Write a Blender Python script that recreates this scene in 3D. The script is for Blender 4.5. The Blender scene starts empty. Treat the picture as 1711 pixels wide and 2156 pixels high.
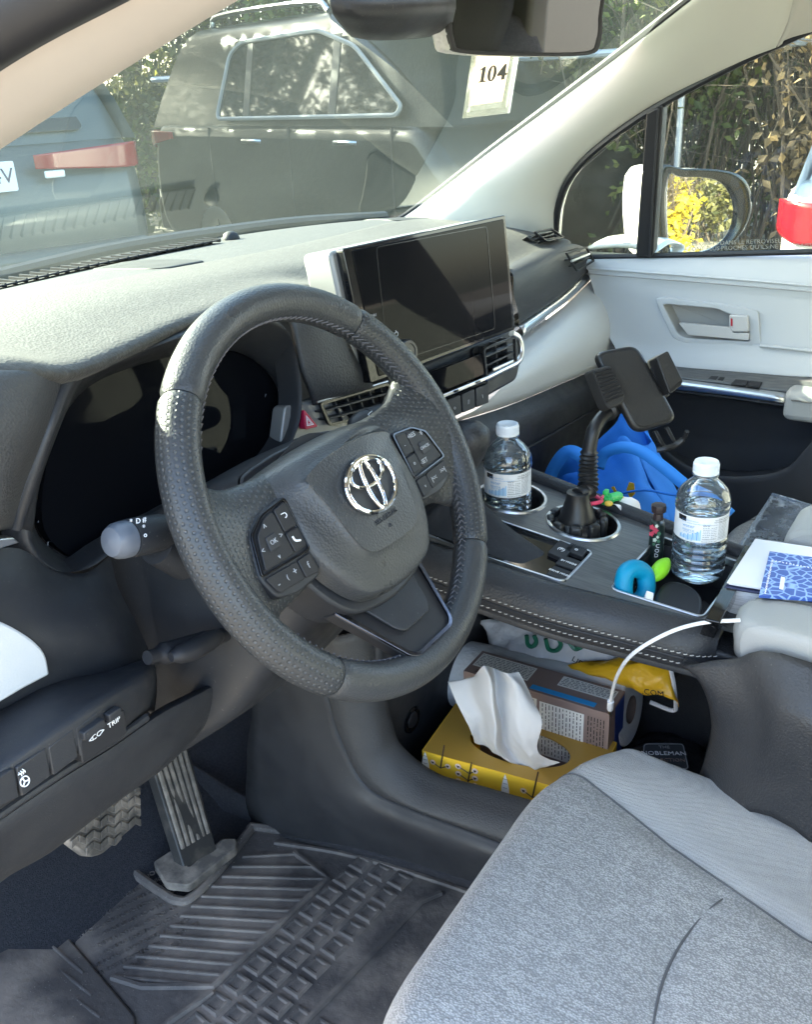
import bpy, bmesh, math, random
from mathutils.bvhtree import BVHTree
from mathutils import noise as nz_
from mathutils import Vector as V, Matrix as M
random.seed(7)
sc = bpy.context.scene
col = sc.collection
# ------------------------------------------------------------------ camera
# metres; origin at the steering wheel's centre, x to the passenger side, y to the bonnet, z up
F, CX, CY = 2004.8, 855.5, 1078.0
POS = V((-.6146, -.4568, .3168))
_y, _p, _r = math.radians(57.2916), math.radians(24.287), math.radians(-2.797)
FW = V((math.sin(_y)*math.cos(_p), math.cos(_y)*math.cos(_p), -math.sin(_p)))
_r0 = V((math.cos(_y), -math.sin(_y), 0)); _u0 = _r0.cross(FW)
RT = math.cos(_r)*_r0 + math.sin(_r)*_u0
UP = -math.sin(_r)*_r0 + math.cos(_r)*_u0
cd = bpy.data.cameras.new('camera'); cam = bpy.data.objects.new('camera', cd); col.objects.link(cam)
cam.matrix_world = M((( RT.x, UP.x, -FW.x, POS.x), (RT.y, UP.y, -FW.y, POS.y), (RT.z, UP.z, -FW.z, POS.z), (0, 0, 0, 1)))
cd.sensor_fit = 'VERTICAL'; cd.sensor_height = 36; cd.lens = 36*F/2156
cd.clip_start = .02; cd.clip_end = 400
sc.camera = cam
# ------------------------------------------------------------------ light
SUN_AZ, SUN_EL = -5, 28          # degrees from straight ahead (left negative), elevation
w = bpy.data.worlds.new('World'); sc.world = w; w.use_nodes = True
nt = w.node_tree; bg = nt.nodes['Background']; sky = nt.nodes.new('ShaderNodeTexSky')
sky.sky_type = 'NISHITA'; sky.sun_disc = False; sky.sun_elevation = math.radians(SUN_EL)
sky.sun_rotation = math.radians(SUN_AZ); sky.air_density = 1.0; sky.dust_density = 2.2; sky.ozone_density = .5
nt.links.new(sky.outputs[0], bg.inputs[0]); bg.inputs[1].default_value = .15
sd = V((math.sin(math.radians(SUN_AZ))*math.cos(math.radians(SUN_EL)), math.cos(math.radians(SUN_AZ))*math.cos(math.radians(SUN_EL)), math.sin(math.radians(SUN_EL))))
sl = bpy.data.lights.new('sun', 'SUN'); sl.energy = 5.0; sl.angle = math.radians(.5); sl.color = (1, .90, .72)
so = bpy.data.objects.new('sun', sl); col.objects.link(so); so.rotation_euler = sd.to_track_quat('Z', 'Y').to_euler()
so.location = sd*30
sc.view_settings.view_transform = 'Standard'; sc.view_settings.look = 'None'
sc.view_settings.exposure = 3.5; sc.view_settings.gamma = 1; sc.view_settings.use_curve_mapping = False
sc.render.engine = 'CYCLES'
sc.cycles.use_denoising = True
sc.cycles.max_bounces = 10; sc.cycles.transparent_max_bounces = 24; sc.cycles.transmission_bounces = 10
sc.cycles.diffuse_bounces = 5; sc.cycles.glossy_bounces = 5
sc.cycles.sample_clamp_indirect = 6

# ------------------------------------------------------------------ pixel-of-the-photograph to point on a plane of the place
def ray(x, y): return FW + RT*((x-CX)/F) - UP*((y-CY)/F)
def X(x, y, v): d = ray(x, y); return POS + d*((v-POS.x)/d.x)
def Y(x, y, v): d = ray(x, y); return POS + d*((v-POS.y)/d.y)
def Z(x, y, v): d = ray(x, y); return POS + d*((v-POS.z)/d.z)
def PL(x, y, p0, n): d = ray(x, y); return POS + d*((p0-POS).dot(n)/d.dot(n))
_a = math.radians(6.93); CN = V((0, -math.sin(_a), math.cos(_a))); C0 = V((.4185, -.0583, -.1996))
def K(x, y, o=0): return PL(x, y, C0+CN*o, CN)                # console top plane
_t, _s = math.radians(-9.1976), math.radians(8.9437)
SW = V((math.cos(_t), math.sin(_t), 0)); SU = V((-math.sin(_s)*math.sin(_t), math.sin(_s)*math.cos(_t), math.cos(_s))); SN = SW.cross(SU)
S0 = V((.2247, .1429, .1594))
def S(x, y, o=0): return PL(x, y, S0+SN*o, SN)                # plane of the centre screen
_w = math.radians(28.63); WX = V((1, 0, 0)); WY = V((0, math.sin(_w), math.cos(_w))); WZ = V((0, -math.cos(_w), math.sin(_w)))
def W(x, y, h=0):                                             # steering wheel's own frame
    p = PL(x, y, WZ*h, WZ); return V((p.x, p.dot(WY), h))

# ------------------------------------------------------------------ materials
MT = {}
def mat(name, c, rough=.5, metal=0, spec=.5, bump=None, mott=None, coat=0, trans=0, ior=1.45, sheen=0, emit=None, specks=0):
    """bump: list of (kind, scale, strength, distance); mott: (scale, colour2, lo, hi[, stretch])"""
    m = bpy.data.materials.new(name); m.use_nodes = True; n = m.node_tree.nodes; l = m.node_tree.links
    b = n['Principled BSDF']
    b.inputs['Base Color'].default_value = (*c, 1); b.inputs['Roughness'].default_value = rough
    b.inputs['Metallic'].default_value = metal; b.inputs['Specular IOR Level'].default_value = spec
    b.inputs['IOR'].default_value = ior; b.inputs['Transmission Weight'].default_value = trans
    b.inputs['Coat Weight'].default_value = coat; b.inputs['Coat Roughness'].default_value = .05
    b.inputs['Sheen Weight'].default_value = sheen
    if emit: b.inputs['Emission Color'].default_value = (*emit, 1); b.inputs['Emission Strength'].default_value = 1
    tc = n.new('ShaderNodeTexCoord')
    if mott:
        mp = n.new('ShaderNodeMapping'); l.new(tc.outputs['Object'], mp.inputs[0])
        if len(mott) > 4: mp.inputs['Scale'].default_value = mott[4]
        t = n.new('ShaderNodeTexNoise'); t.inputs['Scale'].default_value = mott[0]; t.inputs['Detail'].default_value = 6
        l.new(mp.outputs[0], t.inputs['Vector'])
        r = n.new('ShaderNodeMapRange'); r.inputs[1].default_value = mott[2]; r.inputs[2].default_value = mott[3]; l.new(t.outputs[0], r.inputs[0])
        x = n.new('ShaderNodeMix'); x.data_type = 'RGBA'; x.inputs[6].default_value = (*c, 1); x.inputs[7].default_value = (*mott[1], 1)
        l.new(r.outputs[0], x.inputs[0]); l.new(x.outputs[2], b.inputs['Base Color'])
    if specks:          # stray dust and lint
        t = n.new('ShaderNodeTexNoise'); t.inputs['Scale'].default_value = 420; t.inputs['Detail'].default_value = 1; l.new(tc.outputs['Object'], t.inputs['Vector'])
        t3 = n.new('ShaderNodeTexNoise'); t3.inputs['Scale'].default_value = 7; t3.inputs['Detail'].default_value = 4; l.new(tc.outputs['Object'], t3.inputs['Vector'])
        ad = n.new('ShaderNodeMath'); ad.operation = 'MULTIPLY_ADD'; l.new(t3.outputs[0], ad.inputs[0]); ad.inputs[1].default_value = .22; l.new(t.outputs[0], ad.inputs[2])
        r = n.new('ShaderNodeMapRange'); r.inputs[1].default_value = .83; r.inputs[2].default_value = .90; r.inputs[4].default_value = specks; l.new(ad.outputs[0], r.inputs[0])
        x = n.new('ShaderNodeMix'); x.data_type = 'RGBA'; x.inputs[7].default_value = (.30, .28, .25, 1); l.new(r.outputs[0], x.inputs[0])
        if b.inputs['Base Color'].is_linked: l.new(b.inputs['Base Color'].links[0].from_socket, x.inputs[6])
        else: x.inputs[6].default_value = (*c, 1)
        l.new(x.outputs[2], b.inputs['Base Color'])
        t4 = n.new('ShaderNodeTexNoise'); t4.inputs['Scale'].default_value = 26; t4.inputs['Detail'].default_value = 5; l.new(tc.outputs['Object'], t4.inputs['Vector'])
        r4 = n.new('ShaderNodeMapRange'); r4.inputs[1].default_value = .3; r4.inputs[2].default_value = .7; r4.inputs[3].default_value = rough-.10; r4.inputs[4].default_value = min(1, rough+.14); l.new(t4.outputs[0], r4.inputs[0]); l.new(r4.outputs[0], b.inputs['Roughness'])
    prev = None
    for k in bump or []:
        kind, s, st, di = k[:4]
        if kind == 'noise':
            t = n.new('ShaderNodeTexNoise'); t.inputs['Scale'].default_value = s; t.inputs['Detail'].default_value = 3; o = t.outputs[0]
        elif kind == 'voro':
            t = n.new('ShaderNodeTexVoronoi'); t.inputs['Scale'].default_value = s; o = t.outputs['Distance']
        elif kind == 'wave':
            t = n.new('ShaderNodeTexWave'); t.inputs['Scale'].default_value = s; t.inputs['Distortion'].default_value = 1.5; t.bands_direction = k[4]; o = t.outputs['Fac']
        l.new(tc.outputs['Object'], t.inputs['Vector'])
        bp = n.new('ShaderNodeBump'); bp.inputs['Strength'].default_value = st; bp.inputs['Distance'].default_value = di
        l.new(o, bp.inputs['Height'])
        if prev: l.new(prev.outputs[0], bp.inputs['Normal'])
        prev = bp
    if prev: l.new(prev.outputs[0], b.inputs['Normal'])
    MT[name] = m; return m
GR = [('voro', 420, .35, .0012), ('noise', 1100, .25, .0006)]
mat('dark_plastic', (.017, .018, .021), .5, bump=[('noise', 1200, .3, .0007)], mott=(9, (.024, .025, .028), .35, .7), specks=.15)
mat('soft_dash', (.036, .037, .039), .55, bump=GR, mott=(14, (.045, .045, .046), .4, .7), spec=.45)
mat('dusty_dash', (.034, .031, .026), .60, bump=[('voro', 380, .38, .0012), ('noise', 1000, .35, .0007)], mott=(150, (.062, .060, .052), .45, .75), spec=.5, sheen=.06)
mat('dark_leather', (.019, .020, .023), .46, bump=GR, mott=(12, (.026, .026, .028), .35, .7), specks=.15)
mat('cover_leather', (.036, .038, .040), .36, bump=[('voro', 480, .35, .001), ('noise', 1300, .2, .0005)], specks=.12)
mat('light_trim', (.46, .47, .47), .55, bump=[('voro', 520, .18, .0008)])
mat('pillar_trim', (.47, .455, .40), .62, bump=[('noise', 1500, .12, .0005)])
mat('roof_cloth', (.40, .38, .34), .9, bump=[('noise', 900, .15, .0006)])
mat('gloss_black', (.006, .006, .007), .06)
mat('screen_glass', (.004, .0045, .006), .03, spec=.09)
mat('matt_black', (.012, .012, .014), .6)
mat('rubber_seal', (.012, .012, .014), .5)
mat('satin_silver', (.55, .56, .58), .28, 1)
mat('silver_paint', (.24, .24, .235), .45, .4)
mat('chrome', (.85, .85, .86), .06, 1)
mat('white_print', (.75, .76, .78), .5)
mat('dim_print', (.30, .31, .33), .5)
mat('black_print', (.012, .012, .012), .6)
mat('carpet', (.014, .015, .020), .95, bump=[('noise', 700, .8, .003)], mott=(300, (.028, .028, .034), .4, .7))
mat('cream_shell', (.5, .48, .43), .6)

LOCAL = set()      # things whose parts are modelled in the thing's own frame
# ------------------------------------------------------------------ geometry helpers
def cr(p0, p1, p2, p3, t):
    return .5*((2*p1) + (p2-p0)*t + (2*p0-5*p1+4*p2-p3)*t*t + (3*p1-p0-3*p2+p3)*t**3)
def spline(pts, n=6, closed=False):
    pts = [V(p) for p in pts]; N = len(pts); out = []
    rng = N if closed else N-1
    for i in range(rng):
        if closed: a, b, c, d = pts[i-1], pts[i], pts[(i+1) % N], pts[(i+2) % N]
        else: a, b, c, d = pts[max(i-1, 0)], pts[i], pts[i+1], pts[min(i+2, N-1)]
        if not closed and i == 0: a = b*2-c
        if not closed and i == N-2: d = c*2-b
        for k in range(n): out.append(cr(a, b, c, d, k/n))
    if not closed: out.append(pts[-1])
    return out
def rounded(pts, r, n=4):
    """polygon corners rounded by r (2D or 3D points); r may be a list"""
    pts = [V(p) for p in pts]; out = []; N = len(pts)
    for i in range(N):
        ri = r[i] if isinstance(r, (list, tuple)) else r
        a, b, c = pts[i-1], pts[i], pts[(i+1) % N]
        u, v = (a-b), (c-b); lu, lv = u.length, v.length
        k = min(ri, lu*.48, lv*.48)
        if k <= 0: out.append(b); continue
        p, q = b+u*(k/lu), b+v*(k/lv)
        for j in range(n+1):
            t = j/n; out.append(p*(1-t)**2 + b*2*t*(1-t) + q*t*t)
    return out
def link(name, me, m=None, parent=None):
    o = bpy.data.objects.new(name, me); col.objects.link(o)
    if m: me.materials.append(MT[m] if isinstance(m, str) else m)
    if parent:
        o.parent = parent
        r_ = parent
        while r_.parent: r_ = r_.parent
        if r_.name not in LOCAL: o.matrix_parent_inverse = wm(parent).inverted()
    return o
def wm(o):
    m = o.matrix_basis.copy()
    if o.parent: m = wm(o.parent) @ o.matrix_parent_inverse @ m
    return m
def mesh(name, verts, faces, m=None, parent=None, smooth=True, bev=0, sub=0, sol=0, ang=40, seg=2):
    me = bpy.data.meshes.new(name); me.from_pydata([tuple(v) for v in verts], [], faces); me.update()
    o = link(name, me, m, parent)
    if smooth:
        me.polygons.foreach_set('use_smooth', [True]*len(me.polygons)); me.set_sharp_from_angle(angle=math.radians(ang))
    if sol:
        s = o.modifiers.new('solid', 'SOLIDIFY'); s.thickness = sol; s.offset = -1
    if bev:
        b = o.modifiers.new('bevel', 'BEVEL'); b.width = bev; b.segments = seg; b.limit_method = 'ANGLE'; b.angle_limit = math.radians(35); b.harden_normals = False
    if sub:
        s = o.modifiers.new('sub', 'SUBSURF'); s.levels = sub; s.render_levels = sub
    return o
def fixn(o):
    bm = bmesh.new(); bm.from_mesh(o.data); bmesh.ops.recalc_face_normals(bm, faces=bm.faces); bm.to_mesh(o.data); bm.free(); return o
def prism_vf(poly, ext):
    n = len(poly); ext = V(ext); v = [V(p) for p in poly] + [V(p)+ext for p in poly]
    f = [list(range(n))[::-1], list(range(n, 2*n))] + [[i, (i+1) % n, n+(i+1) % n, n+i] for i in range(n)]
    return v, f
def prism(name, poly, ext, m, parent=None, bev=0, smooth=True, seg=2, ang=35):
    v, f = prism_vf(poly, ext)
    return fixn(mesh(name, v, f, m, parent, smooth, bev, seg=seg, ang=ang))
def box_vf(c, s, R=None):
    c = V(c); R = R or M.Identity(3); s = V(s)/2
    v = [c + R @ V((x*s.x, y*s.y, z*s.z)) for x in (-1, 1) for y in (-1, 1) for z in (-1, 1)]
    return v, [[0, 1, 3, 2], [4, 6, 7, 5], [0, 4, 5, 1], [2, 3, 7, 6], [0, 2, 6, 4], [1, 5, 7, 3]]
def box(name, c, s, m, parent=None, R=None, bev=.002, seg=2):
    v, f = box_vf(c, s, R); return mesh(name, v, f, m, parent, True, bev, seg=seg)
def basis(x, y, z): return M(((x.x, y.x, z.x), (x.y, y.y, z.y), (x.z, y.z, z.z)))
def surf(name, rows, m, parent=None, n=4, sol=0, closed=False, bev=0):
    """smooth sheet through rows of points"""
    R = [spline(r, n, closed) for r in rows]
    C = [spline([r[i] for r in R], n) for i in range(len(R[0]))]
    nu, nv = len(C), len(C[0]); v = [p for c in C for p in c]; f = []
    for i in range(nu if closed else nu-1):
        for j in range(nv-1):
            a, b = i*nv+j, ((i+1) % nu)*nv+j; f.append([a, b, b+1, a+1])
    return mesh(name, v, f, m, parent, True, bev, 0, sol, ang=60)
def tube_vf(path, r, segs=10, cap=True):
    path = [V(p) for p in path]; n = len(path); v = []; f = []
    t = (path[1]-path[0]).normalized(); up = V((0, 0, 1)) if abs(t.z) < .9 else V((1, 0, 0)); a = t.cross(up).normalized()
    for i, p in enumerate(path):
        t = (path[min(i+1, n-1)]-path[max(i-1, 0)]).normalized(); a = (a - t*a.dot(t)).normalized(); b = t.cross(a)
        ri = r[i] if isinstance(r, (list, tuple)) else r
        for k in range(segs):
            th = 2*math.pi*k/segs; v.append(p + (a*math.cos(th)+b*math.sin(th))*ri)
    for i in range(n-1):
        for k in range(segs):
            f.append([i*segs+k, i*segs+(k+1) % segs, (i+1)*segs+(k+1) % segs, (i+1)*segs+k])
    if cap: f += [list(range(segs))[::-1], list(range((n-1)*segs, n*segs))]
    return v, f
def tube(name, path, r, m, parent=None, segs=10): return mesh(name, *tube_vf(path, r, segs), m, parent)
def lathe_vf(prof, o=(0, 0, 0), R=None, segs=32, cap=True):
    R = R or M.Identity(3); o = V(o); v = []; f = []
    for r, z in prof:
        for k in range(segs):
            th = 2*math.pi*k/segs; v.append(o + R @ V((r*math.cos(th), r*math.sin(th), z)))
    for i in range(len(prof)-1):
        for k in range(segs): f.append([i*segs+k, i*segs+(k+1) % segs, (i+1)*segs+(k+1) % segs, (i+1)*segs+k])
    if cap: f += [list(range(segs))[::-1], list(range((len(prof)-1)*segs, len(prof)*segs))]
    return v, f
def lathe(name, prof, o, m, parent=None, R=None, segs=32, cap=True, ang=40): return mesh(name, *lathe_vf(prof, o, R, segs, cap), m, parent, ang=ang)
def join(parts):
    v, f = [], []
    for a, b in parts:
        k = len(v); v += list(a); f += [[i+k for i in q] for q in b]
    return v, f
def text(name, s, p, x, y, size, m, parent=None, ext=.0002, align='CENTER', bold=0, kx=1):
    """flat lettering at p, x along the line, y up the letters; built as a mesh"""
    c = bpy.data.curves.new('t', 'FONT'); c.body = s; c.size = size; c.align_x = align; c.align_y = 'CENTER'; c.extrude = ext; c.resolution_u = 2; c.offset = bold
    c.space_line = 1.0
    o = bpy.data.objects.new('t', c); col.objects.link(o); bpy.context.view_layer.update()
    me = bpy.data.meshes.new_from_object(o.evaluated_get(bpy.context.evaluated_depsgraph_get()))
    bpy.data.objects.remove(o); bpy.data.curves.remove(c); me.name = name; me.materials.clear()
    x = x.normalized(); y = (y-x*y.dot(x)).normalized(); z = x.cross(y)
    me.transform(M.Translation(p) @ basis(x*kx, y, z).to_4x4())
    return link(name, me, m, parent)
def thing(name, label, cat, loc=(0, 0, 0), group=None, rot=None, kind=None):
    o = bpy.data.objects.new(name, None); col.objects.link(o); o.empty_display_size = .05
    o.location = loc
    if rot: o.rotation_euler = rot
    return tag(o, label, cat, group, kind)
def tag(o, label=None, cat=None, group=None, kind=None):
    if label: o['label'] = label
    if cat: o['category'] = cat
    if group: o['group'] = group
    if kind: o['kind'] = kind
    return o
def stuff(o): o['kind'] = 'stuff'; return o
def ring(p, n, r, k=40, a=None):
    n = n.normalized(); a = (a or V((1, 0, 0))); a = (a-n*a.dot(n)).normalized(); b = n.cross(a)
    return [p + (a*math.cos(2*math.pi*i/k)+b*math.sin(2*math.pi*i/k))*r for i in range(k)]
def frame_vf(outer, inner, ext):
    """flat frame between two loops with the same count, extruded"""
    n = len(outer); e = V(ext); v = [V(p) for p in outer]+[V(p) for p in inner]+[V(p)+e for p in outer]+[V(p)+e for p in inner]; f = []
    for i in range(n):
        j = (i+1) % n
        f += [[i, j, n+j, n+i], [2*n+i, 3*n+i, 3*n+j, 2*n+j], [i, 2*n+i, 2*n+j, j], [n+i, n+j, 3*n+j, 3*n+i]]
    return v, f
def frame(name, outer, inner, ext, m, parent=None, bev=0): return fixn(mesh(name, *frame_vf(outer, inner, ext), m, parent, True, bev))
def inset(poly, d):
    """shrink a planar loop towards its inside by d"""
    poly = [V(p) for p in poly]; n = len(poly); c = sum(poly, V((0, 0, 0)))/n; nr = V((0, 0, 0))
    for i in range(n): nr += (poly[i]-c).cross(poly[(i+1) % n]-c)
    nr.normalize(); out = []
    for i in range(n):
        a, b, q = poly[i-1], poly[i], poly[(i+1) % n]
        e1 = (b-a).normalized() if (b-a).length > 1e-7 else V((0, 0, 0)); e2 = (q-b).normalized() if (q-b).length > 1e-7 else e1
        m1, m2 = nr.cross(e1), nr.cross(e2); s = m1+m2
        s = s/max(.35, s.length**2/2) if s.length > 1e-6 else m1
        out.append(b + s*d)
    return out
def inpoly(p, poly):
    c = False; n = len(poly)
    for i in range(n):
        (x1, y1), (x2, y2) = poly[i], poly[i-1]
        if (y1 > p[1]) != (y2 > p[1]) and p[0] < (x2-x1)*(p[1]-y1)/(y2-y1)+x1: c = not c
    return c
# ================================================================== GROUND AND CAR SHELL
GZ = -1.12
mat('bounce_ground', (.16, .148, .125), .9, bump=[('noise', 180, .5, .004)], mott=(40, (.23, .215, .18), .35, .65))  # ground colour raised and warmed for bounce light into the cabin
mat('asphalt_base', (.06, .06, .058), .9, mott=(3, (.085, .082, .075), .35, .65))
g = mesh('ground', [(-150, -150, GZ), (150, -150, GZ), (150, 150, GZ), (-150, 150, GZ)], [[0, 1, 2, 3]], 'bounce_ground'); g['kind'] = 'structure'

def glass_mat(name, tint, dust_glare, gloss=1.0, dust_glare_col=(.75, .78, .70), patchy=True, lo=.45, hi=.75, ns=7):  # diffuse layer: dust on the panes, painted glare on the clear film
    m = bpy.data.materials.new(name); m.use_nodes = True; n = m.node_tree.nodes; l = m.node_tree.links
    n.remove(n['Principled BSDF']); out = n['Material Output']
    tr = n.new('ShaderNodeBsdfTransparent'); tr.inputs[0].default_value = (*tint, 1)
    gl = n.new('ShaderNodeBsdfGlossy'); gl.inputs['Roughness'].default_value = .01
    fr = n.new('ShaderNodeFresnel'); fr.inputs[0].default_value = 1.5
    mu = n.new('ShaderNodeMath'); mu.operation = 'MULTIPLY'; mu.inputs[1].default_value = gloss; l.new(fr.outputs[0], mu.inputs[0])
    mx = n.new('ShaderNodeMixShader'); l.new(mu.outputs[0], mx.inputs[0]); l.new(tr.outputs[0], mx.inputs[1]); l.new(gl.outputs[0], mx.inputs[2])
    if dust_glare:
        df = n.new('ShaderNodeBsdfDiffuse'); df.inputs[0].default_value = (*dust_glare_col, 1); tl = n.new('ShaderNodeBsdfTranslucent'); tl.inputs[0].default_value = (*dust_glare_col, 1)
        ad = n.new('ShaderNodeMixShader'); ad.inputs[0].default_value = .6; l.new(df.outputs[0], ad.inputs[1]); l.new(tl.outputs[0], ad.inputs[2])
        tc = n.new('ShaderNodeTexCoord'); t = n.new('ShaderNodeTexNoise'); t.inputs['Scale'].default_value = ns; t.inputs['Detail'].default_value = 8; t.inputs['Roughness'].default_value = .7
        l.new(tc.outputs['Object'], t.inputs['Vector'])
        r = n.new('ShaderNodeMapRange'); r.inputs[1].default_value = lo; r.inputs[2].default_value = hi; r.inputs[3].default_value = dust_glare*.6; r.inputs[4].default_value = dust_glare*1.4; l.new(t.outputs[0], r.inputs[0])
        m2 = n.new('ShaderNodeMixShader'); l.new(r.outputs[0], m2.inputs[0]); l.new(mx.outputs[0], m2.inputs[1]); l.new(ad.outputs[0], m2.inputs[2]); mx = m2
    l.new(mx.outputs[0], out.inputs[0]); MT[name] = m; return m
glass_mat('windshield_glass', (.59, .70, .655), .012, .95, (.58, .78, .72), lo=.2, hi=.9, ns=4)
glass_mat('door_glass', (.78, .82, .76), .03, .8, (.8, .75, .6), ns=30, lo=.5, hi=.8)

glass_mat('privacy_glass', (.38, .40, .40), 0, 1.0)
car = thing('car_body', 'pale lined cabin shell of the car with windshield, pillars and roof around the seats', 'car interior', (.37, 0, -.74))
# windshield
WB = [(-.40, .57, .120), (0, .648, .096), (.37, .66, .092), (.60, .645, .088), (.82, .592, .086), (1.025, .535, .080)]
WT = [(-.24, -.05, .447), (.1, -.023, .443), (.37, -.02, .442), (.56, -.025, .440), (.74, -.03, .433), (.905, -.04, .424)]
WM = [tuple((V(a)*.5+V(b)*.5)+V((0, .002, .003))*k_) for a, b, k_ in zip(WB, WT, (0, .8, 1, .8, .4, 0))]
surf('windshield', [WB, WM, WT], 'windshield_glass', car, 6, sol=.0)

tube('windshield_seal', spline([WB[0], WM[0], WT[0]], 8), .006, 'rubber_seal', car, 8)
# passenger pillar trim
E1p = [(838, 474, .53), (872, 452, .51), (935, 404, .465), (1040, 322, .375), (1150, 240, .27), (1300, 128, .125), (1480, -10, -.035), (1640, -130, -.14)]
E2p = [(1168, 556, 1.115), (1170, 500, 1.11), (1178, 430, 1.10), (1204, 372, 1.085), (1262, 312, 1.07), (1375, 232, 1.05), (1540, 142, 1.02), (1635, 96, 1.0)]
E1 = [Y(*p) for p in E1p]; E2 = [X(*p) for p in E2p]
rows = [[a+V((.010, .016, .002)) for a in E1], E1]
for t, k in ((.22, .75), (.5, 1.0), (.78, .7)): rows.append([a.lerp(b, t)+V((-.030, -.030, .016))*k for a, b in zip(E1, E2)])
rows += [E2, [b+V((.045, .01, .0)) for b in E2]]
tube('windshield_seal', spline([p+V((.004, .012, .003)) for p in E1], 8), .006, 'rubber_seal', car, 8)
pil = surf('pillar_trim', rows, 'pillar_trim', car, 6, sol=.003)
# lower fillet of the pillar behind the dash end
# roof rail and lining, passenger side
R1 = [Y(1640, -130, -.14), V((.88, -.26, .465)), V((.88, -.7, .50)), V((.88, -2.5, .47))]
R2 = [X(1637, 96, 1.0), X(1716, 60, .99), V((.985, -.5, .41)), V((.985, -2.5, .40))]
rr = [[a+V((0, 0, .02)) for a in R1], R1]
for t, k in ((.3, .8), (.6, 1), (.85, .6)): rr.append([a.lerp(b, t)+V((-.028, -.025, .014))*k for a, b in zip(R1, R2)])
rr += [R2, [b+V((.04, 0, 0)) for b in R2]]
surf('roof_rail_lining', rr, 'roof_cloth', car, 5, sol=.003)
surf('roof_lining', [[(-.14, -.07, .405), (.1, -.04, .437), (.37, -.03, .447), (.64, -.04, .44), (.9, -.05, .425)],
                     [(-.2, -.5, .50), (.1, -.5, .55), (.37, -.5, .56), (.64, -.5, .55), (.93, -.5, .50)],
                     [(-.22, -1.4, .52), (.1, -1.4, .58), (.37, -1.4, .59), (.64, -1.4, .58), (.95, -1.4, .52)],
                     [(-.22, -2.6, .48), (.1, -2.6, .53), (.37, -2.6, .54), (.64, -2.6, .53), (.95, -2.6, .48)]], 'roof_cloth', car, 3, sol=.02)
# airbag roundel on the pillar
def on_mesh(o, x, y, off=.0006):
    bv = BVHTree.FromPolygons([v.co[:] for v in o.data.vertices], [p.vertices[:] for p in o.data.polygons]); h = bv.ray_cast(POS, ray(x, y).normalized())
    n_ = h[1] if h[1].dot(POS-h[0]) > 0 else -h[1]; return h[0]+n_*off, n_
ap, an = on_mesh(pil, 1526, 40); au = (on_mesh(pil, 1545, 34)[0]-on_mesh(pil, 1507, 46)[0]).normalized(); av = an.cross(au)
mat('pillar_emboss', (.36, .345, .30), .6)
ab = mesh('airbag_mark', *tube_vf([ap+(au*math.cos(a)+av*math.sin(a))*.0145 for a in [2*math.pi*k/40 for k in range(41)]], .0008, 6, False), 'pillar_emboss', pil)
text('lettering', 'SRS', ap+av*.0042, au, av, .0075, 'pillar_emboss', pil, .0005); text('lettering', 'AIRBAG', ap-av*.0042, au, av, .0072, 'pillar_emboss', pil, .0005)
# driver pillar trim : windshield edge and door edge
D1 = [V(p) for p in ((-.34, .49, .08), (-.272, .335, .195), (-.196, .13, .296), (-.142, -.01, .366), (-.10, -.16, .43))]
D2 = [V(p) for p in ((-.44, .44, .08), (-.365, .23, .21), (-.287, .01, .324), (-.242, -.085, .366), (-.20, -.20, .41))]
rows = [[a+V((0, .03, .03)) for a in D1], D1]
for t, k in ((.25, .8), (.5, 1), (.75, .8)): rows.append([a.lerp(b, t)+V((.010, -.024, -.012))*k for a, b in zip(D1, D2)])
rows += [D2, [b+V((-.03, .02, .03)) for b in D2]]
mat('pillar_trim_pink_lit', (.42, .38, .35), .65, bump=[('noise', 1500, .12, .0005)])  # same trim as the passenger pillar, pinkish light put into its colour
surf('pillar_trim', rows, 'pillar_trim_pink_lit', car, 6, sol=.003)
tube('door_seal', spline([b+V((-.018, -.012, .012)) for b in D2]+[V((-.17, -.5, .50))], 8), .019, 'rubber_seal', car, 10)
surf('outer_frame', [[b+V((-.02, .004, .03)) for b in D2], [b+V((-.075, .01, .05)) for b in D2], [b+V((-.09, .06, .09)) for b in D2]], 'matt_black', car, 5, sol=.01)
# shell that the photograph does not show but that shades the cabin: centre pillars, rear sides, tail, floor
for sx in (-1, 1):
    cx = .37+sx*.72
    prism('centre_pillar', [(cx, -.72, -.7), (cx, -.9, -.7), (cx-sx*.12, -.86, .5), (cx-sx*.12, -.74, .5)], (sx*.05, 0, 0), 'pillar_trim', car, .01)
    prism('side_panel', [(cx, -.9, -.7), (cx, -2.6, -.7), (cx, -2.6, 0), (cx, -.9, 0)], (sx*.06, 0, 0), 'light_trim', car, .01)
    prism('rear_pillar', [(cx, -2.3, 0), (cx, -2.6, 0), (cx-sx*.12, -2.6, .5), (cx-sx*.12, -2.15, .5)], (sx*.05, 0, 0), 'pillar_trim', car, .01)
    prism('side_sill', [(cx, .62, -.78), (cx, -.8, -.78), (cx, -.8, -.66), (cx, .62, -.66)], (sx*.1, 0, 0), 'dark_plastic', car, .01)
    prism('rear_glass', [(cx, -.9, 0), (cx, -2.3, 0), (cx-sx*.12, -2.15, .5), (cx-sx*.12, -.86, .5)], (sx*.004, 0, 0), 'privacy_glass', car)
prism('rear_glass', [(-.35, -2.6, .05), (1.09, -2.6, .05), (.95, -2.55, .5), (-.21, -2.55, .5)], (0, -.004, 0), 'privacy_glass', car)
surf('rear_bench', [[(-.2, -1.55, -.38), (.37, -1.55, -.38), (.95, -1.55, -.38)], [(-.2, -1.98, -.42), (.37, -1.98, -.42), (.95, -1.98, -.42)], [(-.2, -2.1, .2), (.37, -2.1, .2), (.95, -2.1, .2)]], 'light_trim', car, 4, sol=.1)
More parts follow.
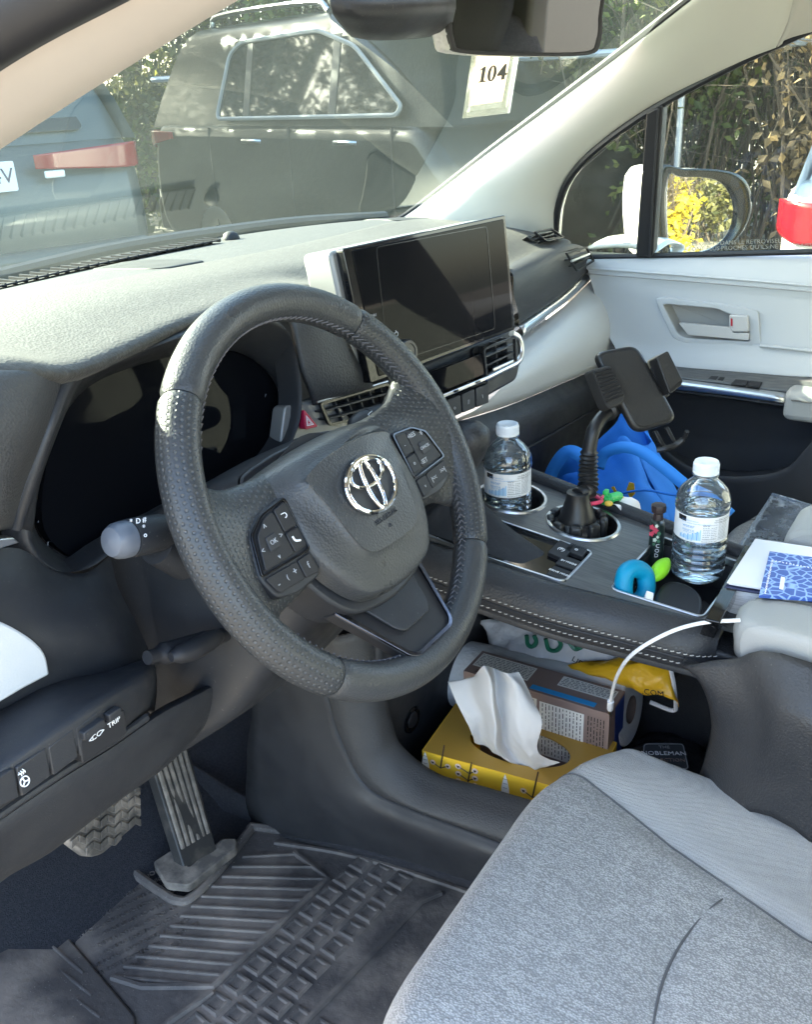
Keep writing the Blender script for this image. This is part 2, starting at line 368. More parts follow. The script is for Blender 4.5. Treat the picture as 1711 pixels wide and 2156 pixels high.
prism('tailgate_panel', [(-.35, -2.6, -.7), (1.09, -2.6, -.7), (1.09, -2.6, .05), (-.35, -2.6, .05)], (0, -.05, 0), 'light_trim', car, .01)
# floor, firewall and tunnel in carpet
surf('carpet', [[(-.42, .66, -.30), (0, .68, -.3), (.4, .7, -.3), (1.1, .66, -.3)], [(-.42, .60, -.55), (0, .6, -.55), (.4, .6, -.55), (1.1, .6, -.55)],
                [(-.42, .44, -.715), (0, .44, -.715), (.4, .44, -.715), (1.1, .44, -.715)], [(-.42, .2, -.72), (0, .2, -.72), (.4, .2, -.72), (1.1, .2, -.72)],
                [(-.42, -2.6, -.72), (0, -2.6, -.72), (.4, -2.6, -.72), (1.1, -2.6, -.72)]], 'carpet', car, 4, sol=.02)
box('firewall', (.37, .76, -.36), (1.7, .05, .76), 'matt_black', car)
box('underbody', (.37, -.9, -.80), (1.66, 3.4, .09), 'matt_black', car)
box('bonnet', (.37, 1.2, -.20), (1.6, .84, .26), 'matt_black', car, bev=.06)

# ================================================================== DASHBOARD
m = mat('speaker_mesh', (.05, .05, .052), .6)
n, l = m.node_tree.nodes, m.node_tree.links; tcs = n.new('ShaderNodeTexCoord'); vs_ = n.new('ShaderNodeTexVoronoi'); vs_.inputs['Scale'].default_value = 260; vs_.inputs['Randomness'].default_value = 0; l.new(tcs.outputs['Object'], vs_.inputs['Vector'])
mr_ = n.new('ShaderNodeMapRange'); mr_.inputs[1].default_value = .25; mr_.inputs[2].default_value = .4; l.new(vs_.outputs['Distance'], mr_.inputs[0]); mc_ = n.new('ShaderNodeMix'); mc_.data_type = 'RGBA'; mc_.inputs[6].default_value = (.004, .004, .004, 1); mc_.inputs[7].default_value = (.030, .030, .028, 1); l.new(mr_.outputs[0], mc_.inputs[0]); l.new(mc_.outputs[2], n['Principled BSDF'].inputs['Base Color'])
mat('dusty_front', (.028, .028, .026), .56, bump=GR, mott=(120, (.046, .045, .041), .45, .75), spec=.5, sheen=.06)
dash = thing('dashboard', 'dark grey dashboard sweeping below the windshield with pale passenger side', 'dashboard', (.37, .3, 0))
re_ = [V((-.345, .10, .158)), Y(0, 776, .105), Y(152, 772, .122), Y(285, 718, .148), Y(400, 668, .168), Y(590, 606, .20), V((.33, .215, .098)), V((.52, .20, .09)), Y(1085, 566, .205), Y(1190, 514, .235), V((1.12, .26, .03))]
mid = [V(p) for p in ((-.42, .36, .147), (-.30, .355, .149), (-.2, .35, .148), (-.08, .35, .146), (.03, .35, .143), (.22, .358, .133), (.38, .367, .124), (.56, .388, .116), (.76, .416, .106), (.95, .452, .086), (1.12, .47, .05))]
fro = [V((-.44, .47, .088)), V((-.36, .48, .092)), V((-.24, .54, .098)), V((-.1, .59, .102)), V((.02, .62, .104)), V((.22, .64, .106)), V((.38, .65, .106)), V((.56, .635, .102)), V((.76, .605, .094)), V((.95, .55, .080)), V((1.12, .53, .06))]
back = [p+V((0, .12, -.02)) for p in fro]
lip = [p+V((0, .004, -.012)) for p in re_]; und = [p+V((0, .06, -.03)) for p in re_]
mqs = [a_.lerp(b_, .5)+V((0, 0, .008)) for a_, b_ in zip(mid, re_)]
surf('top_pad', [[p+V((0, .003, -.006)) for p in mid], mid, mqs, [p+V((0, .03, .006)) for p in re_], re_, lip, und], 'dusty_dash', dash, 5)
fpo = surf('front_panel', [back, fro, [a_.lerp(b_, .5)+V((0, 0, .004)) for a_, b_ in zip(fro, mid)], [p+V((0, .004, -.0025)) for p in mid], [p+V((0, .0, -.012)) for p in mid]], 'dusty_front', dash, 5)
def onfront_(x, y):      # height of the front panel above a plan position
    best = None
    for a_, b_ in zip(fro, mid):
        pass
    i = max(0, min(9, next((k for k in range(10) if fro[k+1].x > x), 9))); t = (x-fro[i].x)/(fro[i+1].x-fro[i].x); f_ = fro[i].lerp(fro[i+1], t); m_ = mid[i].lerp(mid[i+1], t); k = (y-m_.y)/(f_.y-m_.y); return m_.z+(f_.z-m_.z)*k+.016*k*(1-k)
fpm = BVHTree.FromPolygons([v.co[:] for v in fpo.data.vertices], [p.vertices[:] for p in fpo.data.polygons])
for q in ([(.185, .372), (.268, .376), (.262, .512), (.182, .502)], [(.80, .437), (.975, .468), (.985, .515), (.86, .565)]):
    rows = []
    for j in range(13):
        r = []
        for i in range(13):
            u_, v_ = .5-.5*math.cos(math.pi*i/12), j/12; k = .16 if j in (0, 12) else .05 if j in (1, 11) else 0
            u_ = k+(1-2*k)*u_; p = V((*q[0], 0)).lerp(V((*q[1], 0)), u_).lerp(V((*q[3], 0)).lerp(V((*q[2], 0)), u_), v_)
            h = fpm.ray_cast(V((p.x, p.y, .4)), V((0, 0, -1))); r.append((h[0] or V((p.x, p.y, .12)))+V((0, 0, .0011)))
        rows.append(r)
    surf('speaker_grille', rows, 'speaker_mesh', dash, 1, sol=.003)
# defroster slot with slats and sun sensor, along the windshield
df_top = [V((x, y, onfront_(x, y)+.0015)) for x, y in ((-.22, .46), (-.02, .512), (.2, .533), (.445, .536))]
surf('defroster_slot', [[p+V((0, .018, .0)) for p in df_top], [p+V((0, 0, .0015)) for p in df_top], [p+V((0, -.018, .0035)) for p in df_top]], 'matt_black', dash, 5, sol=.002)
dp = spline(df_top, 14)
for p in dp[::1]: box('slat', p+V((0, 0, .004)), (.0025, .032, .005), 'dark_plastic', dash, bev=0)
lathe('sun_sensor', [(.0, 0), (.013, 0), (.013, .004), (.010, .010), (.005, .013), (0, .0135)], (.492, .541, onfront_(.492, .541)-.0005), 'dark_plastic', dash, segs=20)
tube('windshield_seal', spline([p+V((0, .012, .008)) for p in fro[:-1]], 6), .009, 'rubber_seal', car, 8)
# thin seams across the pad
for a, b in ((Y(185, 588, .56), Y(515, 522, .55)),):
    pass

# passenger side soft face below the pad with rounded end
f_t = [Y(1076, 572, .20), Y(1130, 546, .21), Y(1190, 517, .23), Y(1232, 520, .235), Y(1250, 540, .235)]
f_m = [Y(1083, 620, .185), Y(1140, 590, .19), Y(1195, 560, .205), Y(1228, 556, .215), Y(1252, 556, .23)]
f_b = [Y(1092, 686, .20), Y(1140, 655, .205), Y(1195, 615, .215), Y(1232, 580, .225), Y(1253, 566, .23)]
f_t0 = [p+(f_t[0]-f_t[1]) for p in f_t[:1]]; 
surf('passenger_face', [[p+V((0, .05, -.002)) for p in f_t], f_t, f_m, f_b, [p+V((0, .05, -.01)) for p in f_b]], 'soft_dash', dash, 5)
# shading groove between the pad and the face is real: a recessed dark filler behind
# silver strip running to the passenger end
st_t = [Y(1096, 690, .195), Y(1140, 659, .20), Y(1195, 618, .21), Y(1234, 581, .22), Y(1254, 556, .225)]
st_b = [Y(1100, 706, .192), Y(1142, 672, .197), Y(1197, 630, .207), Y(1238, 592, .217), Y(1258, 566, .222)]
surf('trim_strip', [[p+V((0, .02, 0)) for p in st_t], st_t, st_b, [p+V((0, .02, -.002)) for p in st_b]], 'satin_silver', dash, 5, sol=.002)
# pale lower passenger panel
lp = [[Y(1090, 712, .205), Y(1140, 680, .21), Y(1197, 638, .215), Y(1238, 598, .22), Y(1262, 580, .225)],
      [Y(1085, 760, .165), Y(1150, 712, .165), Y(1220, 665, .172), Y(1280, 632, .185), Y(1308, 640, .20)],
      [Y(1060, 812, .15), Y(1140, 768, .145), Y(1220, 725, .15), Y(1300, 690, .165), Y(1334, 700, .185)],
      [Y(1010, 858, .155), Y(1100, 820, .15), Y(1200, 778, .155), Y(1300, 735, .17), Y(1347, 728, .185)],
      [Y(955, 885, .165), Y(1090, 842, .165), Y(1200, 797, .17), Y(1290, 760, .185), Y(1345, 748, .20)],
      [Y(955, 890, .20), Y(1090, 846, .20), Y(1200, 800, .21), Y(1290, 764, .22), Y(1345, 752, .23)]]
surf('lower_panel', lp, 'light_trim', dash, 5)
gl = [[Y(920, 900, .17), Y(1050, 862, .17), Y(1160, 818, .175), Y(1290, 764, .19), Y(1390, 730, .21)],
      [Y(920, 950, .155), Y(1050, 925, .15), Y(1160, 880, .15), Y(1290, 820, .16), Y(1390, 790, .18)],
      [Y(930, 1090, .17), Y(1060, 1060, .17), Y(1160, 1010, .17), Y(1290, 950, .18), Y(1390, 930, .2)],
      [Y(930, 1190, .22), Y(1060, 1150, .25), Y(1160, 1120, .28), Y(1290, 1060, .3), Y(1390, 1020, .3)]]
surf('glovebox', gl, 'dark_leather', dash, 5)
tube('seam', spline([Y(1075, 962, .146), Y(1140, 928, .144), Y(1220, 882, .148), Y(1290, 842, .155)], 8), .0022, 'matt_black', dash, 6)
# passenger end vents
def vent(name, poly, n, depth, mfr, parent, slats=3, tabs=True, axis=None):
    """poly: 4 corners tl,tr,br,bl ; frame, dark cavity and slats"""
    poly = [V(p) for p in poly]; nr = (poly[1]-poly[0]).cross(poly[3]-poly[0]).normalized()
    if nr.dot(POS-poly[0]) < 0: nr = -nr
    ro = rounded(poly, .006, 4); ri = inset(ro, .003)
    if (ri[0]-sum(ro, V((0,0,0)))/len(ro)).length > (ro[0]-sum(ro, V((0,0,0)))/len(ro)).length: ri = inset(ro, -.004)
    fr = frame('air_vent', ro, ri, nr*.004, mfr, parent)
    v = fixn(mesh('vent_cavity', *prism_vf([p-nr*.014 for p in ro], -nr*.02), 'matt_black', fr))
    for i in range(slats):
        t = (i+1)/(slats+1); a, b = poly[0].lerp(poly[3], t), poly[1].lerp(poly[2], t); d = (poly[3]-poly[0]).normalized()
        v, f = prism_vf([a+nr*.0015, b+nr*.0015, b+nr*.0015+d*.0025, a+nr*.0015+d*.0025], -nr*.012)
        fixn(mesh('slat', v, f, 'dark_plastic', fr, True, .0004))
    for i in range(n):
        t = (i+.5)/n; a, b = poly[0].lerp(poly[1], t), poly[3].lerp(poly[2], t); d = (poly[1]-poly[0]).normalized()
        v, f = prism_vf([a-nr*.004, b-nr*.004, b-nr*.004+d*.0015, a-nr*.004+d*.0015], -nr*.01)
        fixn(mesh('fin', v, f, 'dark_plastic', fr, True))
    return fr
vent('air_vent', [Y(1190, 532, .200), Y(1234, 519, .207), Y(1250, 550, .207), Y(1214, 573, .198)], 0, 0, 'dark_plastic', dash, 2)
tube('vent_tab', [Y(1204, 550, .194), Y(1242, 535, .200)], .0022, 'satin_silver', dash, 8)
vent('air_vent', [V(p) for p in (Y(1122, 489, .262), Y(1160, 482, .262), Y(1188, 502, .25), Y(1150, 511, .25))], 0, 0, 'matt_black', dash, 3)

# ---------------------------------------------------------------- centre screen
scr = thing('touchscreen', None, None)
bpy.data.objects.remove(scr)
SQ = [S(722, 524), S(1065, 452), S(1086, 694), S(781, 808)]
hous = prism('touchscreen', rounded([p-SN*.012 for p in (S(711, 527), S(1060, 455), S(1080, 690), S(771, 813))], .008), -SN*.045, 'silver_paint', dash, .004)
bz = prism('bezel', rounded([p-SN*.0 for p in SQ], .004), -SN*.012, 'gloss_black', hous, .0012)
prism('screen_glass', rounded([p+SN*.0012 for p in (S(740, 528), S(1060, 461), S(1079, 689), S(797, 793))], .003), -SN*.002, 'screen_glass', hous, .0006)
mat('screen_edge', (.018, .019, .021), .2)
fo = rounded([S(792, 520, .0016), S(1026, 476, .0016), S(1044, 692, .0016), S(818, 768, .0016)], .006); frame('display_outline', fo, inset(fo, .0007), SN*.0002, 'screen_edge', hous)
mat('knob_dark', (.05, .05, .052), .3, .5)
lathe('volume_knob', [(0, -.002), (.0145, -.002), (.0145, .012), (.013, .0145), (.010, .0145), (.0095, .0135), (0, .0135)], S(844, 742, .001), 'knob_dark', hous, R=basis(SW, SU, SN), segs=36)
lathe('knob_face', [(0, .0), (.0095, .0), (.0095, .0005), (0, .0005)], S(844, 742, .0148), 'gloss_black', hous, R=basis(SW, SU, SN), segs=30)
pwr = S(835, 703, .0018)
tube('power_symbol', [pwr+SW*.0028*math.sin(a)+SU*.0028*math.cos(a) for a in [.7+k*(2*math.pi-1.4)/12 for k in range(13)]], .00035, 'white_print', hous, 5)
tube('power_symbol', [pwr+SU*.001, pwr+SU*.004], .00035, 'white_print', hous, 5)
text('marking', 'MENU', S(785, 665, .0018), SW, SU, .0045, 'dim_print', hous)
# ---------------------------------------------------------------- stack below the screen
OF = -.028
def s2(pts, o): return [S(x, y, o) for x, y in pts]
stack = prism('stack_panel', rounded(s2([(652, 862), (800, 800), (1085, 690), (1102, 742), (1090, 800), (950, 880), (800, 950), (640, 915)], OF-.012), .01), -SN*.05, 'dark_plastic', dash, .004)
prism('silver_surround', rounded(s2([(600, 855), (700, 838), (760, 905), (720, 945), (590, 935)], OF-.006), .006), -SN*.02, 'silver_paint', dash, .003)
vent('air_vent', s2([(668, 848), (815, 805), (835, 862), (690, 898)], OF+.004), 6, 0, 'gloss_black', dash, 2)
tube('vent_bright_edge', s2([(668, 847), (816, 803)], OF+.009), .0014, 'satin_silver', dash, 8)
vent('air_vent', s2([(1014, 733), (1083, 707), (1086, 770), (1022, 808)], OF+.006), 3, 0, 'matt_black', dash, 3)
prism('vent_tab', s2([(1040, 775), (1083, 757), (1083, 763), (1041, 782)], OF+.014), -SN*.006, 'satin_silver', dash, .0008)
tube('silver_frame', spline(s2([(1078, 702), (1093, 712), (1099, 738), (1090, 762), (1060, 778), (1020, 798)], OF+.007), 6), .0045, 'satin_silver', dash, 10)
prism('climate_display', rounded(s2([(835, 812), (1018, 742), (1030, 785), (845, 862)], OF+.008), .004), -SN*.012, 'screen_glass', dash, .001)
kb = prism('toggle_bar', s2([(845, 866), (1032, 790), (1034, 797), (850, 874)], OF+.012), -SN*.012, 'satin_silver', dash, .001)
for k in range(4):
    t = .12+k*.25; p = S(845+187*t, 870-76*t, OF+.0125); box('notch', p, (.008, .0025, .002), 'gloss_black', kb, basis(SW, SU, SN), 0)
for k in range(6):
    t0, t1 = k/6+.01, (k+1)/6-.01
    q = [(852+180*t0, 880-74*t0), (852+180*t1, 880-74*t1), (860+172*t1, 915-68*t1), (860+172*t0, 915-68*t0)]
    bt = prism('climate_button', rounded(s2(q, OF+.008), .0015), -SN*.01, 'dark_plastic', dash, .0008)
    c = S((q[0][0]+q[2][0])/2, (q[0][1]+q[2][1])/2+2, OF+.0088)
    text('marking', ('AUTO', 'OFF', 'A/C', 'o', '//', 'I')[k], c, SW, SU, .0075, 'dim_print', bt)
hz = prism('hazard_button', rounded(s2([(640, 861), (671, 898), (643, 905)], OF+.008), .003), -SN*.01, None, dash, .0015)
mat('hazard_red', (.42, .012, .05), .35); hz.data.materials.append(MT['hazard_red'])
for r_ in (.52, .3):
    c = S(650, 889, OF+.0086); tri = [c+(p-c)*r_ for p in s2([(640, 861), (671, 898), (643, 905)], OF+.0086)]
    frame('hazard_symbol', tri, [c+(p-c)*.78 for p in tri], SN*.0003, 'white_print', hz)
# soft block left of the screen
bl = [[S(604, 676, OF-.01), S(650, 668, OF-.005), S(700, 690, OF-.01)], [S(612, 690, OF+.008), S(652, 684, OF+.012), S(712, 706, OF+.006)],
      [S(628, 770, OF+.012), S(676, 770, OF+.016), S(742, 768, OF+.008)], [S(650, 826, OF+.004), S(700, 818, OF+.006), S(775, 800, OF+.004)], [S(655, 838, OF-.02), S(705, 832, OF-.02), S(785, 812, OF-.02)]]
surf('side_block', bl, 'soft_dash', dash, 6, sol=.01)
# ---------------------------------------------------------------- instrument cluster
cl_o = [(166, 792), (300, 735), (430, 690), (540, 668), (600, 690), (628, 780), (630, 880), (590, 965), (500, 1035), (380, 1080), (250, 1150), (180, 1196), (110, 1200), (55, 1140), (60, 1020), (100, 900)]
cl_i = [(182, 815), (300, 765), (420, 738), (500, 738), (560, 775), (590, 830), (585, 890), (545, 960), (470, 1010), (360, 1050), (240, 1120), (180, 1170), (120, 1165), (70, 1110), (78, 1010), (115, 905)]
O = [Y(x, y, .155) for x, y in cl_o]; I = [Y(x, y, .20) for x, y in cl_i]
I2 = [Y(x+3, y, .215) for x, y in cl_i]
rows = [[a+V((0, .03, 0)) for a in O], O, [a.lerp(b, .35)+V((0, -.006, 0)) for a, b in zip(O, I)], I, I2]
surf('cluster_bezel', rows, 'dark_plastic', dash, 4, closed=True)
lens = spline(I2, 4, True); lens = [V((p.x, .212+.14*(p.z-.05), p.z)) for p in lens]
prism('cluster_lens', lens, (0, .01, 0), 'screen_glass', dash)
mat('dial_line', (.16, .17, .19), .5)
for P in (((104, 1120), (98, 1165)), ((135, 1150), (150, 1105)), ((545, 880), (560, 830)), ((520, 930), (540, 975))): tube('dial_needle', [Y(x, y, .207) for x, y in P], .0005, 'dial_line', dash, 4)
for P in (((80, 1100), (100, 1040), (140, 1000), (190, 985)), ((430, 960), (470, 880), (520, 850), (570, 870))): tube('dial_scale', spline([Y(x, y, .209) for x, y in P], 6), .0004, 'dial_line', dash, 4)
# hood underside between pad edge and bezel
hd_t = [p+V((0, .006, -.012)) for p in re_[1:6]]
surf('cluster_hood', [[p+V((0, .02, .0)) for p in hd_t], hd_t, [Y(30, 800, .135), Y(165, 786, .14), Y(300, 732, .155), Y(420, 690, .17), Y(600, 640, .205)], [Y(40, 830, .17), Y(170, 796, .17), Y(300, 742, .18), Y(425, 698, .20), Y(610, 660, .23)]], 'dark_plastic', dash, 5)
# left end of the dash: padded end cap and its bead
ec = [[Y(-90, 772, .13), Y(0, 777, .115), Y(80, 778, .12), Y(140, 786, .135)], [Y(-90, 790, .10), Y(0, 792, .095), Y(75, 792, .105), Y(132, 797, .125)],
      [Y(-100, 900, .085), Y(0, 900, .08), Y(60, 905, .09), Y(95, 910, .115)], [Y(-100, 1020, .095), Y(-10, 1020, .09), Y(30, 1020, .10), Y(52, 1022, .125)],
      [Y(-100, 1118, .11), Y(-20, 1110, .11), Y(5, 1105, .115), Y(28, 1104, .135)], [Y(-100, 1130, .15), Y(-20, 1122, .15), Y(5, 1116, .15), Y(28, 1112, .16)]]
surf('end_cap', ec, 'soft_dash', dash, 5)
tube('bead', spline([Y(152, 784, .135), Y(128, 830, .128), Y(100, 905, .122), Y(60, 1020, .128), Y(32, 1110, .14)], 8), .0055, 'dark_plastic', dash, 10)
surf('end_bezel', [[Y(162, 782, .142), Y(138, 830, .135), Y(110, 905, .128), Y(70, 1020, .134), Y(40, 1112, .145)], [Y(176, 796, .15), Y(152, 840, .148), Y(122, 910, .142), Y(84, 1020, .148), Y(70, 1120, .158)]], 'dark_plastic', dash, 5, sol=.004)
prism('trim_strip', [Y(-40, 1140, .12), Y(28, 1132, .122), Y(42, 1143, .124), Y(-40, 1168, .122)], (0, .012, 0), 'satin_silver', dash, .001)
# panel under the cluster, left of the column
lpn = [[Y(-60, 1160, .145), Y(40, 1155, .15), Y(110, 1196, .158), Y(180, 1206, .16), Y(232, 1170, .165)],
       [Y(-60, 1250, .125), Y(40, 1240, .13), Y(120, 1260, .132), Y(200, 1262, .135), Y(250, 1240, .155)],
       [Y(-60, 1350, .118), Y(40, 1345, .118), Y(130, 1345, .115), Y(230, 1335, .12), Y(290, 1318, .15)],
       [Y(-60, 1470, .125), Y(40, 1460, .125), Y(150, 1436, .125), Y(260, 1416, .125), Y(326, 1398, .15)],
       [Y(-60, 1520, .14), Y(40, 1510, .14), Y(150, 1470, .14), Y(260, 1440, .14), Y(330, 1420, .17)]]
surf('column_panel', lpn, 'dark_plastic', dash, 5)
wp = spline([Y(-60, 1295, .117), Y(0, 1309, .116), Y(52, 1336, .112), Y(84, 1362, .110), Y(98, 1385, .110), Y(105, 1421, .112)], 5)+[Y(50, 1450, .112), Y(-60, 1515, .112)]
prism('light_panel', wp, (0, .02, 0), 'light_trim', dash, .002)
# switch ledge: rolled edge
lg = [[Y(-60, 1530, .135), Y(0, 1494, .135), Y(105, 1432, .135), Y(220, 1408, .135), Y(300, 1388, .14), Y(318, 1392, .16)],
      [Y(-60, 1560, .11), Y(0, 1520, .11), Y(110, 1456, .11), Y(230, 1420, .11), Y(306, 1394, .118), Y(324, 1402, .15)],
      [Y(-60, 1650, .072), Y(0, 1600, .07), Y(120, 1520, .068), Y(230, 1455, .07), Y(314, 1412, .085), Y(330, 1424, .14)],
      [Y(-60, 1690, .066), Y(0, 1645, .063), Y(120, 1562, .06), Y(230, 1498, .062), Y(312, 1452, .078), Y(330, 1460, .14)],
      [Y(-60, 1745, .07), Y(0, 1700, .068), Y(130, 1612, .066), Y(240, 1545, .068), Y(308, 1492, .084), Y(326, 1494, .14)],
      [Y(-60, 1752, .10), Y(0, 1708, .10), Y(130, 1620, .10), Y(240, 1552, .10), Y(306, 1500, .11), Y(322, 1502, .15)]]
surf('switch_ledge', lg, 'dark_plastic', dash, 5)
def sw(q, y=.060): return [Y(a, b, y) for a, b in q]
SP = [(-60, 1672, -60, 1740), (-10, 1640, -6, 1706), (32, 1617, 44, 1684), (100, 1574, 110, 1640), (157, 1534, 168, 1600), (208, 1500, 216, 1566)]
for k in range(5):
    a, b, c, d = SP[k]; a2, b2, c2, d2 = SP[k+1]
    bt = prism('blank_switch', rounded(sw([(a+2, b), (a2-3, b2), (c2-3, d2-6), (c+2, d-6)], .0595), .002), (0, .012, 0), 'dark_plastic', dash, .001)
    if k == 2:
        bt.name = 'heated_wheel_switch'; c0 = Y(52, 1645, .0590); ux = V((.95, 0, .3)).normalized(); uy = V((-.3, 0, .95)).normalized()
        tube('marking', [c0+ux*.0034*math.cos(t*math.pi/8)+uy*.0042*math.sin(t*math.pi/8) for t in range(17)], .0005, 'white_print', bt, 5)
        for a in (90, 210, 330): tube('marking', [c0, c0+ux*.0034*math.cos(math.radians(a))+uy*.0042*math.sin(math.radians(a))], .0006, 'white_print', bt, 5)
        for j in (-1, 0, 1): tube('marking', [c0+ux*(.0022+j*.0016)+uy*(.0055+i*.0014)+ux*.0004*math.sin(i*1.6) for i in range(4)], .0004, 'white_print', bt, 5)
        tube('marking', [Y(38, 1632, .0588), Y(50, 1624, .0588)], .0004, 'white_print', bt, 5)
tr = prism('trip_switch', rounded(sw([(168, 1560), (262, 1492), (268, 1545), (174, 1610)], .0592), .003), (0, .012, 0), 'matt_black', dash, .001)
box('slider', Y(193, 1534, .0575), (.020, .007, .007), 'dark_plastic', tr, bev=.001); box('slider', Y(238, 1503, .0575), (.012, .006, .007), 'dark_plastic', tr, bev=.001)
ux, uy = (Y(262, 1492, .059)-Y(168, 1560, .059)).normalized(), V((0, 0, 1))
text('marking', 'TRIP', Y(240, 1521, .0586), ux, uy, .0062, 'white_print', tr)
for k in range(3): tube('marking', [Y(234+k*5, 1514-k*3.4, .0586)+ux*.0009*math.cos(a*math.pi/4)+uy*.0011*math.sin(a*math.pi/4) for a in range(9)], .0003, 'white_print', tr, 4)
text('marking', '<', Y(192, 1558, .0586), ux, uy, .008, 'white_print', tr); text('marking', '>', Y(215, 1540, .0586), ux, uy, .008, 'white_print', tr)
text('marking', 'CC', Y(203, 1549, .0586), ux, uy, .006, 'white_print', tr)
# knee panel
kn = [[Y(-60, 1762, .105), Y(0, 1718, .105), Y(130, 1628, .105), Y(240, 1560, .105), Y(330, 1494, .11), Y(420, 1448, .12), Y(545, 1380, .14)],
      [Y(-60, 1772, .072), Y(0, 1728, .072), Y(130, 1640, .07), Y(240, 1572, .072), Y(335, 1506, .078), Y(425, 1458, .09), Y(555, 1388, .12)],
      [Y(-60, 1850, .08), Y(0, 1800, .08), Y(130, 1720, .078), Y(240, 1650, .08), Y(360, 1560, .085), Y(440, 1500, .10), Y(565, 1410, .13)],
      [Y(-60, 1940, .10), Y(0, 1856, .10), Y(110, 1790, .10), Y(220, 1706, .10), Y(350, 1612, .10), Y(430, 1535, .12), Y(540, 1450, .15)],
      [Y(-60, 1935, .16), Y(0, 1850, .16), Y(110, 1784, .16), Y(220, 1700, .16), Y(350, 1606, .16), Y(430, 1530, .18), Y(540, 1445, .2)]]
surf('knee_panel', kn, 'dark_plastic', dash, 5)
pr = [Y(-60, 1760, .074), Y(0, 1714, .074), Y(130, 1626, .072), Y(240, 1558, .074), Y(308, 1510, .076)]
tube('panel_edge', spline(pr, 6), .0035, 'dark_plastic', dash, 8)
box('end_filler', (-.335, .27, -.07), (.19, .22, .42), 'dark_plastic', dash, bev=.02); box('bulkhead', (.3, .40, -.03), (1.4, .06, .16), 'matt_black', dash); box('under_tray', (-.13, .38, -.25), (.52, .34, .02), 'matt_black', dash)

# ================================================================== STEERING COLUMN with its two stalks (own frame = wheel frame)
Rw = basis(WX, WY, WZ)
clm = thing('steering_column', 'dark steering column shroud with light and wiper stalks behind the wheel', 'steering column', (0, 0, 0), rot=Rw.to_euler()); LOCAL.add(clm.name)
secs = []
for h, wx, yt, yb in ((-.045, .070, .050, -.090), (-.10, .085, .055, -.115), (-.17, .10, .05, -.15), (-.26, .11, .04, -.17)):
    secs.append([V(p) for p in ((-wx, yt-.02, h), (-wx+.02, yt, h), (wx-.02, yt, h), (wx, yt-.02, h), (wx, yb+.03, h), (wx-.03, yb, h), (-wx+.03, yb, h), (-wx, yb+.03, h))])
sh = surf('shroud', [spline(s_, 2, True) for s_ in secs], 'dark_plastic', clm, 3, closed=True)
prism('shroud_nose', spline([p*1 for p in secs[0]], 3, True), (0, 0, .004), 'dark_plastic', clm, .002)
def tq(x, y, h): return W(x, y, h)
tube('tilt_lever_slot', spline([tq(310, 1385, -.115), tq(360, 1372, -.118), tq(430, 1352, -.12), tq(480, 1335, -.125)], 6), [.006]*4+[.0095]*10+[.006]*5, 'matt_black', clm, 10)
tube('tilt_lever', spline([tq(360, 1384, -.105), tq(410, 1366, -.104), tq(464, 1336, -.104)], 6), [.004, .006, .0075, .008, .0085, .009, .009, .009, .0085, .0085, .008, .0075, .005], 'matt_black', clm, 12)
# light stalk
p0, p1, p2, p3 = tq(390, 1180, -.085), tq(330, 1150, -.072), tq(272, 1130, -.062), tq(214, 1150, -.058)
tube('light_stalk', [p0, p0.lerp(p1, .5), p1], [.017, .016, .015], 'dark_plastic', clm, 18)
ax = (tq(222, 1143, -.058)-tq(345, 1118, -.064)).normalized(); bx = ax.cross(V((0, 0, 1))).normalized(); cx_ = ax.cross(bx)
lathe('stalk_barrel', [(0, -.030), (.0125, -.028), (.0145, -.018), (.0152, .0), (.0150, .014), (0, .014)], tq(300, 1128, -.062), 'dark_plastic', clm, R=basis(bx, cx_, ax), segs=28)
mat('stalk_end', (.10, .11, .13), .4)
lathe('stalk_knob', [(0, .015), (.0142, .015), (.0144, .020), (.0138, .026), (.0110, .031), (.005, .033), (0, .0335)], tq(300, 1128, -.062), 'stalk_end', clm, R=basis(bx, cx_, ax), segs=28)
for (x, y, s_) in ((276, 1099, '*'), (291, 1097, 'D'), (304, 1094, '#'), (303, 1111, '*'), (306, 1126, 'o')):
    text('marking', s_, tq(x, y, -.0425), V((.94, -.3, 0)), V((.25, .9, .3)), .0058, 'white_print', clm)
# wiper stalk
q0, q1 = tq(820, 905, -.075), tq(742, 880, -.07)
ax = (tq(720, 905, -.075)-tq(815, 872, -.07)).normalized(); bx = ax.cross(V((0, 0, 1))).normalized(); cx_ = ax.cross(bx)
lathe('wiper_stalk', [(0, -.022), (.011, -.021), (.0135, -.012), (.0135, .012), (.012, .0125), (.012, .0145), (.0135, .015), (.013, .022), (.009, .034), (0, .040)], tq(790, 882, -.07), 'dark_plastic', clm, R=basis(bx, cx_, ax), segs=28)
c0 = tq(783, 874, -.054); ux, uy = V((1, .18, 0)).normalized(), V((-.18, 1, 0)).normalized()
tube('marking', [c0+ux*a+uy*b for a, b in ((-.004, .003), (.004, .003), (.003, -.002), (-.003, -.002), (-.004, .003))], .0004, 'white_print', clm, 5)
tube('marking', [c0+uy*-.004, c0+ux*.002+uy*.001], .0004, 'white_print', clm, 5)

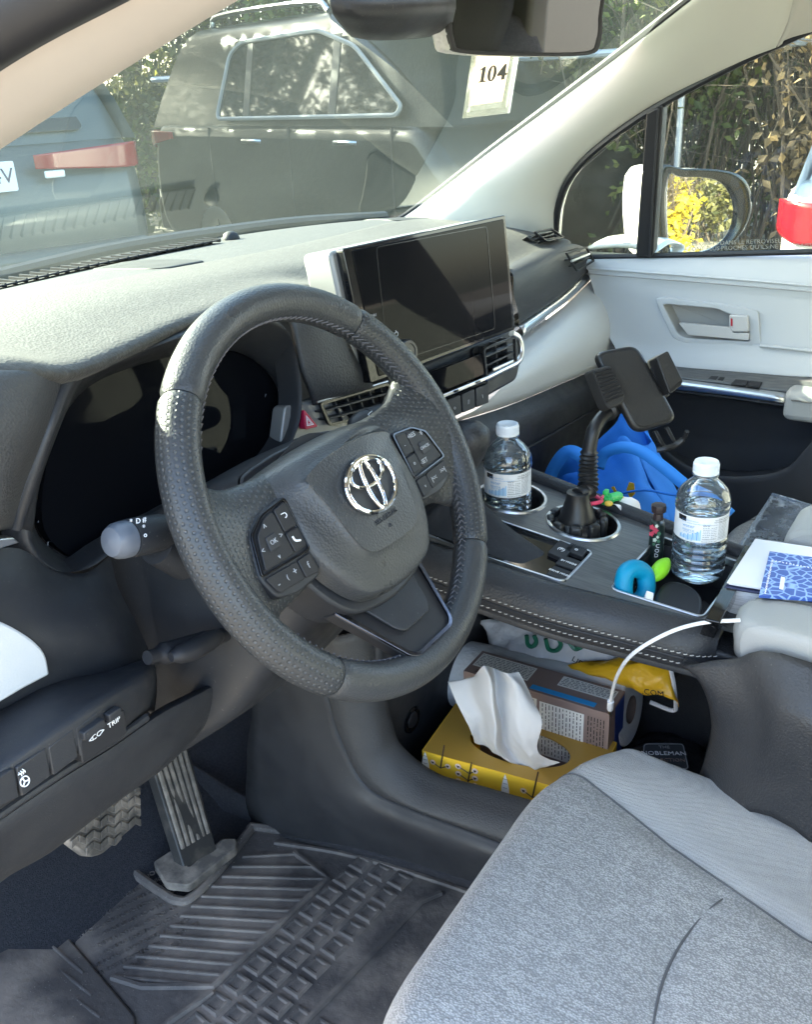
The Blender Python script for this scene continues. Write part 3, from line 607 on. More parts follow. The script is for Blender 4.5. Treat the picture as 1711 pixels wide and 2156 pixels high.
# ================================================================== STEERING WHEEL (own frame)
sw_ = thing('steering_wheel', 'black perforated leather steering wheel with chrome emblem and thumb buttons', 'steering wheel', (0, 0, 0), rot=Rw.to_euler()); LOCAL.add(sw_.name)
RR, RX, RY = .1700, .0165, .0175
m = mat('perforated_leather', (.034, .036, .038), .40, bump=[('voro', 480, .25, .001), ('noise', 1300, .15, .0005)])
n, l = m.node_tree.nodes, m.node_tree.links     # rows of punched dots in the leather, set out along the rim by its UVs
uv = n.new('ShaderNodeTexCoord'); sx_ = n.new('ShaderNodeSeparateXYZ'); l.new(uv.outputs['UV'], sx_.inputs[0])
def mth(op, a, b=None):
    k = n.new('ShaderNodeMath'); k.operation = op
    for i, v_ in enumerate((a, b)):
        if v_ is None: continue
        if isinstance(v_, (int, float)): k.inputs[i].default_value = v_
        else: l.new(v_, k.inputs[i])
    return k.outputs[0]
iv = mth('FLOOR', sx_.outputs[1]); off = mth('MULTIPLY', mth('FRACT', mth('MULTIPLY', iv, .5)), 1.0)
fx = mth('SUBTRACT', mth('FRACT', mth('ADD', sx_.outputs[0], off)), .5); fy = mth('SUBTRACT', mth('FRACT', sx_.outputs[1]), .5)
dd = mth('SQRT', mth('ADD', mth('MULTIPLY', fx, fx), mth('MULTIPLY', fy, fy)))
mr = n.new('ShaderNodeMapRange'); mr.interpolation_type = 'SMOOTHSTEP'; mr.inputs[1].default_value = .12; mr.inputs[2].default_value = .30; l.new(dd, mr.inputs[0])
b_ = n['Principled BSDF']; bp = n.new('ShaderNodeBump'); bp.inputs['Strength'].default_value = .8; bp.inputs['Distance'].default_value = .0010; l.new(mr.outputs[0], bp.inputs['Height'])
b = n['Principled BSDF']; old = b.inputs['Normal'].links[0].from_socket; l.new(old, bp.inputs['Normal']); mxc = n.new('ShaderNodeMix'); mxc.data_type = 'RGBA'; mxc.inputs[6].default_value = (.056, .058, .060, 1); mxc.inputs[7].default_value = (.030, .032, .034, 1); l.new(mr.outputs[0], mxc.inputs[0]); l.new(mxc.outputs[2], b_.inputs['Base Color']); l.new(bp.outputs[0], b.inputs['Normal'])
def rim(a0, a1, name, m):
    N = int(abs(a1-a0)/1.5)+1; K = 28; v = []; f = []; uvs = []
    for i in range(N+1):
        a = math.radians(a0+(a1-a0)*i/N); sq = 1.0
        if i in (0, N): sq = .90
        for k in range(K):
            t = 2*math.pi*k/K; r = RR+RX*sq*math.cos(t); v.append((r*math.cos(a), r*math.sin(a), RY*sq*math.sin(t))); uvs.append((a*RR/.0052, k*20/K))
    for i in range(N):
        for k in range(K): f.append([i*K+k, i*K+(k+1) % K, (i+1)*K+(k+1) % K, (i+1)*K+k])
    f += [list(range(K)), list(range(N*K, N*K+K))[::-1]]
    o = mesh(name, v, f, m, sw_, True, ang=60); ul = o.data.uv_layers.new(name='UVMap')
    for p in o.data.polygons:
        ks = [o.data.loops[li].vertex_index for li in p.loop_indices]
        for li, vi in zip(p.loop_indices, ks):
            u_, v_ = uvs[vi]
            if len(ks) == 4 and vi % K == 0 and any(q % K == K-1 for q in ks): v_ = 20
            ul.data[li].uv = (u_, v_)
    return fixn(o)
SA = (48.7, 135.3, 226.8, 317.5)
rim(SA[0]+.15, SA[1]-.15, 'rim_top_cover', 'cover_leather'); rim(SA[1]+.15, SA[2]-.15, 'rim_grip', 'perforated_leather')
rim(SA[2]+.15, SA[3]-.15, 'rim_lower_cover', 'cover_leather'); rim(SA[3]+.15, SA[0]+360-.15, 'rim_grip', 'perforated_leather')
mat('thread', (.085, .083, .09), .7)
st = []
for i in range(150):                                  # cross stitches along the inner edge of the rim
    a = math.radians(180*i/150*2); 
    if 150 < (360*i/150) % 360 < 210: continue
    for s_ in (-1, 1):
        r = RR-RX-.0002; c = V((r*math.cos(a), r*math.sin(a), .003)); t_ = V((-math.sin(a), math.cos(a), 0))
        st.append(tube_vf([c-t_*.0022+V((0, 0, s_*.0042))-V((math.cos(a), math.sin(a), 0))*-.0006, c+t_*.0022], .00075, 5))
stuff(mesh('stitching', *join(st), 'thread', sw_)); 
# spokes at three and nine o'clock, wrapped in leather
def spoke(s_):
    q = [[(.062, .040, -.014), (.062, .022, -.002), (.066, -.02, .0), (.070, -.050, -.010)], [(.092, .040, -.012), (.090, .028, .0), (.095, -.02, .0), (.094, -.054, -.012)],
         [(.122, .044, -.010), (.122, .024, .002), (.128, -.018, .0), (.124, -.058, -.012)], [(.146, .058, -.006), (.150, .026, .008), (.152, -.026, .006), (.144, -.072, -.006)], [(.166, .066, .0), (.168, .03, .012), (.168, -.03, .012), (.160, -.082, .0)]]
    q = [[V((s_*x, y, z)) for x, y, z in r] for r in q]
    q = [[r[0]+V((0, -.006, -.016))]+r+[r[3]+V((0, .006, -.016))] for r in q]
    return fixn(surf('spoke_cover', q, 'perforated_leather' if s_ > 0 else 'perforated_leather', sw_, 5, sol=.003))
for s_ in (-1, 1):
    o = spoke(s_); ul = o.data.uv_layers.new(name='UVMap')
    for lp_ in o.data.loops:
        c = o.data.vertices[lp_.vertex_index].co; ul.data[lp_.index].uv = (c.y/.0052, c.x/.0052)
mat('grey_print', (.34, .35, .37), .5)
# button pods
for s_ in (-1, 1):
    def q(pts, z): return [V((s_*x, y, z)) for x, y in pts]
    pod = prism('button_pod', rounded(q([(.078, .020), (.112, .017), (.131, .006), (.141, -.026), (.134, -.046), (.112, -.052), (.080, -.050)], -.008), .006), (0, 0, .015), 'dark_plastic', sw_, .0015)
    fr_o = rounded(q([(.082, .017), (.110, .014), (.127, .004), (.137, -.026), (.084, -.0265)], .0072), .005)
    a = q([(.0995, .0135), (.110, .0125), (.1255, .003), (.1345, -.0235), (.0995, -.0235)], .008); prism('button', rounded(a, .003), (0, 0, .0022), 'matt_black', pod, .0007)
    a = q([(.083, .0155), (.098, .0137), (.098, -.0055), (.083, -.0055)], .008); prism('button', rounded(a, .002), (0, 0, .0022), 'matt_black', pod, .0007)
    a = q([(.083, -.007), (.098, -.007), (.098, -.0235), (.083, -.0235)], .008); prism('button', rounded(a, .002), (0, 0, .0022), 'matt_black', pod, .0007)
    prism('button', rounded(q([(.1085, -.001), (.120, -.001), (.1215, -.013), (.1085, -.013)], .0095), .002), (0, 0, .0018), 'dark_plastic', pod, .0007)
    a = q([(.1005, -.030), (.1375, -.028), (.131, -.0435), (.1005, -.0455)], .006); prism('button', rounded(a, .003), (0, 0, .003), 'matt_black', pod, .0007)
    a = q([(.083, -.030), (.099, -.030), (.099, -.0455), (.083, -.0475)], .006); prism('button', rounded(a, .002), (0, 0, .003), 'matt_black', pod, .0007)
    frame('pod_rim', rounded(q([(.080, .019), (.112, .016), (.1305, .006), (.1405, -.026), (.081, -.0285)], .0075), .004), rounded(q([(.082, .017), (.1113, .0142), (.1285, .0045), (.1378, -.0248), (.082, -.0268)], .0075), .004), (0, 0, .0022), 'gloss_black', pod, .0004)
    def tx(t_, x, y, sz, z=.0104, m='grey_print'): text('marking', t_, V((x, y, z)), WX*0+V((1, 0, 0)), V((0, 1, 0)), sz, m, pod)
    if s_ > 0:
        tx('+RES', .1045, .0085, .0062); tx('CANCEL', .1148, -.007, .0042, .0116); tx('-SET', .105, -.0185, .0062)
        tx('>>|', .127, -.036, .0065, .0092); tx('|<<', .109, -.0378, .0065, .0092); tx('*', .1205, .004, .011); tx('-', .089, .004, .007); tx('o', .090, -.015, .006); tx('v', .091, -.039, .005, .0092)
    else:
        tx('OK', -.1145, -.007, .0055, .0116); tx('^', -.1145, .0055, .008); tx('v', -.1155, -.019, .006); tx('<', -.1275, -.009, .0065); tx('>', -.1035, -.006, .0065)
        p = V((-.090, .006, .0104)); tube('marking', [p+V((.002*math.cos(a), .002*math.sin(a), 0)) for a in [-2+k*.4 for k in range(9)]]+[p+V((-.0035, .002, 0))], .0004, 'white_print', pod, 4)
        tube('marking', spline([V((-.0935, -.0115, .0104)), V((-.0925, -.0155, .0104)), V((-.0875, -.0175, .0104))], 4), .0009, 'white_print', pod, 5)
        tx('+', -.107, -.036, .0085, .0092); tx('-', -.128, -.037, .0085, .0092); tx('(', -.117, -.0365, .0055, .0092); tx('f', -.091, -.038, .008, .0092)
# airbag cover: raised plateau with bevelled flanks
def pad_loop(pts): return [V((-x, y, z)) for x, y, z in pts[::-1] if x > 1e-6] + [V(p) for p in pts]
L0 = [(0, .048, -.016), (.05, .046, -.018), (.108, .038, -.026), (.122, .029, -.026), (.092, .012, -.018), (.0865, -.01, -.012), (.083, -.035, -.008), (.072, -.064, -.004), (.053, -.088, -.001), (.028, -.0965, .001), (0, -.099, .002)]
L1 = [(0, .045, -.002), (.05, .043, -.004), (.106, .035, -.014), (.119, .028, -.015), (.090, .012, -.004), (.0845, -.01, .003), (.081, -.035, .006), (.070, -.062, .009), (.0515, -.0855, .0115), (.027, -.094, .0125), (0, -.096, .013)]
L2 = [(0, .040, .012), (.044, .038, .010), (.078, .030, .002), (.088, .024, .0), (.080, .012, .006), (.0765, -.01, .011), (.074, -.035, .013), (.064, -.058, .0155), (.048, -.079, .0165), (.026, -.0875, .0175), (0, -.0895, .018)]
L3 = [(0, .031, .0225), (.036, .030, .021), (.058, .024, .018), (.060, .018, .018), (.0575, .010, .020), (.054, -.01, .0225), (.050, -.032, .0235), (.044, -.048, .0240), (.032, -.060, .0245), (.018, -.0635, .0245), (0, -.064, .0248)]
L4 = [(0, .030, .0235), (.034, .028, .0225), (.056, .022, .0205), (.0565, .016, .0208), (.054, .006, .0222), (.050, -.012, .0242), (.046, -.032, .0252), (.041, -.046, .0256), (.032, -.0545, .0258), (.018, -.0575, .0259), (0, -.058, .0260)]
L3 = [(x*1.03, y*1.025, z-.0006) for x, y, z in L4]; L35 = [(x*1.09+.0005, y*1.08, z-.0046) for x, y, z in L4]
rows = [pad_loop(q_) for q_ in (L0, L1, L2, L35, L3, L4)]; cpt = V((0, -.010, .0268)); rows.append([p.lerp(cpt, .6)+V((0, 0, .0004)) for p in rows[-1]]); rows.append([p.lerp(cpt, .98) for p in rows[-2]])
rows = [r[:1]+r[1:] for r in rows]
surf('airbag_cover', rows, 'cover_leather', sw_, 4, closed=True)
# back shell framing the pad
bs = [(0, .0, -.02), (.085, -.0, -.016), (.0905, -.028, -.012), (.079, -.066, -.008), (.058, -.095, -.005), (.03, -.1045, -.003), (0, -.107, -.002)]
lo = [V((-x, y, z)) for x, y, z in bs[::-1]]+[V(p) for p in bs[1:-1]]
prism('hub_shell', spline(lo, 3, True), (0, 0, -.045), 'dark_plastic', sw_, .003)
lathe('hub_back', [(0, -.06), (.06, -.06), (.066, -.03), (.07, -.02), (0, -.02)], (0, -.015, 0), 'matt_black', sw_, segs=36)
# lower spoke with its black bright-edged insert
mat('dark_chrome', (.10, .105, .13), .25, 1)
ls = [(-.066, -.088, -.020), (-.036, -.154, .010), (-.028, -.1585, .012), (.028, -.1585, .012), (.036, -.154, .010), (.066, -.088, -.020)]
prism('lower_spoke', rounded([V(p) for p in ls], .006), (0, 0, -.014), 'matt_black', sw_, .002)
nz = V((0, .42, .9)); lf = rounded([V(p) for p in ls], .006); li = rounded([V((x*.93, y*.978, z-.001)) for x, y, z in ls], .006); frame('spoke_trim', lf, li, nz*.0025, 'dark_chrome', sw_, .0006)
prism('spoke_insert', rounded([V(p) for p in ((-.046, -.085, -.019), (-.027, -.130, .000), (-.020, -.1365, .003), (.020, -.1365, .003), (.027, -.130, .0), (.046, -.085, -.019))], .006), nz*.003, 'dark_plastic', sw_, .001)
# chrome emblem: ring with crossed ovals
em = []
C_ = V((0, -.008, .0285))
def oval(c, a, b, r, flat=.7): return tube_vf([c+V((a*math.cos(t), b*math.sin(t), 0)) for t in [2*math.pi*k/48 for k in range(49)]], r, 8, False)
v, f = oval(C_, .0325, .0235, .0022); em.append((v, f)); em.append(oval(C_+V((0, .0103, 0)), .0225, .0108, .0018)); em.append(oval(C_+V((0, -.0005, .0006)), .0078, .0222, .0018))
mesh('emblem', *join(em), 'chrome', sw_)
lathe('emblem_recess', [(0, 0), (.0335, 0), (.0345, .0006), (0, .0006)], C_-V((0, 0, .0022)), 'dark_plastic', sw_, R=M(((1, 0, 0), (0, .74, 0), (0, 0, 1))), segs=48)
mat('embossed', (.022, .024, .028), .5)
text('marking', 'SRS AIRBAG', V((0, -.0385, .0268)), V((1, 0, 0)), V((0, 1, 0)), .0062, 'embossed', sw_, .0008); text('marking', 'A', V((0, -.0465, .0266)), V((1, 0, 0)), V((0, 1, 0)), .005, 'embossed', sw_, .0008)
# ================================================================== PEDALS
mat('dirty_rubber', (.10, .088, .076), .8, bump=[('noise', 300, .4, .002)], mott=(38, (.27, .23, .19), .42, .66))
mat('dirty_metal', (.035, .034, .033), .5, .2, mott=(30, (.13, .11, .09), .5, .8)); mat('pedal_rib', (.15, .13, .11), .8, mott=(60, (.28, .24, .20), .4, .7))
ac = thing('accelerator_pedal', 'tall ribbed accelerator pedal hinged on the floor right of the brake', 'pedal', (.09, .37, -.70))
tl, tr_, br, bl_ = Y(322, 1618, .455), Y(392, 1560, .462), Z(462, 1806, -.685), Z(392, 1842, -.685)
pn = (tr_-tl).cross(bl_-tl).normalized(); pn = pn if pn.dot(POS-tl) > 0 else -pn
prism('plate', rounded([tl, tr_, br, bl_], .006), -pn*.018, 'dirty_metal', ac, .003)
for k in range(6):
    t = .06+k*.15; a, b = tl.lerp(tr_, t), bl_.lerp(br, t); a2, b2 = tl.lerp(tr_, t+.085), bl_.lerp(br, t+.085); e = .22
    b, b2 = b.lerp(a, e), b2.lerp(a2, e)
    prism('rib', [a, a2, b2, b], pn*.0045, 'pedal_rib', ac, .001)
prism('heel', rounded([Z(325, 1830, -.69), Z(372, 1800, -.69), Z(400, 1842, -.69), Z(470, 1780, -.69), Z(502, 1780, -.69), Z(500, 1800, -.69), Z(400, 1880, -.69), Z(352, 1875, -.69)], .006), (0, 0, .014), 'dirty_rubber', ac, .004)
bk = thing('brake_pedal', 'wide brake pedal with worn chevron rubber, left of the accelerator', 'pedal', (-.04, .39, -.52))
q = [Y(128, 1752, .385), Y(270, 1640, .40), Y(292, 1650, .40), Y(299, 1712, .392), Y(292, 1732, .388), Y(215, 1800, .375), Y(188, 1806, .375), Y(150, 1778, .38)]
bn = (q[1]-q[0]).cross(q[5]-q[0]).normalized(); bn = bn if bn.dot(POS-q[0]) > 0 else -bn
prism('pad', rounded(q, .008), -bn*.016, 'dirty_rubber', bk, .003)
tube('arm', [Y(210, 1700, .41), Y(200, 1600, .46), Y(220, 1500, .50)], .010, 'matt_black', bk)
lx, ly = (q[4]-q[7]).normalized(), None; ly = bn.cross(lx).normalized(); ly = ly if ly.z > 0 else -ly; c0 = (q[0]+q[3]+q[5]+q[1])/4
q2 = [((p-c0).dot(lx), (p-c0).dot(ly)) for p in rounded(q, .008)]; cv = None
for i in range(-7, 8):
    for j in range(-5, 6):
        ctr = (i*.0125, j*.0135)
        if not (inpoly((ctr[0]-.004, ctr[1]), q2) and inpoly((ctr[0]+.004, ctr[1]), q2)): continue
        s_ = 1 if i % 2 else -1
        p = [(-.0056, -.0045-s_*.0028), (.0056, -.0045+s_*.0028), (.0056, .0045+s_*.0028), (-.0056, .0045-s_*.0028)]
        prism('tread_block', [c0+lx*(ctr[0]+a)+ly*(ctr[1]+b) for a, b in p], bn*.003, 'dirty_rubber', bk, .0008)
# ================================================================== FLOOR MAT
mat('mat_rubber', (.066, .059, .056), .66, bump=[('noise', 90, .35, .004), ('noise', 600, .3, .001)], mott=(11, (.22, .185, .155), .40, .66), specks=.7)
fm = thing('floor_mat', 'dirty black rubber floor mat with ribs, square treads and moulded warning', 'floor mat', (.05, .2, -.705))
MZ = -.70
mo = [Z(x, y, MZ) for x, y in ((45, 1858), (225, 1796), (330, 1872), (375, 1898), (408, 1888), (470, 1822), (522, 1752), (545, 1741), (720, 1768), (1000, 1852), (1180, 1930))]+[V((.30, -.35, MZ)), V((-.32, -.35, MZ)), V((-.32, .12, MZ)), Z(160, 2300, MZ), Z(285, 2138, MZ)]
prism('mat_sheet', rounded(mo, .012), (0, 0, -.012), 'mat_rubber', fm, .003)
lipp = spline([Z(x, y, MZ+.004) for x, y in ((225, 1797), (330, 1872), (375, 1897), (408, 1887), (470, 1822), (524, 1752), (546, 1743), (720, 1770), (1000, 1854), (1180, 1930))], 5)
tube('raised_lip', lipp, .007, 'mat_rubber', fm, 8)
tube('raised_lip', [p+V((0, -.03, .0)) for p in spline([Z(x, y, MZ) for x, y in ((546, 1760), (720, 1790), (1000, 1880), (1180, 1955))], 5)], .004, 'mat_rubber', fm, 6)
prism('footrest_flap', [Z(-160, 1790, MZ+.05), Z(8, 1826, MZ+.012), Z(45, 1858, MZ+.004), Z(285, 2138, MZ+.004), Z(300, 2330, MZ+.004), Z(-200, 2400, MZ+.05)], (0, 0, -.008), 'mat_rubber', fm, .003)
for k in range(6):
    tube('flap_rib', [Z(10+k*6, 1905+k*52, MZ+.012), Z(175+k*18, 2050+k*46, MZ+.0045)], .0022, 'mat_rubber', fm, 6)
def lerp2(P, t):
    for (t0, p0), (t1, p1) in zip(P, P[1:]):
        if t <= t1: s_ = (t-t0)/(t1-t0); return p0[0]+(p1[0]-p0[0])*s_, p0[1]+(p1[1]-p0[1])*s_
LA = ((0, (512, 1806)), (.7, (330, 1980)), (1, (235, 2058))); RB = ((0, (628, 1800)), (.15, (690, 1848)), (1, (448, 2078)))
for k in range(13):
    t = k/12; a, b = Z(*lerp2(LA, t), MZ), Z(*lerp2(RB, t), MZ)
    tube('rib', [a, a+V((0, 0, .0016)), b+V((0, 0, .0016)), b], .0026, 'mat_rubber', fm, 6)
for P in (((235, 2058), (300, 2078), (448, 2078), (690, 1850), (620, 1795)), ((635, 2160), (887, 1899), (930, 1880)), ((330, 2170), (448, 2090))):
    tube('moulded_line', [Z(x, y, MZ+.001) for x, y in P], .0045, 'mat_rubber', fm, 6)
# square treads: one mesh shared by all
tb = None; tp = [(.0135, 0), (.0115, .005), (.0085, .005), (.0065, .0028)]
cv_ = []
for r_, z_ in tp:
    cv_ += [V((sx*r_, sy*r_, z_)) for sx, sy in ((-1, -1), (1, -1), (1, 1), (-1, 1))]
cf = [[i*4+k, i*4+(k+1) % 4, (i+1)*4+(k+1) % 4, (i+1)*4+k] for i in range(3) for k in range(4)]+[[12, 13, 14, 15]]
tm = bpy.data.meshes.new('tread_block'); tm.from_pydata([tuple(v) for v in cv_], [], cf); tm.update(); tm.materials.append(MT['mat_rubber'])
nb = 0
l1a, l1b, l2a, l2b = [Z(x, y, MZ) for x, y in ((693, 1847), (446, 2077), (887, 1899), (635, 2156))]
for i in range(-9, 12):
    for j in range(0, 9):
        x = l1a.x+.008-.0345*i+(j % 2)*.0; y = .189-.0325*j
        y1 = l1a.y+(l1b.y-l1a.y)*(x-l1a.x)/(l1b.x-l1a.x)-.018; y2 = l2a.y+(l2b.y-l2a.y)*(x-l2a.x)/(l2b.x-l2a.x)+.016
        y += (x-.1)*-.1
        if y > y1 or y < y2 or x > .235: 
            if not (x < -.03 and y < .19 and y > -.1): continue
            if y > y1: continue
        o = bpy.data.objects.new('tread_block', tm); col.objects.link(o); o.parent = fm; o.matrix_parent_inverse = wm(fm).inverted()
        o.location = (x, y, MZ+.0); o.rotation_euler = (0, 0, -.10+random.uniform(-.04, .04)); o.scale = (1, 1, random.uniform(.6, .85)); nb += 1
ux = (Z(420, 1985, MZ)-Z(235, 2010, MZ)).normalized()
wt = ['WARNING / ATTENTION', 'NEVER USE IN DIFFERENT VEHICLES', "N'ALLER PAS AUTORISES REMOVED", 'INTO PLACE MOUNTED WITH CLIPS', 'ARRIERE LES ADAPTER', 'NEVER INSTALL ON TOP OF', 'AN EXISTING FLOOR MAT', "NE JAMAIS L'INSTALLER PAR-DESSUS", 'LE TAPIS PROTECTEUR DEJA PLACE', "DRIVER'S SIDE ONLY"]
P0, P1 = Z(240, 1868, MZ), Z(350, 2000, MZ); dx_ = (Z(330, 1880, MZ)-Z(215, 1935, MZ)).normalized()
for k, s_ in enumerate(wt):
    c = Z(250+k*8, 1872+k*15.5, MZ+.0004); text('moulded_lettering', s_, c, dx_, V((-dx_.y, dx_.x, 0)), .0088 if k else .011, 'mat_rubber', fm, .0008)

# ================================================================== CENTRE CONSOLE
con = thing('center_console', 'wide bridge console with wood look top, cup holders, stitched pad and open lower tray', 'console', (.38, -.05, -.62))
m = mat('wood_look', (.060, .062, .064), .35, mott=(14, (.11, .112, .112), .42, .62, (60, 2.2, 4)), bump=[('noise', 900, .1, .0004)])
def holes_plate(name, outer, holes, th, m, parent):
    bm = bmesh.new(); es = []
    for lp_ in [outer]+holes:
        vs = [bm.verts.new(p) for p in lp_]; es += [bm.edges.new((vs[i], vs[(i+1) % len(vs)])) for i in range(len(vs))]
    bmesh.ops.triangle_fill(bm, use_beauty=True, use_dissolve=False, edges=es)
    bmesh.ops.recalc_face_normals(bm, faces=bm.faces)
    if sum((f.normal.z for f in bm.faces)) < 0: bmesh.ops.reverse_faces(bm, faces=bm.faces)
    me = bpy.data.meshes.new(name); bm.to_mesh(me); bm.free(); o = link(name, me, m, parent)
    s_ = o.modifiers.new('solid', 'SOLIDIFY'); s_.thickness = th; s_.offset = -1; return o
KX = V((1, 0, 0)); KY = CN.cross(KX).normalized()
c1, c2 = K(1078, 1047), K(1229, 1101); CR = .0435
gate = rounded([K(1190, 1229), K(1252, 1163), K(905, 1046), K(850, 1040), K(820, 1112)], [.012, .010, .012, .01, .01], 5)
tray = rounded([K(1283, 1240), K(1388, 1128), K(1570, 1186), K(1483, 1303)], .010, 5)
outer = [K(800, 1106), K(891, 1131), K(1190, 1231), K(1473, 1302), K(1560, 1322), K(1640, 1195), K(1440, 1131), K(1330, 1088), K(1130, 1010), K(1000, 960), K(850, 970)]
holes_plate('top_plate', outer, [ring(c1, CN, CR), ring(c2, CN, CR), gate, tray], .008, 'wood_look', con)
Rk = basis(KX, KY, CN)
for c in (c1, c2):
    lathe('cup_holder', [(CR-.0015, -.075), (CR-.001, -.008), (CR-.002, -.001), (CR-.0005, .0022), (CR+.003, .0024), (CR+.0045, .0002)], c, 'satin_silver', con, R=Rk, segs=56, cap=False)
    lathe('cup_well', [(0, -.072), (CR-.004, -.072), (CR-.0028, -.068), (CR-.0025, -.009)], c, 'matt_black', con, R=Rk, segs=48, cap=False)
gi = inset(gate, .003); 
if (gi[0]-gate[4]).length > (gate[0]-gate[4]).length+.002: gi = inset(gate, -.003)
frame('gate_frame', [p+CN*.002 for p in gate], [p+CN*.002 for p in gi], -CN*.006, 'satin_silver', con, .0006)
prism('gate_panel', [p-CN*.003 for p in gi], -CN*.005, 'gloss_black', con)
ti = inset(tray, .003)
if (ti[0]-tray[8]).length > (tray[0]-tray[8]).length+.002: ti = inset(tray, -.003)
frame('tray_frame', [p+CN*.0015 for p in tray], [p+CN*.0015 for p in ti], -CN*.01, 'satin_silver', con, .0008)
v = [p-CN*.006 for p in tray]+[p-CN*.046 for p in tray]; k_ = len(tray)
mesh('tray_liner', v, [[i, (i+1) % k_, k_+(i+1) % k_, k_+i] for i in range(k_)]+[list(range(k_, 2*k_))], 'matt_black', con, True, sol=.003)
def kbtn(q, m='matt_black', o=.002, th=.006): return prism('console_button', rounded([K(x, y, o) for x, y in q], .002), -CN*th, m, con, .0008)
bq = [((1154, 1162), (1180, 1136), (1212, 1150), (1188, 1177)), ((1190, 1157), (1203, 1142), (1240, 1155), (1228, 1172)), ((1170, 1186), (1186, 1168), (1226, 1182), (1212, 1200)), ((1152, 1208), (1168, 1190), (1206, 1204), (1192, 1222))]
for q_, s_ in zip(bq, ('(P)', 'o', 'EV MODE', 'DRIVE MODE')):
    o = kbtn(q_); c = sum((K(x, y, .0022) for x, y in q_), V((0, 0, 0)))/4; ux = (K(*q_[3])-K(*q_[0])).normalized()*1; uy = (K(*q_[1])-K(*q_[0])).normalized()
    text('marking', s_, c, (K(*q_[2])-K(*q_[1])).normalized(), uy, .0085 if len(s_) < 4 else .0046, 'white_print', o)
for s_, (x, y) in zip('NDSR', ((905, 1118), (929, 1122), (919, 1132), (893, 1112))): text('marking', s_, K(x, y, -.0025), KX, KY, .009, 'white_print', con)
# shift lever with its folded leather boot
mat('boot_cloth', (.018, .019, .023), .7, bump=[('noise', 60, .5, .006), ('noise', 800, .2, .0006)])
base = [K(x, y, -.003) for x, y in ((880, 1110), (920, 1128), (1000, 1155), (1085, 1185), (1118, 1180), (1146, 1162), (1085, 1130), (1000, 1095), (930, 1068), (885, 1068))]
top = K(968, 1010, .045)
rows = [base]
for t in (.25, .5, .75, .92):
    r = []
    for i, p in enumerate(base):
        k = (1-t)**1.4*.9+.1; qq = top+(p-K(985, 1118, -.003))*k; z = K(985, 1118, -.003).lerp(top, t)
        qq = z+(p-K(985, 1118, -.003))*(k*(1+.16*(-1)**i*(1-t))); r.append(qq)
    rows.append(r)
surf('shift_boot', rows, 'boot_cloth', con, 4, closed=True)
kb_ = X(985, 945, .325); tube('shift_lever', [top, kb_], .007, 'matt_black', con)
lathe('shift_knob', [(0, -.040), (.012, -.038), (.018, -.02), (.0235, .004), (.0245, .016), (.021, .028), (.012, .034), (0, .0355)], kb_, 'dark_leather', con, R=basis(V((1, 0, 0)), V((0, .97, .24)), V((0, -.24, .97))), segs=24)
# stitched side pad on the driver side
pt = [(800, 1108), (891, 1134), (1040, 1185), (1190, 1233), (1330, 1268), (1473, 1303), (1535, 1322)]
P_t = [K(*p) for p in pt]
offs = [(0, 0), (-.010, .001), (-.024, -.010), (-.031, -.026), (-.030, -.038), (-.025, -.050), (-.012, -.057)]
rows = [[p+V((dx, 0, dz)) for p in P_t] for dx, dz in offs]
for r in rows[1:]: r[-1] = r[-1]+V((.012, .006, 0))
surf('side_pad', rows, 'dark_leather', con, 6)
sl_ = [p+V((-.0322, 0, -.033)) for p in P_t]
tube('seam', spline([p+V((.0005, 0, 0)) for p in sl_[:-1]]+[sl_[-1]+V((.014, .004, 0))], 6), .0015, 'matt_black', con, 6)
mat('stitch_thread', (.36, .35, .33), .7); st = []
for dz, dx in ((.0065, -.0008), (-.0065, -.0004)):
    pp = spline([p+V((dx, 0, dz)) for p in sl_[:-1]]+[sl_[-1]+V((.014, .004, dz))], 60); acc = 0; last = pp[0]
    for a, b in zip(pp, pp[1:]):
        acc += (b-a).length
        if acc > .0062:
            acc = 0; d = (b-a).normalized(); st.append(tube_vf([b-d*.0019-V((0, 0, .0004)), b+V((-.0008, 0, .0002)), b+d*.0019+V((0, 0, .0006))], .0006, 5))
stuff(mesh('stitching', *join(st), 'stitch_thread', con))
# rear-right edge rail towards passenger
tube('edge_rail', [K(1000, 955, .001), K(1130, 1006, .002), K(1330, 1082, .002), K(1445, 1126, .002), K(1600, 1178, .002)], .010, 'dark_leather', con, 12)
prism('passenger_side', [K(1000, 958, -.004), K(1440, 1130, -.004), K(1640, 1195, -.004), V((.50, -.36, -.6)), V((.55, .15, -.6))], (.012, 0, 0), 'dark_leather', con, .004)
# underside and opening of the bridge
un = [[p+V((-.011, 0, -.056)) for p in P_t], [p+V((-.008, 0, -.064)) for p in P_t], [p+V((.05, 0, -.066)) for p in P_t], [p+V((.22, 0, -.058)) for p in P_t]]
surf('bridge_underside', un, 'dark_plastic', con, 4, sol=.003)
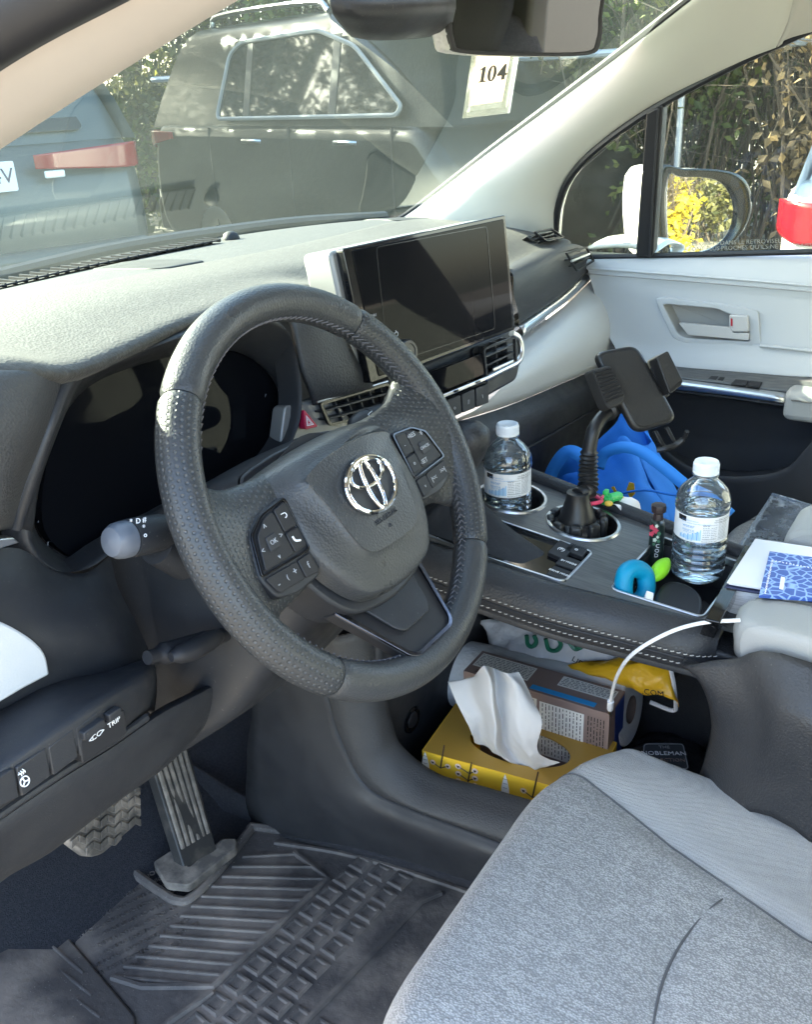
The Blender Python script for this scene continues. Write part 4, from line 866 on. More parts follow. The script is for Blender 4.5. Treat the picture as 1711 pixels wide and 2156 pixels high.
# C-shaped lower frame of the tray and the driver-side skirt
oc = [X(672, 1330, .20), X(686, 1440, .195), X(715, 1545, .192), X(768, 1650, .19), X(860, 1700, .19), X(1000, 1752, .19), X(1200, 1830, .19)]
ic = [X(765, 1325, .218), X(775, 1430, .215), X(800, 1545, .21), X(826, 1602, .208), X(900, 1660, .207), X(1000, 1690, .207), X(1200, 1750, .207)]
mm = [a.lerp(b, .5)+V((-.012, 0, -.003)) for a, b in zip(oc, ic)]
surf('tray_frame', [[p+V((.01, 0, -.01)) for p in oc], oc, mm, ic, [p+V((.03, .0, .0)) for p in ic], [p+V((.035, .0, -.10)) for p in ic]], 'soft_dash', con, 6, sol=.004)
sk = [[X(520, 1330, .185), X(525, 1420, .185), X(530, 1500, .19), X(520, 1600, .195), X(540, 1740, .20), X(760, 1800, .20), X(1000, 1870, .20), X(1200, 1940, .2)],
      [X(610, 1330, .19), X(618, 1440, .188), X(625, 1530, .185), X(650, 1640, .18), X(720, 1700, .18), X(860, 1752, .18), X(1000, 1800, .18), X(1200, 1870, .18)], 
      [p+V((.002, 0, 0)) for p in oc][:2]+[oc[1].lerp(oc[2], .5)+V((.002, 0, 0))]+[p+V((.002, 0, 0)) for p in oc[2:]]]
surf('side_skirt', sk, 'dark_plastic', con, 5, sol=.004)
surf('kick_panel', [[V((.225, .34, -.17)), V((.225, .36, -.45)), V((.225, .38, -.74))], [V((.222, .25, -.17)), V((.222, .26, -.45)), V((.222, .30, -.74))], [V((.222, .17, -.17)), V((.222, .18, -.45)), V((.222, .20, -.74))]], 'dark_plastic', con, 4, sol=.004)
# low carpet rise along the tunnel
surf('carpet_side', [[X(380, 1590, .21), X(545, 1690, .21), X(760, 1755, .205), X(1000, 1815, .205), X(1250, 1900, .2)], [X(380, 1700, .20), X(540, 1745, .205), X(760, 1795, .20), X(1000, 1868, .20), X(1250, 1960, .2)]], 'carpet', con, 4, sol=.006)
prism('front_wall', [V((.232, .150, -.62)), V((.56, .150, -.62)), V((.56, .130, -.19)), V((.232, .130, -.19))], (0, .05, 0), 'dark_plastic', con, .006)
lathe('power_socket', [(0, -.006), (.0125, -.006), (.013, .002), (.0165, .0035), (.0195, .002), (.021, -.004)], Y(868, 1515, .144), 'gloss_black', con, R=basis(V((1, 0, 0)), V((0, 0, 1)), V((0, -1, 0))), segs=30)
prism('socket_cover', [p for p in ring(Y(868, 1515, .139), V((0, -1, 0)), .0115, 24)], (0, -.003, 0), 'matt_black', con, .001)
box('tray_floor', (.39, -.25, -.635), (.36, .80, .02), 'carpet', con); box('tray_back', (.565, -.2, -.5), (.02, .7, .4), 'matt_black', con)
# rear support leg of the bridge
rs = [[X(1440, 1402, .245), X(1478, 1440, .24), X(1500, 1500, .24), X(1500, 1570, .25), X(1470, 1660, .26)], [X(1540, 1388, .24), X(1575, 1480, .225), X(1590, 1560, .22), X(1570, 1640, .22), X(1540, 1700, .22)],
      [X(1720, 1398, .235), X(1740, 1500, .21), X(1740, 1560, .20), X(1740, 1700, .20), X(1740, 1800, .2)], [V((.24, -.7, -.29)), V((.21, -.7, -.35)), V((.2, -.7, -.45)), V((.2, -.7, -.55)), V((.2, -.7, -.65))]]
surf('rear_support', [[p+V((.14, .02, .0)) for p in rs[0]], [p+V((.03, .004, 0)) for p in rs[0]]]+rs, 'dark_leather', con, 5, sol=.004)
# divider plate and rear bin top
dv = [K(1464, 1332, .012), K(1480, 1308, .016), K(1566, 1150, .022), K(1586, 1152, .022), K(1592, 1165, .004), K(1500, 1330, -.01)]
prism('divider', rounded([K(1474, 1338, -.01), K(1486, 1304, .030), K(1570, 1146, .030), K(1580, 1176, -.02)], .004), (.0, -.015, .0), 'gloss_black', con, .003)
prism('bin_top', [V((.275, -.262, -.246)), V((.46, -.262, -.246)), V((.46, -.80, -.285)), V((.275, -.80, -.285))], (0, 0, -.02), 'dark_leather', con, .004)

# ================================================================== SEATS
def fabric(name, c1_, c2_, sc_, st_):
    m = mat(name, c1_, .92, sheen=.25); n, l = m.node_tree.nodes, m.node_tree.links; b = n['Principled BSDF']
    tc = n.new('ShaderNodeTexCoord'); mp = n.new('ShaderNodeMapping'); mp.inputs['Scale'].default_value = sc_; l.new(tc.outputs['Object'], mp.inputs[0])
    t = n.new('ShaderNodeTexVoronoi'); t.inputs['Scale'].default_value = 1; t.inputs['Randomness'].default_value = st_; l.new(mp.outputs[0], t.inputs['Vector'])
    t2 = n.new('ShaderNodeTexNoise'); t2.inputs['Scale'].default_value = 1.0; t2.inputs['Detail'].default_value = 3
    mp2 = n.new('ShaderNodeMapping'); mp2.inputs['Scale'].default_value = (sc_[0]*.45, sc_[1]*.10, sc_[2]*.3); l.new(tc.outputs['Object'], mp2.inputs[0]); l.new(mp2.outputs[0], t2.inputs['Vector'])
    ad = n.new('ShaderNodeMath'); ad.operation = 'MULTIPLY_ADD'; l.new(t2.outputs[0], ad.inputs[0]); ad.inputs[1].default_value = .9; l.new(t.outputs['Distance'], ad.inputs[2])
    r = n.new('ShaderNodeMapRange'); r.inputs[1].default_value = .55; r.inputs[2].default_value = 1.15; l.new(ad.outputs[0], r.inputs[0])
    x = n.new('ShaderNodeMix'); x.data_type = 'RGBA'; x.inputs[6].default_value = (*c2_, 1); x.inputs[7].default_value = (*c1_, 1); l.new(r.outputs[0], x.inputs[0]); l.new(x.outputs[2], b.inputs['Base Color'])
    bp_ = n.new('ShaderNodeBump'); bp_.inputs['Strength'].default_value = .6; bp_.inputs['Distance'].default_value = .0015; bp_.invert = True; l.new(t.outputs['Distance'], bp_.inputs['Height']); l.new(bp_.outputs[0], b.inputs['Normal'])
    return m
fabric('knit_fabric', (.20, .197, .192), (.40, .393, .38), (520, 440, 440), .9)
fabric('seat_cloth', (.27, .265, .258), (.335, .33, .32), (900, 500, 700), .3)
mat('seat_vinyl', (.27, .275, .28), .6, bump=[('voro', 600, .15, .0006)])
mat('seam_dark', (.09, .09, .092), .8)
def seat(name, label, cx, yf, zt, arm):
    """cushion: front lip at y=yf, top near z=zt, insert between two seams, bolsters outside"""
    s_ = thing(name, label, 'car seat', (cx, yf-.25, -.72))
    def P(u, v):
        # u across -1..1 ; v 0 front underside .. 1 rear
        hw = .272
        yb = yf-(v*.52); edge = abs(u)
        z = zt + .012*max(0, 1-(v/.35)**2) - .03*v*.6
        z += .014*math.exp(-((edge-.80)/.16)**2)*min(1, v*3)
        z -= .055*max(0, edge-.90)**1.2/.1**1.2*.9
        front = max(0, 1-v/.11); z -= .075*front**2; yb += -.012*front**2
        round_c = max(0, edge-.42)/.58
        yb -= .10*round_c**2.2*max(0, 1-v*1.15)**2
        z -= .007*math.exp(-((edge-su(v))/.05)**2)*min(1, v*6)+(.007*math.exp(-((v-sv(u))/.035)**2) if edge < su(v) else 0)
        return V((cx+u*hw, yb, z))
    def su(v): return .655-.31*min(1, max(0, (v-.12)/.5))**1.1      # side seam of the insert drifts inwards to the rear
    def sv(u): return .432+.05*(u/.43)**2                            # cross seam
    def patch(nm, fu, fv, nu, nv, m, k=0):
        rows = []
        for j in range(nv+1):
            r = []
            for i in range(nu+1):
                u, v = fu(i/nu, j/nv), None; v = fv(i/nu, j/nv, u); u = fu(i/nu, j/nv, v); r.append(P(u, v)+V((0, 0, k)))
            rows.append(r)
        return fixn(surf(nm, rows, m, s_, 3))
    def puff(v, u, a=.004): return 0
    patch('insert', lambda a, b, v=None: (a*2-1)*su(.2 if v is None else v), lambda a, b, u: b**1.3*(sv(u)-.0022), 12, 18, 'knit_fabric')
    patch('insert', lambda a, b, v=None: (a*2-1)*su(.5 if v is None else v), lambda a, b, u: sv(u)+.0022+(1-sv(u)-.0022)*b, 12, 14, 'knit_fabric')
    patch('bolster', lambda a, b, v=None: su(.3 if v is None else v)+.007+(1-su(.3 if v is None else v)-.007)*a, lambda a, b, u: b**1.3, 10, 26, 'seat_cloth')
    patch('bolster', lambda a, b, v=None: -1+(1-su(.3 if v is None else v)-.007)*a, lambda a, b, u: b**1.3, 10, 26, 'seat_cloth')
    ue = su(.48)
    tube('seam', [P(ue*(2*k/60-1), sv(ue*(2*k/60-1)))+V((0, 0, .0002)) for k in range(61)], .0013, 'seam_dark', s_, 6)
    for q in (-1, 1): tube('seam', [P(q*(su(k/80)+.0035), k/80)+V((0, 0, .0002)) for k in range(1, 81)], .0011, 'seam_dark', s_, 6)
    VS = [0, .02, .05, .10, .17, .25, .33, .42, .55, .75, 1.0]
    us = [-1, -.8, -.5, 0, .5, .8, 1]
    surf('skirt', [[P(u, 0) for u in us], [P(u, 0)+V((0, -.02, -.03)) for u in us], [P(u, 0)+V((0, -.05, -.12)) for u in us], [P(u, 0)+V((0, -.06, -.2)) for u in us]], 'seat_vinyl', s_, 4)
    for u in (-1, 1):
        surf('side_valance', [[P(u, v) for v in VS[::2]], [P(u, v)+V((u*.006, 0, -.05)) for v in VS[::2]], [P(u, v)+V((u*.0, -.02, -.22)) for v in VS[::2]]], 'dark_plastic', s_, 4, sol=.004)
    box('frame', (cx, yf-.32, zt-.21), (.44, .36, .2), 'matt_black', s_, bev=.01)
    bk_ = [[V((cx+sx*.24, yf-.50, zt-.02)) for sx in (-1, -.7, 0, .7, 1)], [V((cx+sx*.26, yf-.60+.02*abs(sx), zt+.3)) for sx in (-1, -.7, 0, .7, 1)], [V((cx+sx*.22, yf-.70, zt+.60)) for sx in (-1, -.7, 0, .7, 1)], [V((cx+sx*.2, yf-.76, zt+.62)) for sx in (-1, -.7, 0, .7, 1)]]
    surf('backrest', bk_, 'knit_fabric', s_, 4, sol=.10)
    surf('headrest', [[V((cx+sx*.11, yf-.70, zt+.66)) for sx in (-1, 0, 1)], [V((cx+sx*.13, yf-.70, zt+.75)) for sx in (-1, 0, 1)], [V((cx+sx*.10, yf-.73, zt+.84)) for sx in (-1, 0, 1)]], 'seat_cloth', s_, 4, sol=.08)
    return s_
ds = seat('driver_seat', 'grey knit driver seat with smooth bolsters in the foreground', 0.0, -.088, -.392, None)
ps = seat('passenger_seat', 'grey cloth passenger seat under a clear zip bag beside the console', .80, -.095, -.415, None)
mat('armrest_vinyl', (.27, .275, .275), .5, bump=[('voro', 600, .2, .0008)])
def armrest(q, zt, th, parent, rr_=.03):
    a = rounded([V(p) for p in q], rr_, 6); lo = [p+V((0, 0, -th)) for p in a]
    rows = [[p.lerp(sum(a, V((0, 0, 0)))/len(a), .97)+V((0, 0, .004)) for p in a], [p.lerp(sum(a, V((0, 0, 0)))/len(a), .35)+V((0, 0, .004)) for p in a], [p.lerp(sum(a, V((0, 0, 0)))/len(a), .10)+V((0, 0, .002)) for p in a], [p+V((0, 0, -.008)) for p in a], [p+V((0, 0, -th*.6)) for p in a], [p.lerp(sum(a, V((0, 0, 0)))/len(a), .08)+V((0, 0, -th)) for p in a], [p.lerp(sum(a, V((0, 0, 0)))/len(a), .6)+V((0, 0, -th-.002)) for p in a]]
    o = surf('armrest', rows, 'armrest_vinyl', parent, 2, closed=True); c = sum(a, V((0, 0, 0)))/len(a)
    return o
ag = Z(1545, 1300, -.205)
def ztop(q, z): return [Z(x, y, z) for x, y in q]
aq = ztop([(1544, 1312), (1566, 1246), (1760, 1262)], -.192); aq = [aq[0], aq[1], aq[1]+V((.0, -.30, 0)), aq[0]+V((-.005, -.30, 0))]
armrest(aq, -.2, .052, ds)
aq = ztop([(1650, 1128), (1674, 1090)], -.19); aq = [aq[0], aq[1]+V((.06, 0, 0)), aq[1]+V((.06, -.30, 0)), aq[0]+V((.0, -.30, 0))]
armrest(aq, -.19, .04, ps, .025)
# ================================================================== PASSENGER DOOR
mat('door_trim', (.40, .42, .44), .55, bump=[('voro', 520, .15, .0008)])
mat('door_dark', (.020, .022, .028), .6, bump=[('noise', 900, .2, .0006)])
pd = thing('passenger_door', 'pale grey passenger door with recessed handle, silver pull and dark lower pocket', 'car door', (1.1, -.1, -.5))
dr = [[X(1225, 543, 1.145), X(1300, 541, 1.145), X(1420, 537, 1.145), X(1560, 533, 1.145), X(1711, 529, 1.145), X(1950, 520, 1.145)],
      [X(1228, 548, 1.115), X(1300, 548, 1.112), X(1420, 547, 1.112), X(1560, 547, 1.112), X(1711, 549, 1.112), X(1950, 552, 1.112)],
      [X(1238, 566, 1.10), X(1310, 571, 1.095), X(1420, 579, 1.093), X(1560, 590, 1.092), X(1711, 603, 1.09), X(1950, 625, 1.09)],
      [X(1245, 590, 1.10), X(1320, 604, 1.096), X(1420, 612, 1.096), X(1560, 624, 1.095), X(1711, 638, 1.094), X(1950, 660, 1.094)],
      [X(1260, 640, 1.10), X(1330, 660, 1.096), X(1420, 668, 1.095), X(1560, 682, 1.094), X(1711, 700, 1.092), X(1950, 720, 1.092)],
      [X(1280, 700, 1.09), X(1345, 722, 1.088), X(1430, 728, 1.088), X(1560, 738, 1.086), X(1711, 748, 1.085), X(1950, 775, 1.085)],
      [X(1300, 740, 1.075), X(1355, 752, 1.073), X(1436, 762, 1.072), X(1560, 772, 1.07), X(1711, 786, 1.07), X(1950, 810, 1.07)],
      [X(1300, 760, 1.068), X(1360, 768, 1.067), X(1436, 778, 1.066), X(1560, 787, 1.066), X(1711, 800, 1.066), X(1950, 825, 1.066)]]
for r_ in dr: r_.append(V((r_[-1].x, -.86, r_[-1].z+(r_[-1].z-r_[-2].z)*1.2)))
up_ = surf('upper_panel', dr, 'door_trim', pd, 16)
HO = [(X(a_, b_, 1.089).y, X(a_, b_, 1.089).z) for a_, b_ in ((1388, 636), (1400, 634), (1515, 645), (1560, 654), (1590, 660), (1592, 718), (1582, 726), (1445, 716), (1423, 707))]
bmh = bmesh.new(); bmh.from_mesh(up_.data); bmesh.ops.delete(bmh, geom=[f for f in bmh.faces if inpoly((f.calc_center_median().y, f.calc_center_median().z), HO) and f.calc_center_median().x > 1.08], context='FACES'); bmh.to_mesh(up_.data); bmh.free()
cz = [p+V((-.0025, 0, .0015)) for p in dr[2]]
tube('stitch_seam', spline(cz, 6), .0022, 'door_trim', pd, 6); tube('stitch_seam', spline([p+V((-.001, 0, -.009)) for p in dr[2]], 6), .0012, 'armrest_vinyl', pd, 6)
tube('lower_crease', spline([X(1602, 728, 1.084), X(1660, 733, 1.083), X(1711, 739, 1.083), X(1900, 760, 1.083)], 4), .003, 'door_trim', pd, 6)
# handle bezel, cup, lever and lock
def dp(q, x): return [X(a, b, x) for a, b in q]
bo = [(1379, 631), (1394, 626), (1522, 641), (1597, 655), (1603, 666), (1604, 727), (1597, 732), (1443, 722), (1417, 711)]
bi = [(1396, 641), (1411, 641), (1511, 650), (1536, 662), (1577, 664), (1580, 715), (1576, 719), (1443, 712), (1429, 704)]
bo = [(1380, 630), (1394, 626), (1515, 640), (1560, 647), (1598, 655), (1604, 725), (1597, 732), (1443, 722), (1417, 711)]
A = rounded(dp(bo, 1.089), .006, 4); B = rounded(dp(bi, 1.089), .006, 4)
hb = frame('handle_bezel', A, B, (.010, 0, 0), 'door_trim', pd, .002)
mat('handle_cup', (.34, .34, .33), .55); k_ = len(B)  # recess shade put into a darker cup colour
Bd = [p+V((.030, 0, 0)) for p in inset(B, .003)]
if (Bd[0]-Bd[len(Bd)//2]).length > (B[0]-B[len(B)//2]).length: Bd = [p+V((.030, 0, 0)) for p in inset(B, -.003)]
mesh('handle_cup', [p+V((.004, 0, 0)) for p in B]+Bd, [[i, (i+1) % k_, k_+(i+1) % k_, k_+i] for i in range(k_)]+[list(range(k_, 2*k_))], 'handle_cup', hb, True, ang=30)
mat('handle_grey', (.42, .42, .42), .35)
prism('handle_lever', rounded(dp([(1430, 680), (1541, 690), (1545, 701), (1579, 701), (1578, 717), (1450, 705)], 1.084), .003), (.008, 0, 0), 'handle_grey', hb, .003)
lk = prism('lock_knob', rounded(dp([(1537, 663), (1576, 665), (1578, 699), (1543, 699), (1536, 687)], 1.082), .003), (.010, 0, 0), 'handle_grey', hb, .002)
mat('lock_red', (.35, .02, .03), .4); prism('lock_mark', dp([(1540, 670), (1544, 671), (1544, 687), (1540, 686)], 1.0815), (.002, 0, 0), 'lock_red', hb)
# armrest ledge with switches and silver pull
ld = [[X(1330, 764, 1.066), X(1436, 777, 1.066), X(1545, 786, 1.066), X(1655, 795, 1.066), X(1900, 815, 1.066)], [X(1330, 787, 1.03), X(1436, 800, 1.028), X(1545, 814, 1.027), X(1655, 828, 1.026), X(1900, 850, 1.026)]]
for r_ in ld: r_.append(V((r_[-1].x, -.86, r_[-1].z-.03)))
surf('switch_ledge', ld, 'wood_look', pd, 5, sol=.004)
sv = [[X(1330, 789, 1.024), X(1437, 802, 1.023), X(1545, 816, 1.022), X(1655, 830, 1.021)], [X(1330, 796, 1.013), X(1437, 808, 1.012), X(1545, 822, 1.011), X(1655, 838, 1.010)], [X(1330, 807, 1.012), X(1436, 821, 1.011), X(1545, 833, 1.010), X(1655, 848, 1.010)]]
surf('silver_pull', sv, 'satin_silver', pd, 5, sol=.003)
prism('pull_inset', [X(1473, 823, 1.0095), X(1482, 817, 1.0095), X(1655, 838, 1.0085), X(1655, 846, 1.0085)], (.002, 0, 0), 'silver_paint', pd)
def lg_(x, y): 
    a, b, c = ld[0][1], ld[0][3], ld[1][1]; nn = (b-a).cross(c-a).normalized(); nn = nn if nn.z > 0 else -nn
    return PL(x, y, a+nn*.003, nn), nn
for q_ in (((1492, 797), (1499, 791), (1515, 792), (1509, 799)), ((1512, 799), (1518, 793), (1528, 794), (1523, 801)), ((1540, 808), (1550, 798), (1578, 801), (1572, 811)), ((1574, 811), (1580, 801), (1607, 804), (1600, 814))):
    pts = [lg_(*p)[0] for p in q_]; prism('window_switch', pts, lg_(*q_[0])[1]*-.005, 'matt_black', pd, .0008)
ar = [[V((1.066, X(1655, 800, 1.066).y, -.185)), V((1.066, -.3, -.185)), V((1.066, -.6, -.185))]]
q_ = rounded([X(1652, 800, 1.066), X(1656, 838, 1.0), V((1.0, -.55, -.20)), V((1.066, -.55, -.19))], .012)
prism('armrest', [V((p.x, p.y, -.178)) for p in rounded([V((1.068, -.178, 0)), V((1.0, -.176, 0)), V((1.0, -.55, 0)), V((1.068, -.55, 0))], .02)], (0, 0, -.052), 'armrest_vinyl', pd, .012, seg=4)
tube('armrest_stitch', [V((.9985, -.19, -.192)), V((.9985, -.55, -.192))], .0012, 'seam_dark', pd, 6)
lw = [[X(1330, 806, 1.014), X(1436, 822, 1.012), X(1545, 835, 1.011), X(1655, 850, 1.011), X(1950, 880, 1.011)], [X(1330, 812, 1.05), X(1436, 828, 1.048), X(1545, 842, 1.048), X(1655, 858, 1.048), X(1950, 888, 1.048)],
      [X(1300, 880, 1.075), X(1430, 905, 1.07), X(1545, 915, 1.07), X(1655, 920, 1.07), X(1950, 930, 1.07)], [X(1300, 960, 1.075), X(1420, 985, 1.07), X(1545, 1000, 1.07), X(1655, 1005, 1.07), X(1950, 1010, 1.07)]]
for r_ in lw: r_.append(V((r_[-1].x, -.86, r_[-1].z-.02)))
lw += [[p+V((.0, 0, -.3)) for p in lw[-1]]]
surf('lower_panel', lw, 'door_dark', pd, 5, sol=.004)
pk = [X(1385, 940, 1.05), X(1440, 985, 1.03), X(1510, 1010, 1.02), X(1590, 1012, 1.015), X(1660, 996, 1.015), X(1711, 945, 1.015), X(1800, 850, 1.02)]
surf('map_pocket', [[p+V((.04, 0, .0)) for p in pk], pk, [p+V((-.006, 0, -.02)) for p in pk], [p+V((.0, 0, -.30)) for p in pk]], 'door_dark', pd, 6, sol=.004)
# windows of the door
DN = V((1, 0, .35)).normalized(); D0 = V((1.128, 0, 0))
def G(x, y, o=0): return PL(x, y, D0+DN*o, DN)
qg = rounded([G(1174, 545), G(1178, 470), G(1190, 402), G(1222, 360), G(1364, 240), G(1345, 540)], [.0, .02, .03, .03, 0, 0], 5)
prism('quarter_glass', qg, DN*.004, 'door_glass', pd)
dg_ = [G(1390, 226), G(1560, 140), G(1720, 64), G(2000, -60), G(2000, 522), G(1370, 540)]
prism('door_window', dg_, DN*.004, 'door_glass', pd)
prism('window_divider', [G(1361, 238, -.012), G(1397, 220, -.012), G(1375, 541, -.012), G(1339, 541, -.012)], DN*.03, 'rubber_seal', pd, .003)
tube('window_channel', [G(1388, 226, -.014), G(1369, 540, -.014)], .0022, 'satin_silver', pd, 6).data.materials[0] = MT['dark_plastic']
gk = spline([G(1168, 560, -.004), G(1170, 500, -.004), G(1178, 430, -.004), G(1204, 370, -.004), G(1262, 310, -.004), G(1375, 230, -.004), G(1540, 140, -.004), G(1720, 56, -.004), G(2000, -70, -.004)], 8)
tube('window_seal', gk, .007, 'rubber_seal', pd, 8)
tube('belt_seal', [G(1225, 542, -.002), G(1711, 530, -.002), G(2000, 521, -.002)], .005, 'rubber_seal', pd, 8)
mat('etched', (.22, .22, .20), .7)
bx_ = (G(1540, 519)-G(1450, 522)).normalized()
text('etching', 'LES OBJETS DANS LE RETROVISEUR', G(1452, 514, -.001), bx_, V((0, 0, 1)), .0105, 'etched', pd, .0001, 'LEFT'); text('etching', "SONT PLUS PROCHES QU'ILS NE LE PARAISSENT", G(1452, 525, -.001), bx_, V((0, 0, 1)), .0105, 'etched', pd, .0001, 'LEFT')
for k, s_ in enumerate(('LAMINATED', 'AS 2  DOT 46', 'M 150')): text('etching', s_, G(1322, 496+k*8, -.001), bx_, V((0, 0, 1)), .0055, 'etched', pd, .0001)
# outside mirror, held on the door
MN = V((-.42, -.90, .05)).normalized(); M0 = V((1.285, .085, .06)); MX = V((0, 0, 1)).cross(MN).normalized(); 
if MX.x < 0: MX = -MX
MU = MN.cross(MX).normalized(); MU = MU if MU.z > 0 else -MU
def Q(x, y, o=0): return PL(x, y, M0+MN*o, MN)
mo_ = [(1386, 362), (1440, 356), (1510, 358), (1556, 370), (1578, 400), (1580, 445), (1562, 488), (1525, 522), (1470, 538), (1392, 538)]
mg_ = [(1408, 378), (1440, 372), (1500, 375), (1532, 390), (1549, 422), (1550, 460), (1536, 496), (1505, 522), (1460, 533), (1414, 533)]
O_ = spline([Q(*p) for p in mo_], 4, True); I_ = spline([Q(*p) for p in mg_], 4, True)
em_ = pd
surf('mirror_housing', [[p-MN*.012 for p in spline([Q(*p) for p in mg_], 1, True)], [Q(*p) for p in mg_], [Q(*p)+MN*.004 for p in mo_], [Q(*p)-MN*.012 for p in mo_]], 'gloss_black', pd, 4, closed=True)
mat('pearl_white', (.72, .73, .73), .25, coat=.6)
cM = sum((Q(*p) for p in mo_), V((0, 0, 0)))/len(mo_)
surf('mirror_cap', [[Q(*p)-MN*.011 for p in mo_], [cM+(Q(*p)-cM)*1.03-MN*.035 for p in mo_], [cM+(Q(*p)-cM)*.96-MN*.085 for p in mo_], [cM+(Q(*p)-cM)*.70-MN*.125 for p in mo_], [cM+(Q(*p)-cM)*.30-MN*.140 for p in mo_], [cM+(Q(*p)-cM)*.02-MN*.143 for p in mo_]], 'pearl_white', pd, 4, closed=True)
mat('mirror_silver', (.88, .89, .88), .01, 1)
prism('mirror_glass', [p-MN*.004 for p in I_], -MN*.003, 'mirror_silver', pd)
surf('mirror_foot', [[V((1.14, .24, .012)), V((1.14, .16, .02)), V((1.14, .10, .012))], [V((1.20, .20, .03)), V((1.21, .14, .035)), V((1.21, .09, .02))], [V((1.26, .17, .0)), V((1.27, .12, .005)), V((1.26, .08, .0))], [V((1.16, .2, -.04)), V((1.16, .15, -.04)), V((1.16, .10, -.04))]], 'pearl_white', pd, 4, sol=.003)
surf('door_skin', [[V((1.15, y_, .006)) for y_ in (.35, .1, -.3, -.9)], [V((1.21, y_, -.05)) for y_ in (.35, .1, -.3, -.9)], [V((1.24, y_, -.3)) for y_ in (.35, .1, -.3, -.9)], [V((1.21, y_, -.75)) for y_ in (.35, .1, -.3, -.9)]], 'pearl_white', pd, 4, sol=.01)
# ================================================================== INSIDE MIRROR, CAMERA COVER, PERMIT
rm = thing('rearview_mirror', 'frameless dark rear view mirror with textured end below the roof', 'mirror', (.37, .03, .36))
RN = V((-.215, -.965, -.10)).normalized(); R0 = V((.365, .0, .362))
def RQ(x, y, o=0): return PL(x, y, R0+RN*o, RN)
ro_ = [(955, -62), (1110, -58), (1262, -40), (1270, 40), (1266, 92), (1240, 116), (1100, 118), (975, 112), (953, 92), (944, 20)]
ri_ = [(962, -56), (1110, -50), (1256, -34), (1263, 40), (1258, 86), (1236, 108), (1100, 110), (980, 104), (960, 88), (952, 20)]
cR = sum((RQ(*p) for p in ro_), V((0, 0, 0)))/len(ro_)
mat('mirror_shell', (.50, .50, .48), .5, bump=[('voro', 260, 1.0, .002)])
surf('shell', [[RQ(*p)-RN*.004 for p in ro_], [RQ(*p)-RN*.012 for p in ro_], [cR+(RQ(*p)-cR)*1.03-RN*.020 for p in ro_], [cR+(RQ(*p)-cR)*.7-RN*.036 for p in ro_], [cR+(RQ(*p)-cR)*.05-RN*.040 for p in ro_]], 'mirror_shell', rm, 3, closed=True)
frame('mirror_rim', spline([RQ(*p) for p in ro_], 4, True), spline([RQ(*p) for p in ri_], 4, True), -RN*.006, 'matt_black', rm, .001)
mat('dim_mirror', (.085, .09, .09), .02, 1)
prism('mirror_glass', spline([RQ(x, y, -.001) for x, y in ri_], 4, True), -RN*.003, 'dim_mirror', rm)
tube('stem', [cR-RN*.038, cR-RN*.05+V((0, .01, .03)), V((.34, .05, .42))], .011, 'matt_black', rm, 12)
cc = [[Y(688, -30, .06), Y(760, -40, .06), Y(860, -40, .06), Y(960, -40, .06)], [Y(692, 5, .045), Y(760, 10, .03), Y(860, 5, .02), Y(955, 0, .02)], [Y(716, 40, .05), Y(775, 44, .035), Y(860, 40, .025), Y(950, 34, .025)], [Y(740, 66, .06), Y(785, 72, .05), Y(860, 70, .045), Y(945, 60, .045)], [Y(745, 66, .09), Y(790, 74, .09), Y(865, 72, .09), Y(950, 62, .09)]]
ccv = surf('camera_cover', cc, 'dark_plastic', car, 5, sol=.004)
# permit card in a clear sleeve, clipped behind the mirror
mat('card', (.62, .55, .52), .7); l_ = MT['card'].node_tree; t_ = l_.nodes.new('ShaderNodeBsdfTranslucent'); t_.inputs[0].default_value = (.85, .74, .66, 1); x_ = l_.nodes.new('ShaderNodeMixShader'); x_.inputs[0].default_value = .5; l_.links.new(l_.nodes['Principled BSDF'].outputs[0], x_.inputs[1]); l_.links.new(t_.outputs[0], x_.inputs[2]); l_.links.new(x_.outputs[0], l_.nodes['Material Output'].inputs[0]); glass_mat('sleeve', (.92, .92, .92), .04, 1.0)
pc = thing('parking_tag', 'paper tag reading 104 in a clear sleeve hanging under the mirror', 'parking tag', (.375, .05, .34))
tg = [Y(1004, 96, .05), Y(1096, 100, .05), Y(1074, 238, .05), Y(981, 249, .05)]
tgi = [Y(1012, 96, .0505), Y(1083, 98, .0505), Y(1062, 213, .0505), Y(993, 223, .0505)]
prism('sleeve', [p+V((0, .0034, 0)) for p in tg], (0, .0004, 0), 'sleeve', pc); prism('card', [p+V((0, .002, 0)) for p in tgi], (0, .0006, 0), 'card', pc)
frame('sleeve_edge', [p+V((0, -.0006, 0)) for p in tg], [p+V((0, -.0006, 0)) for p in (Y(1008, 96, .05), Y(1091, 100, .05), Y(1069, 226, .05), Y(988, 236, .05))], (0, .0006, 0), 'sleeve', pc)
def digit(polys, ox):
    for po in polys:
        pts = [Y(1012.5+(ox+x)*1.0+(-.17)*(y), 141+y-.13*(ox+x), .0516) for x, y in po]
        prism('digit', pts, (0, .0006, 0), 'black_print', pc)
digit([[(0, 6), (9, 0), (11, 0), (11, 30), (16, 32), (16, 33.5), (1, 33.5), (1, 32), (5, 30), (5, 6), (0, 8)]], 1)
import math as _m
def arc(cx, cy, rx, ry, n=20): return [(cx+rx*_m.cos(2*_m.pi*i/n), cy+ry*_m.sin(2*_m.pi*i/n)) for i in range(n)]
o_, i_ = arc(28, 17, 9, 17), arc(28, 17, 3.6, 14.5)
fo_ = lambda L: [Y(1012.5+x-.17*y, 141+y-.13*x, .0512) for x, y in L]
frame('digit', fo_(o_), fo_(i_), (0, .0006, 0), 'black_print', pc)
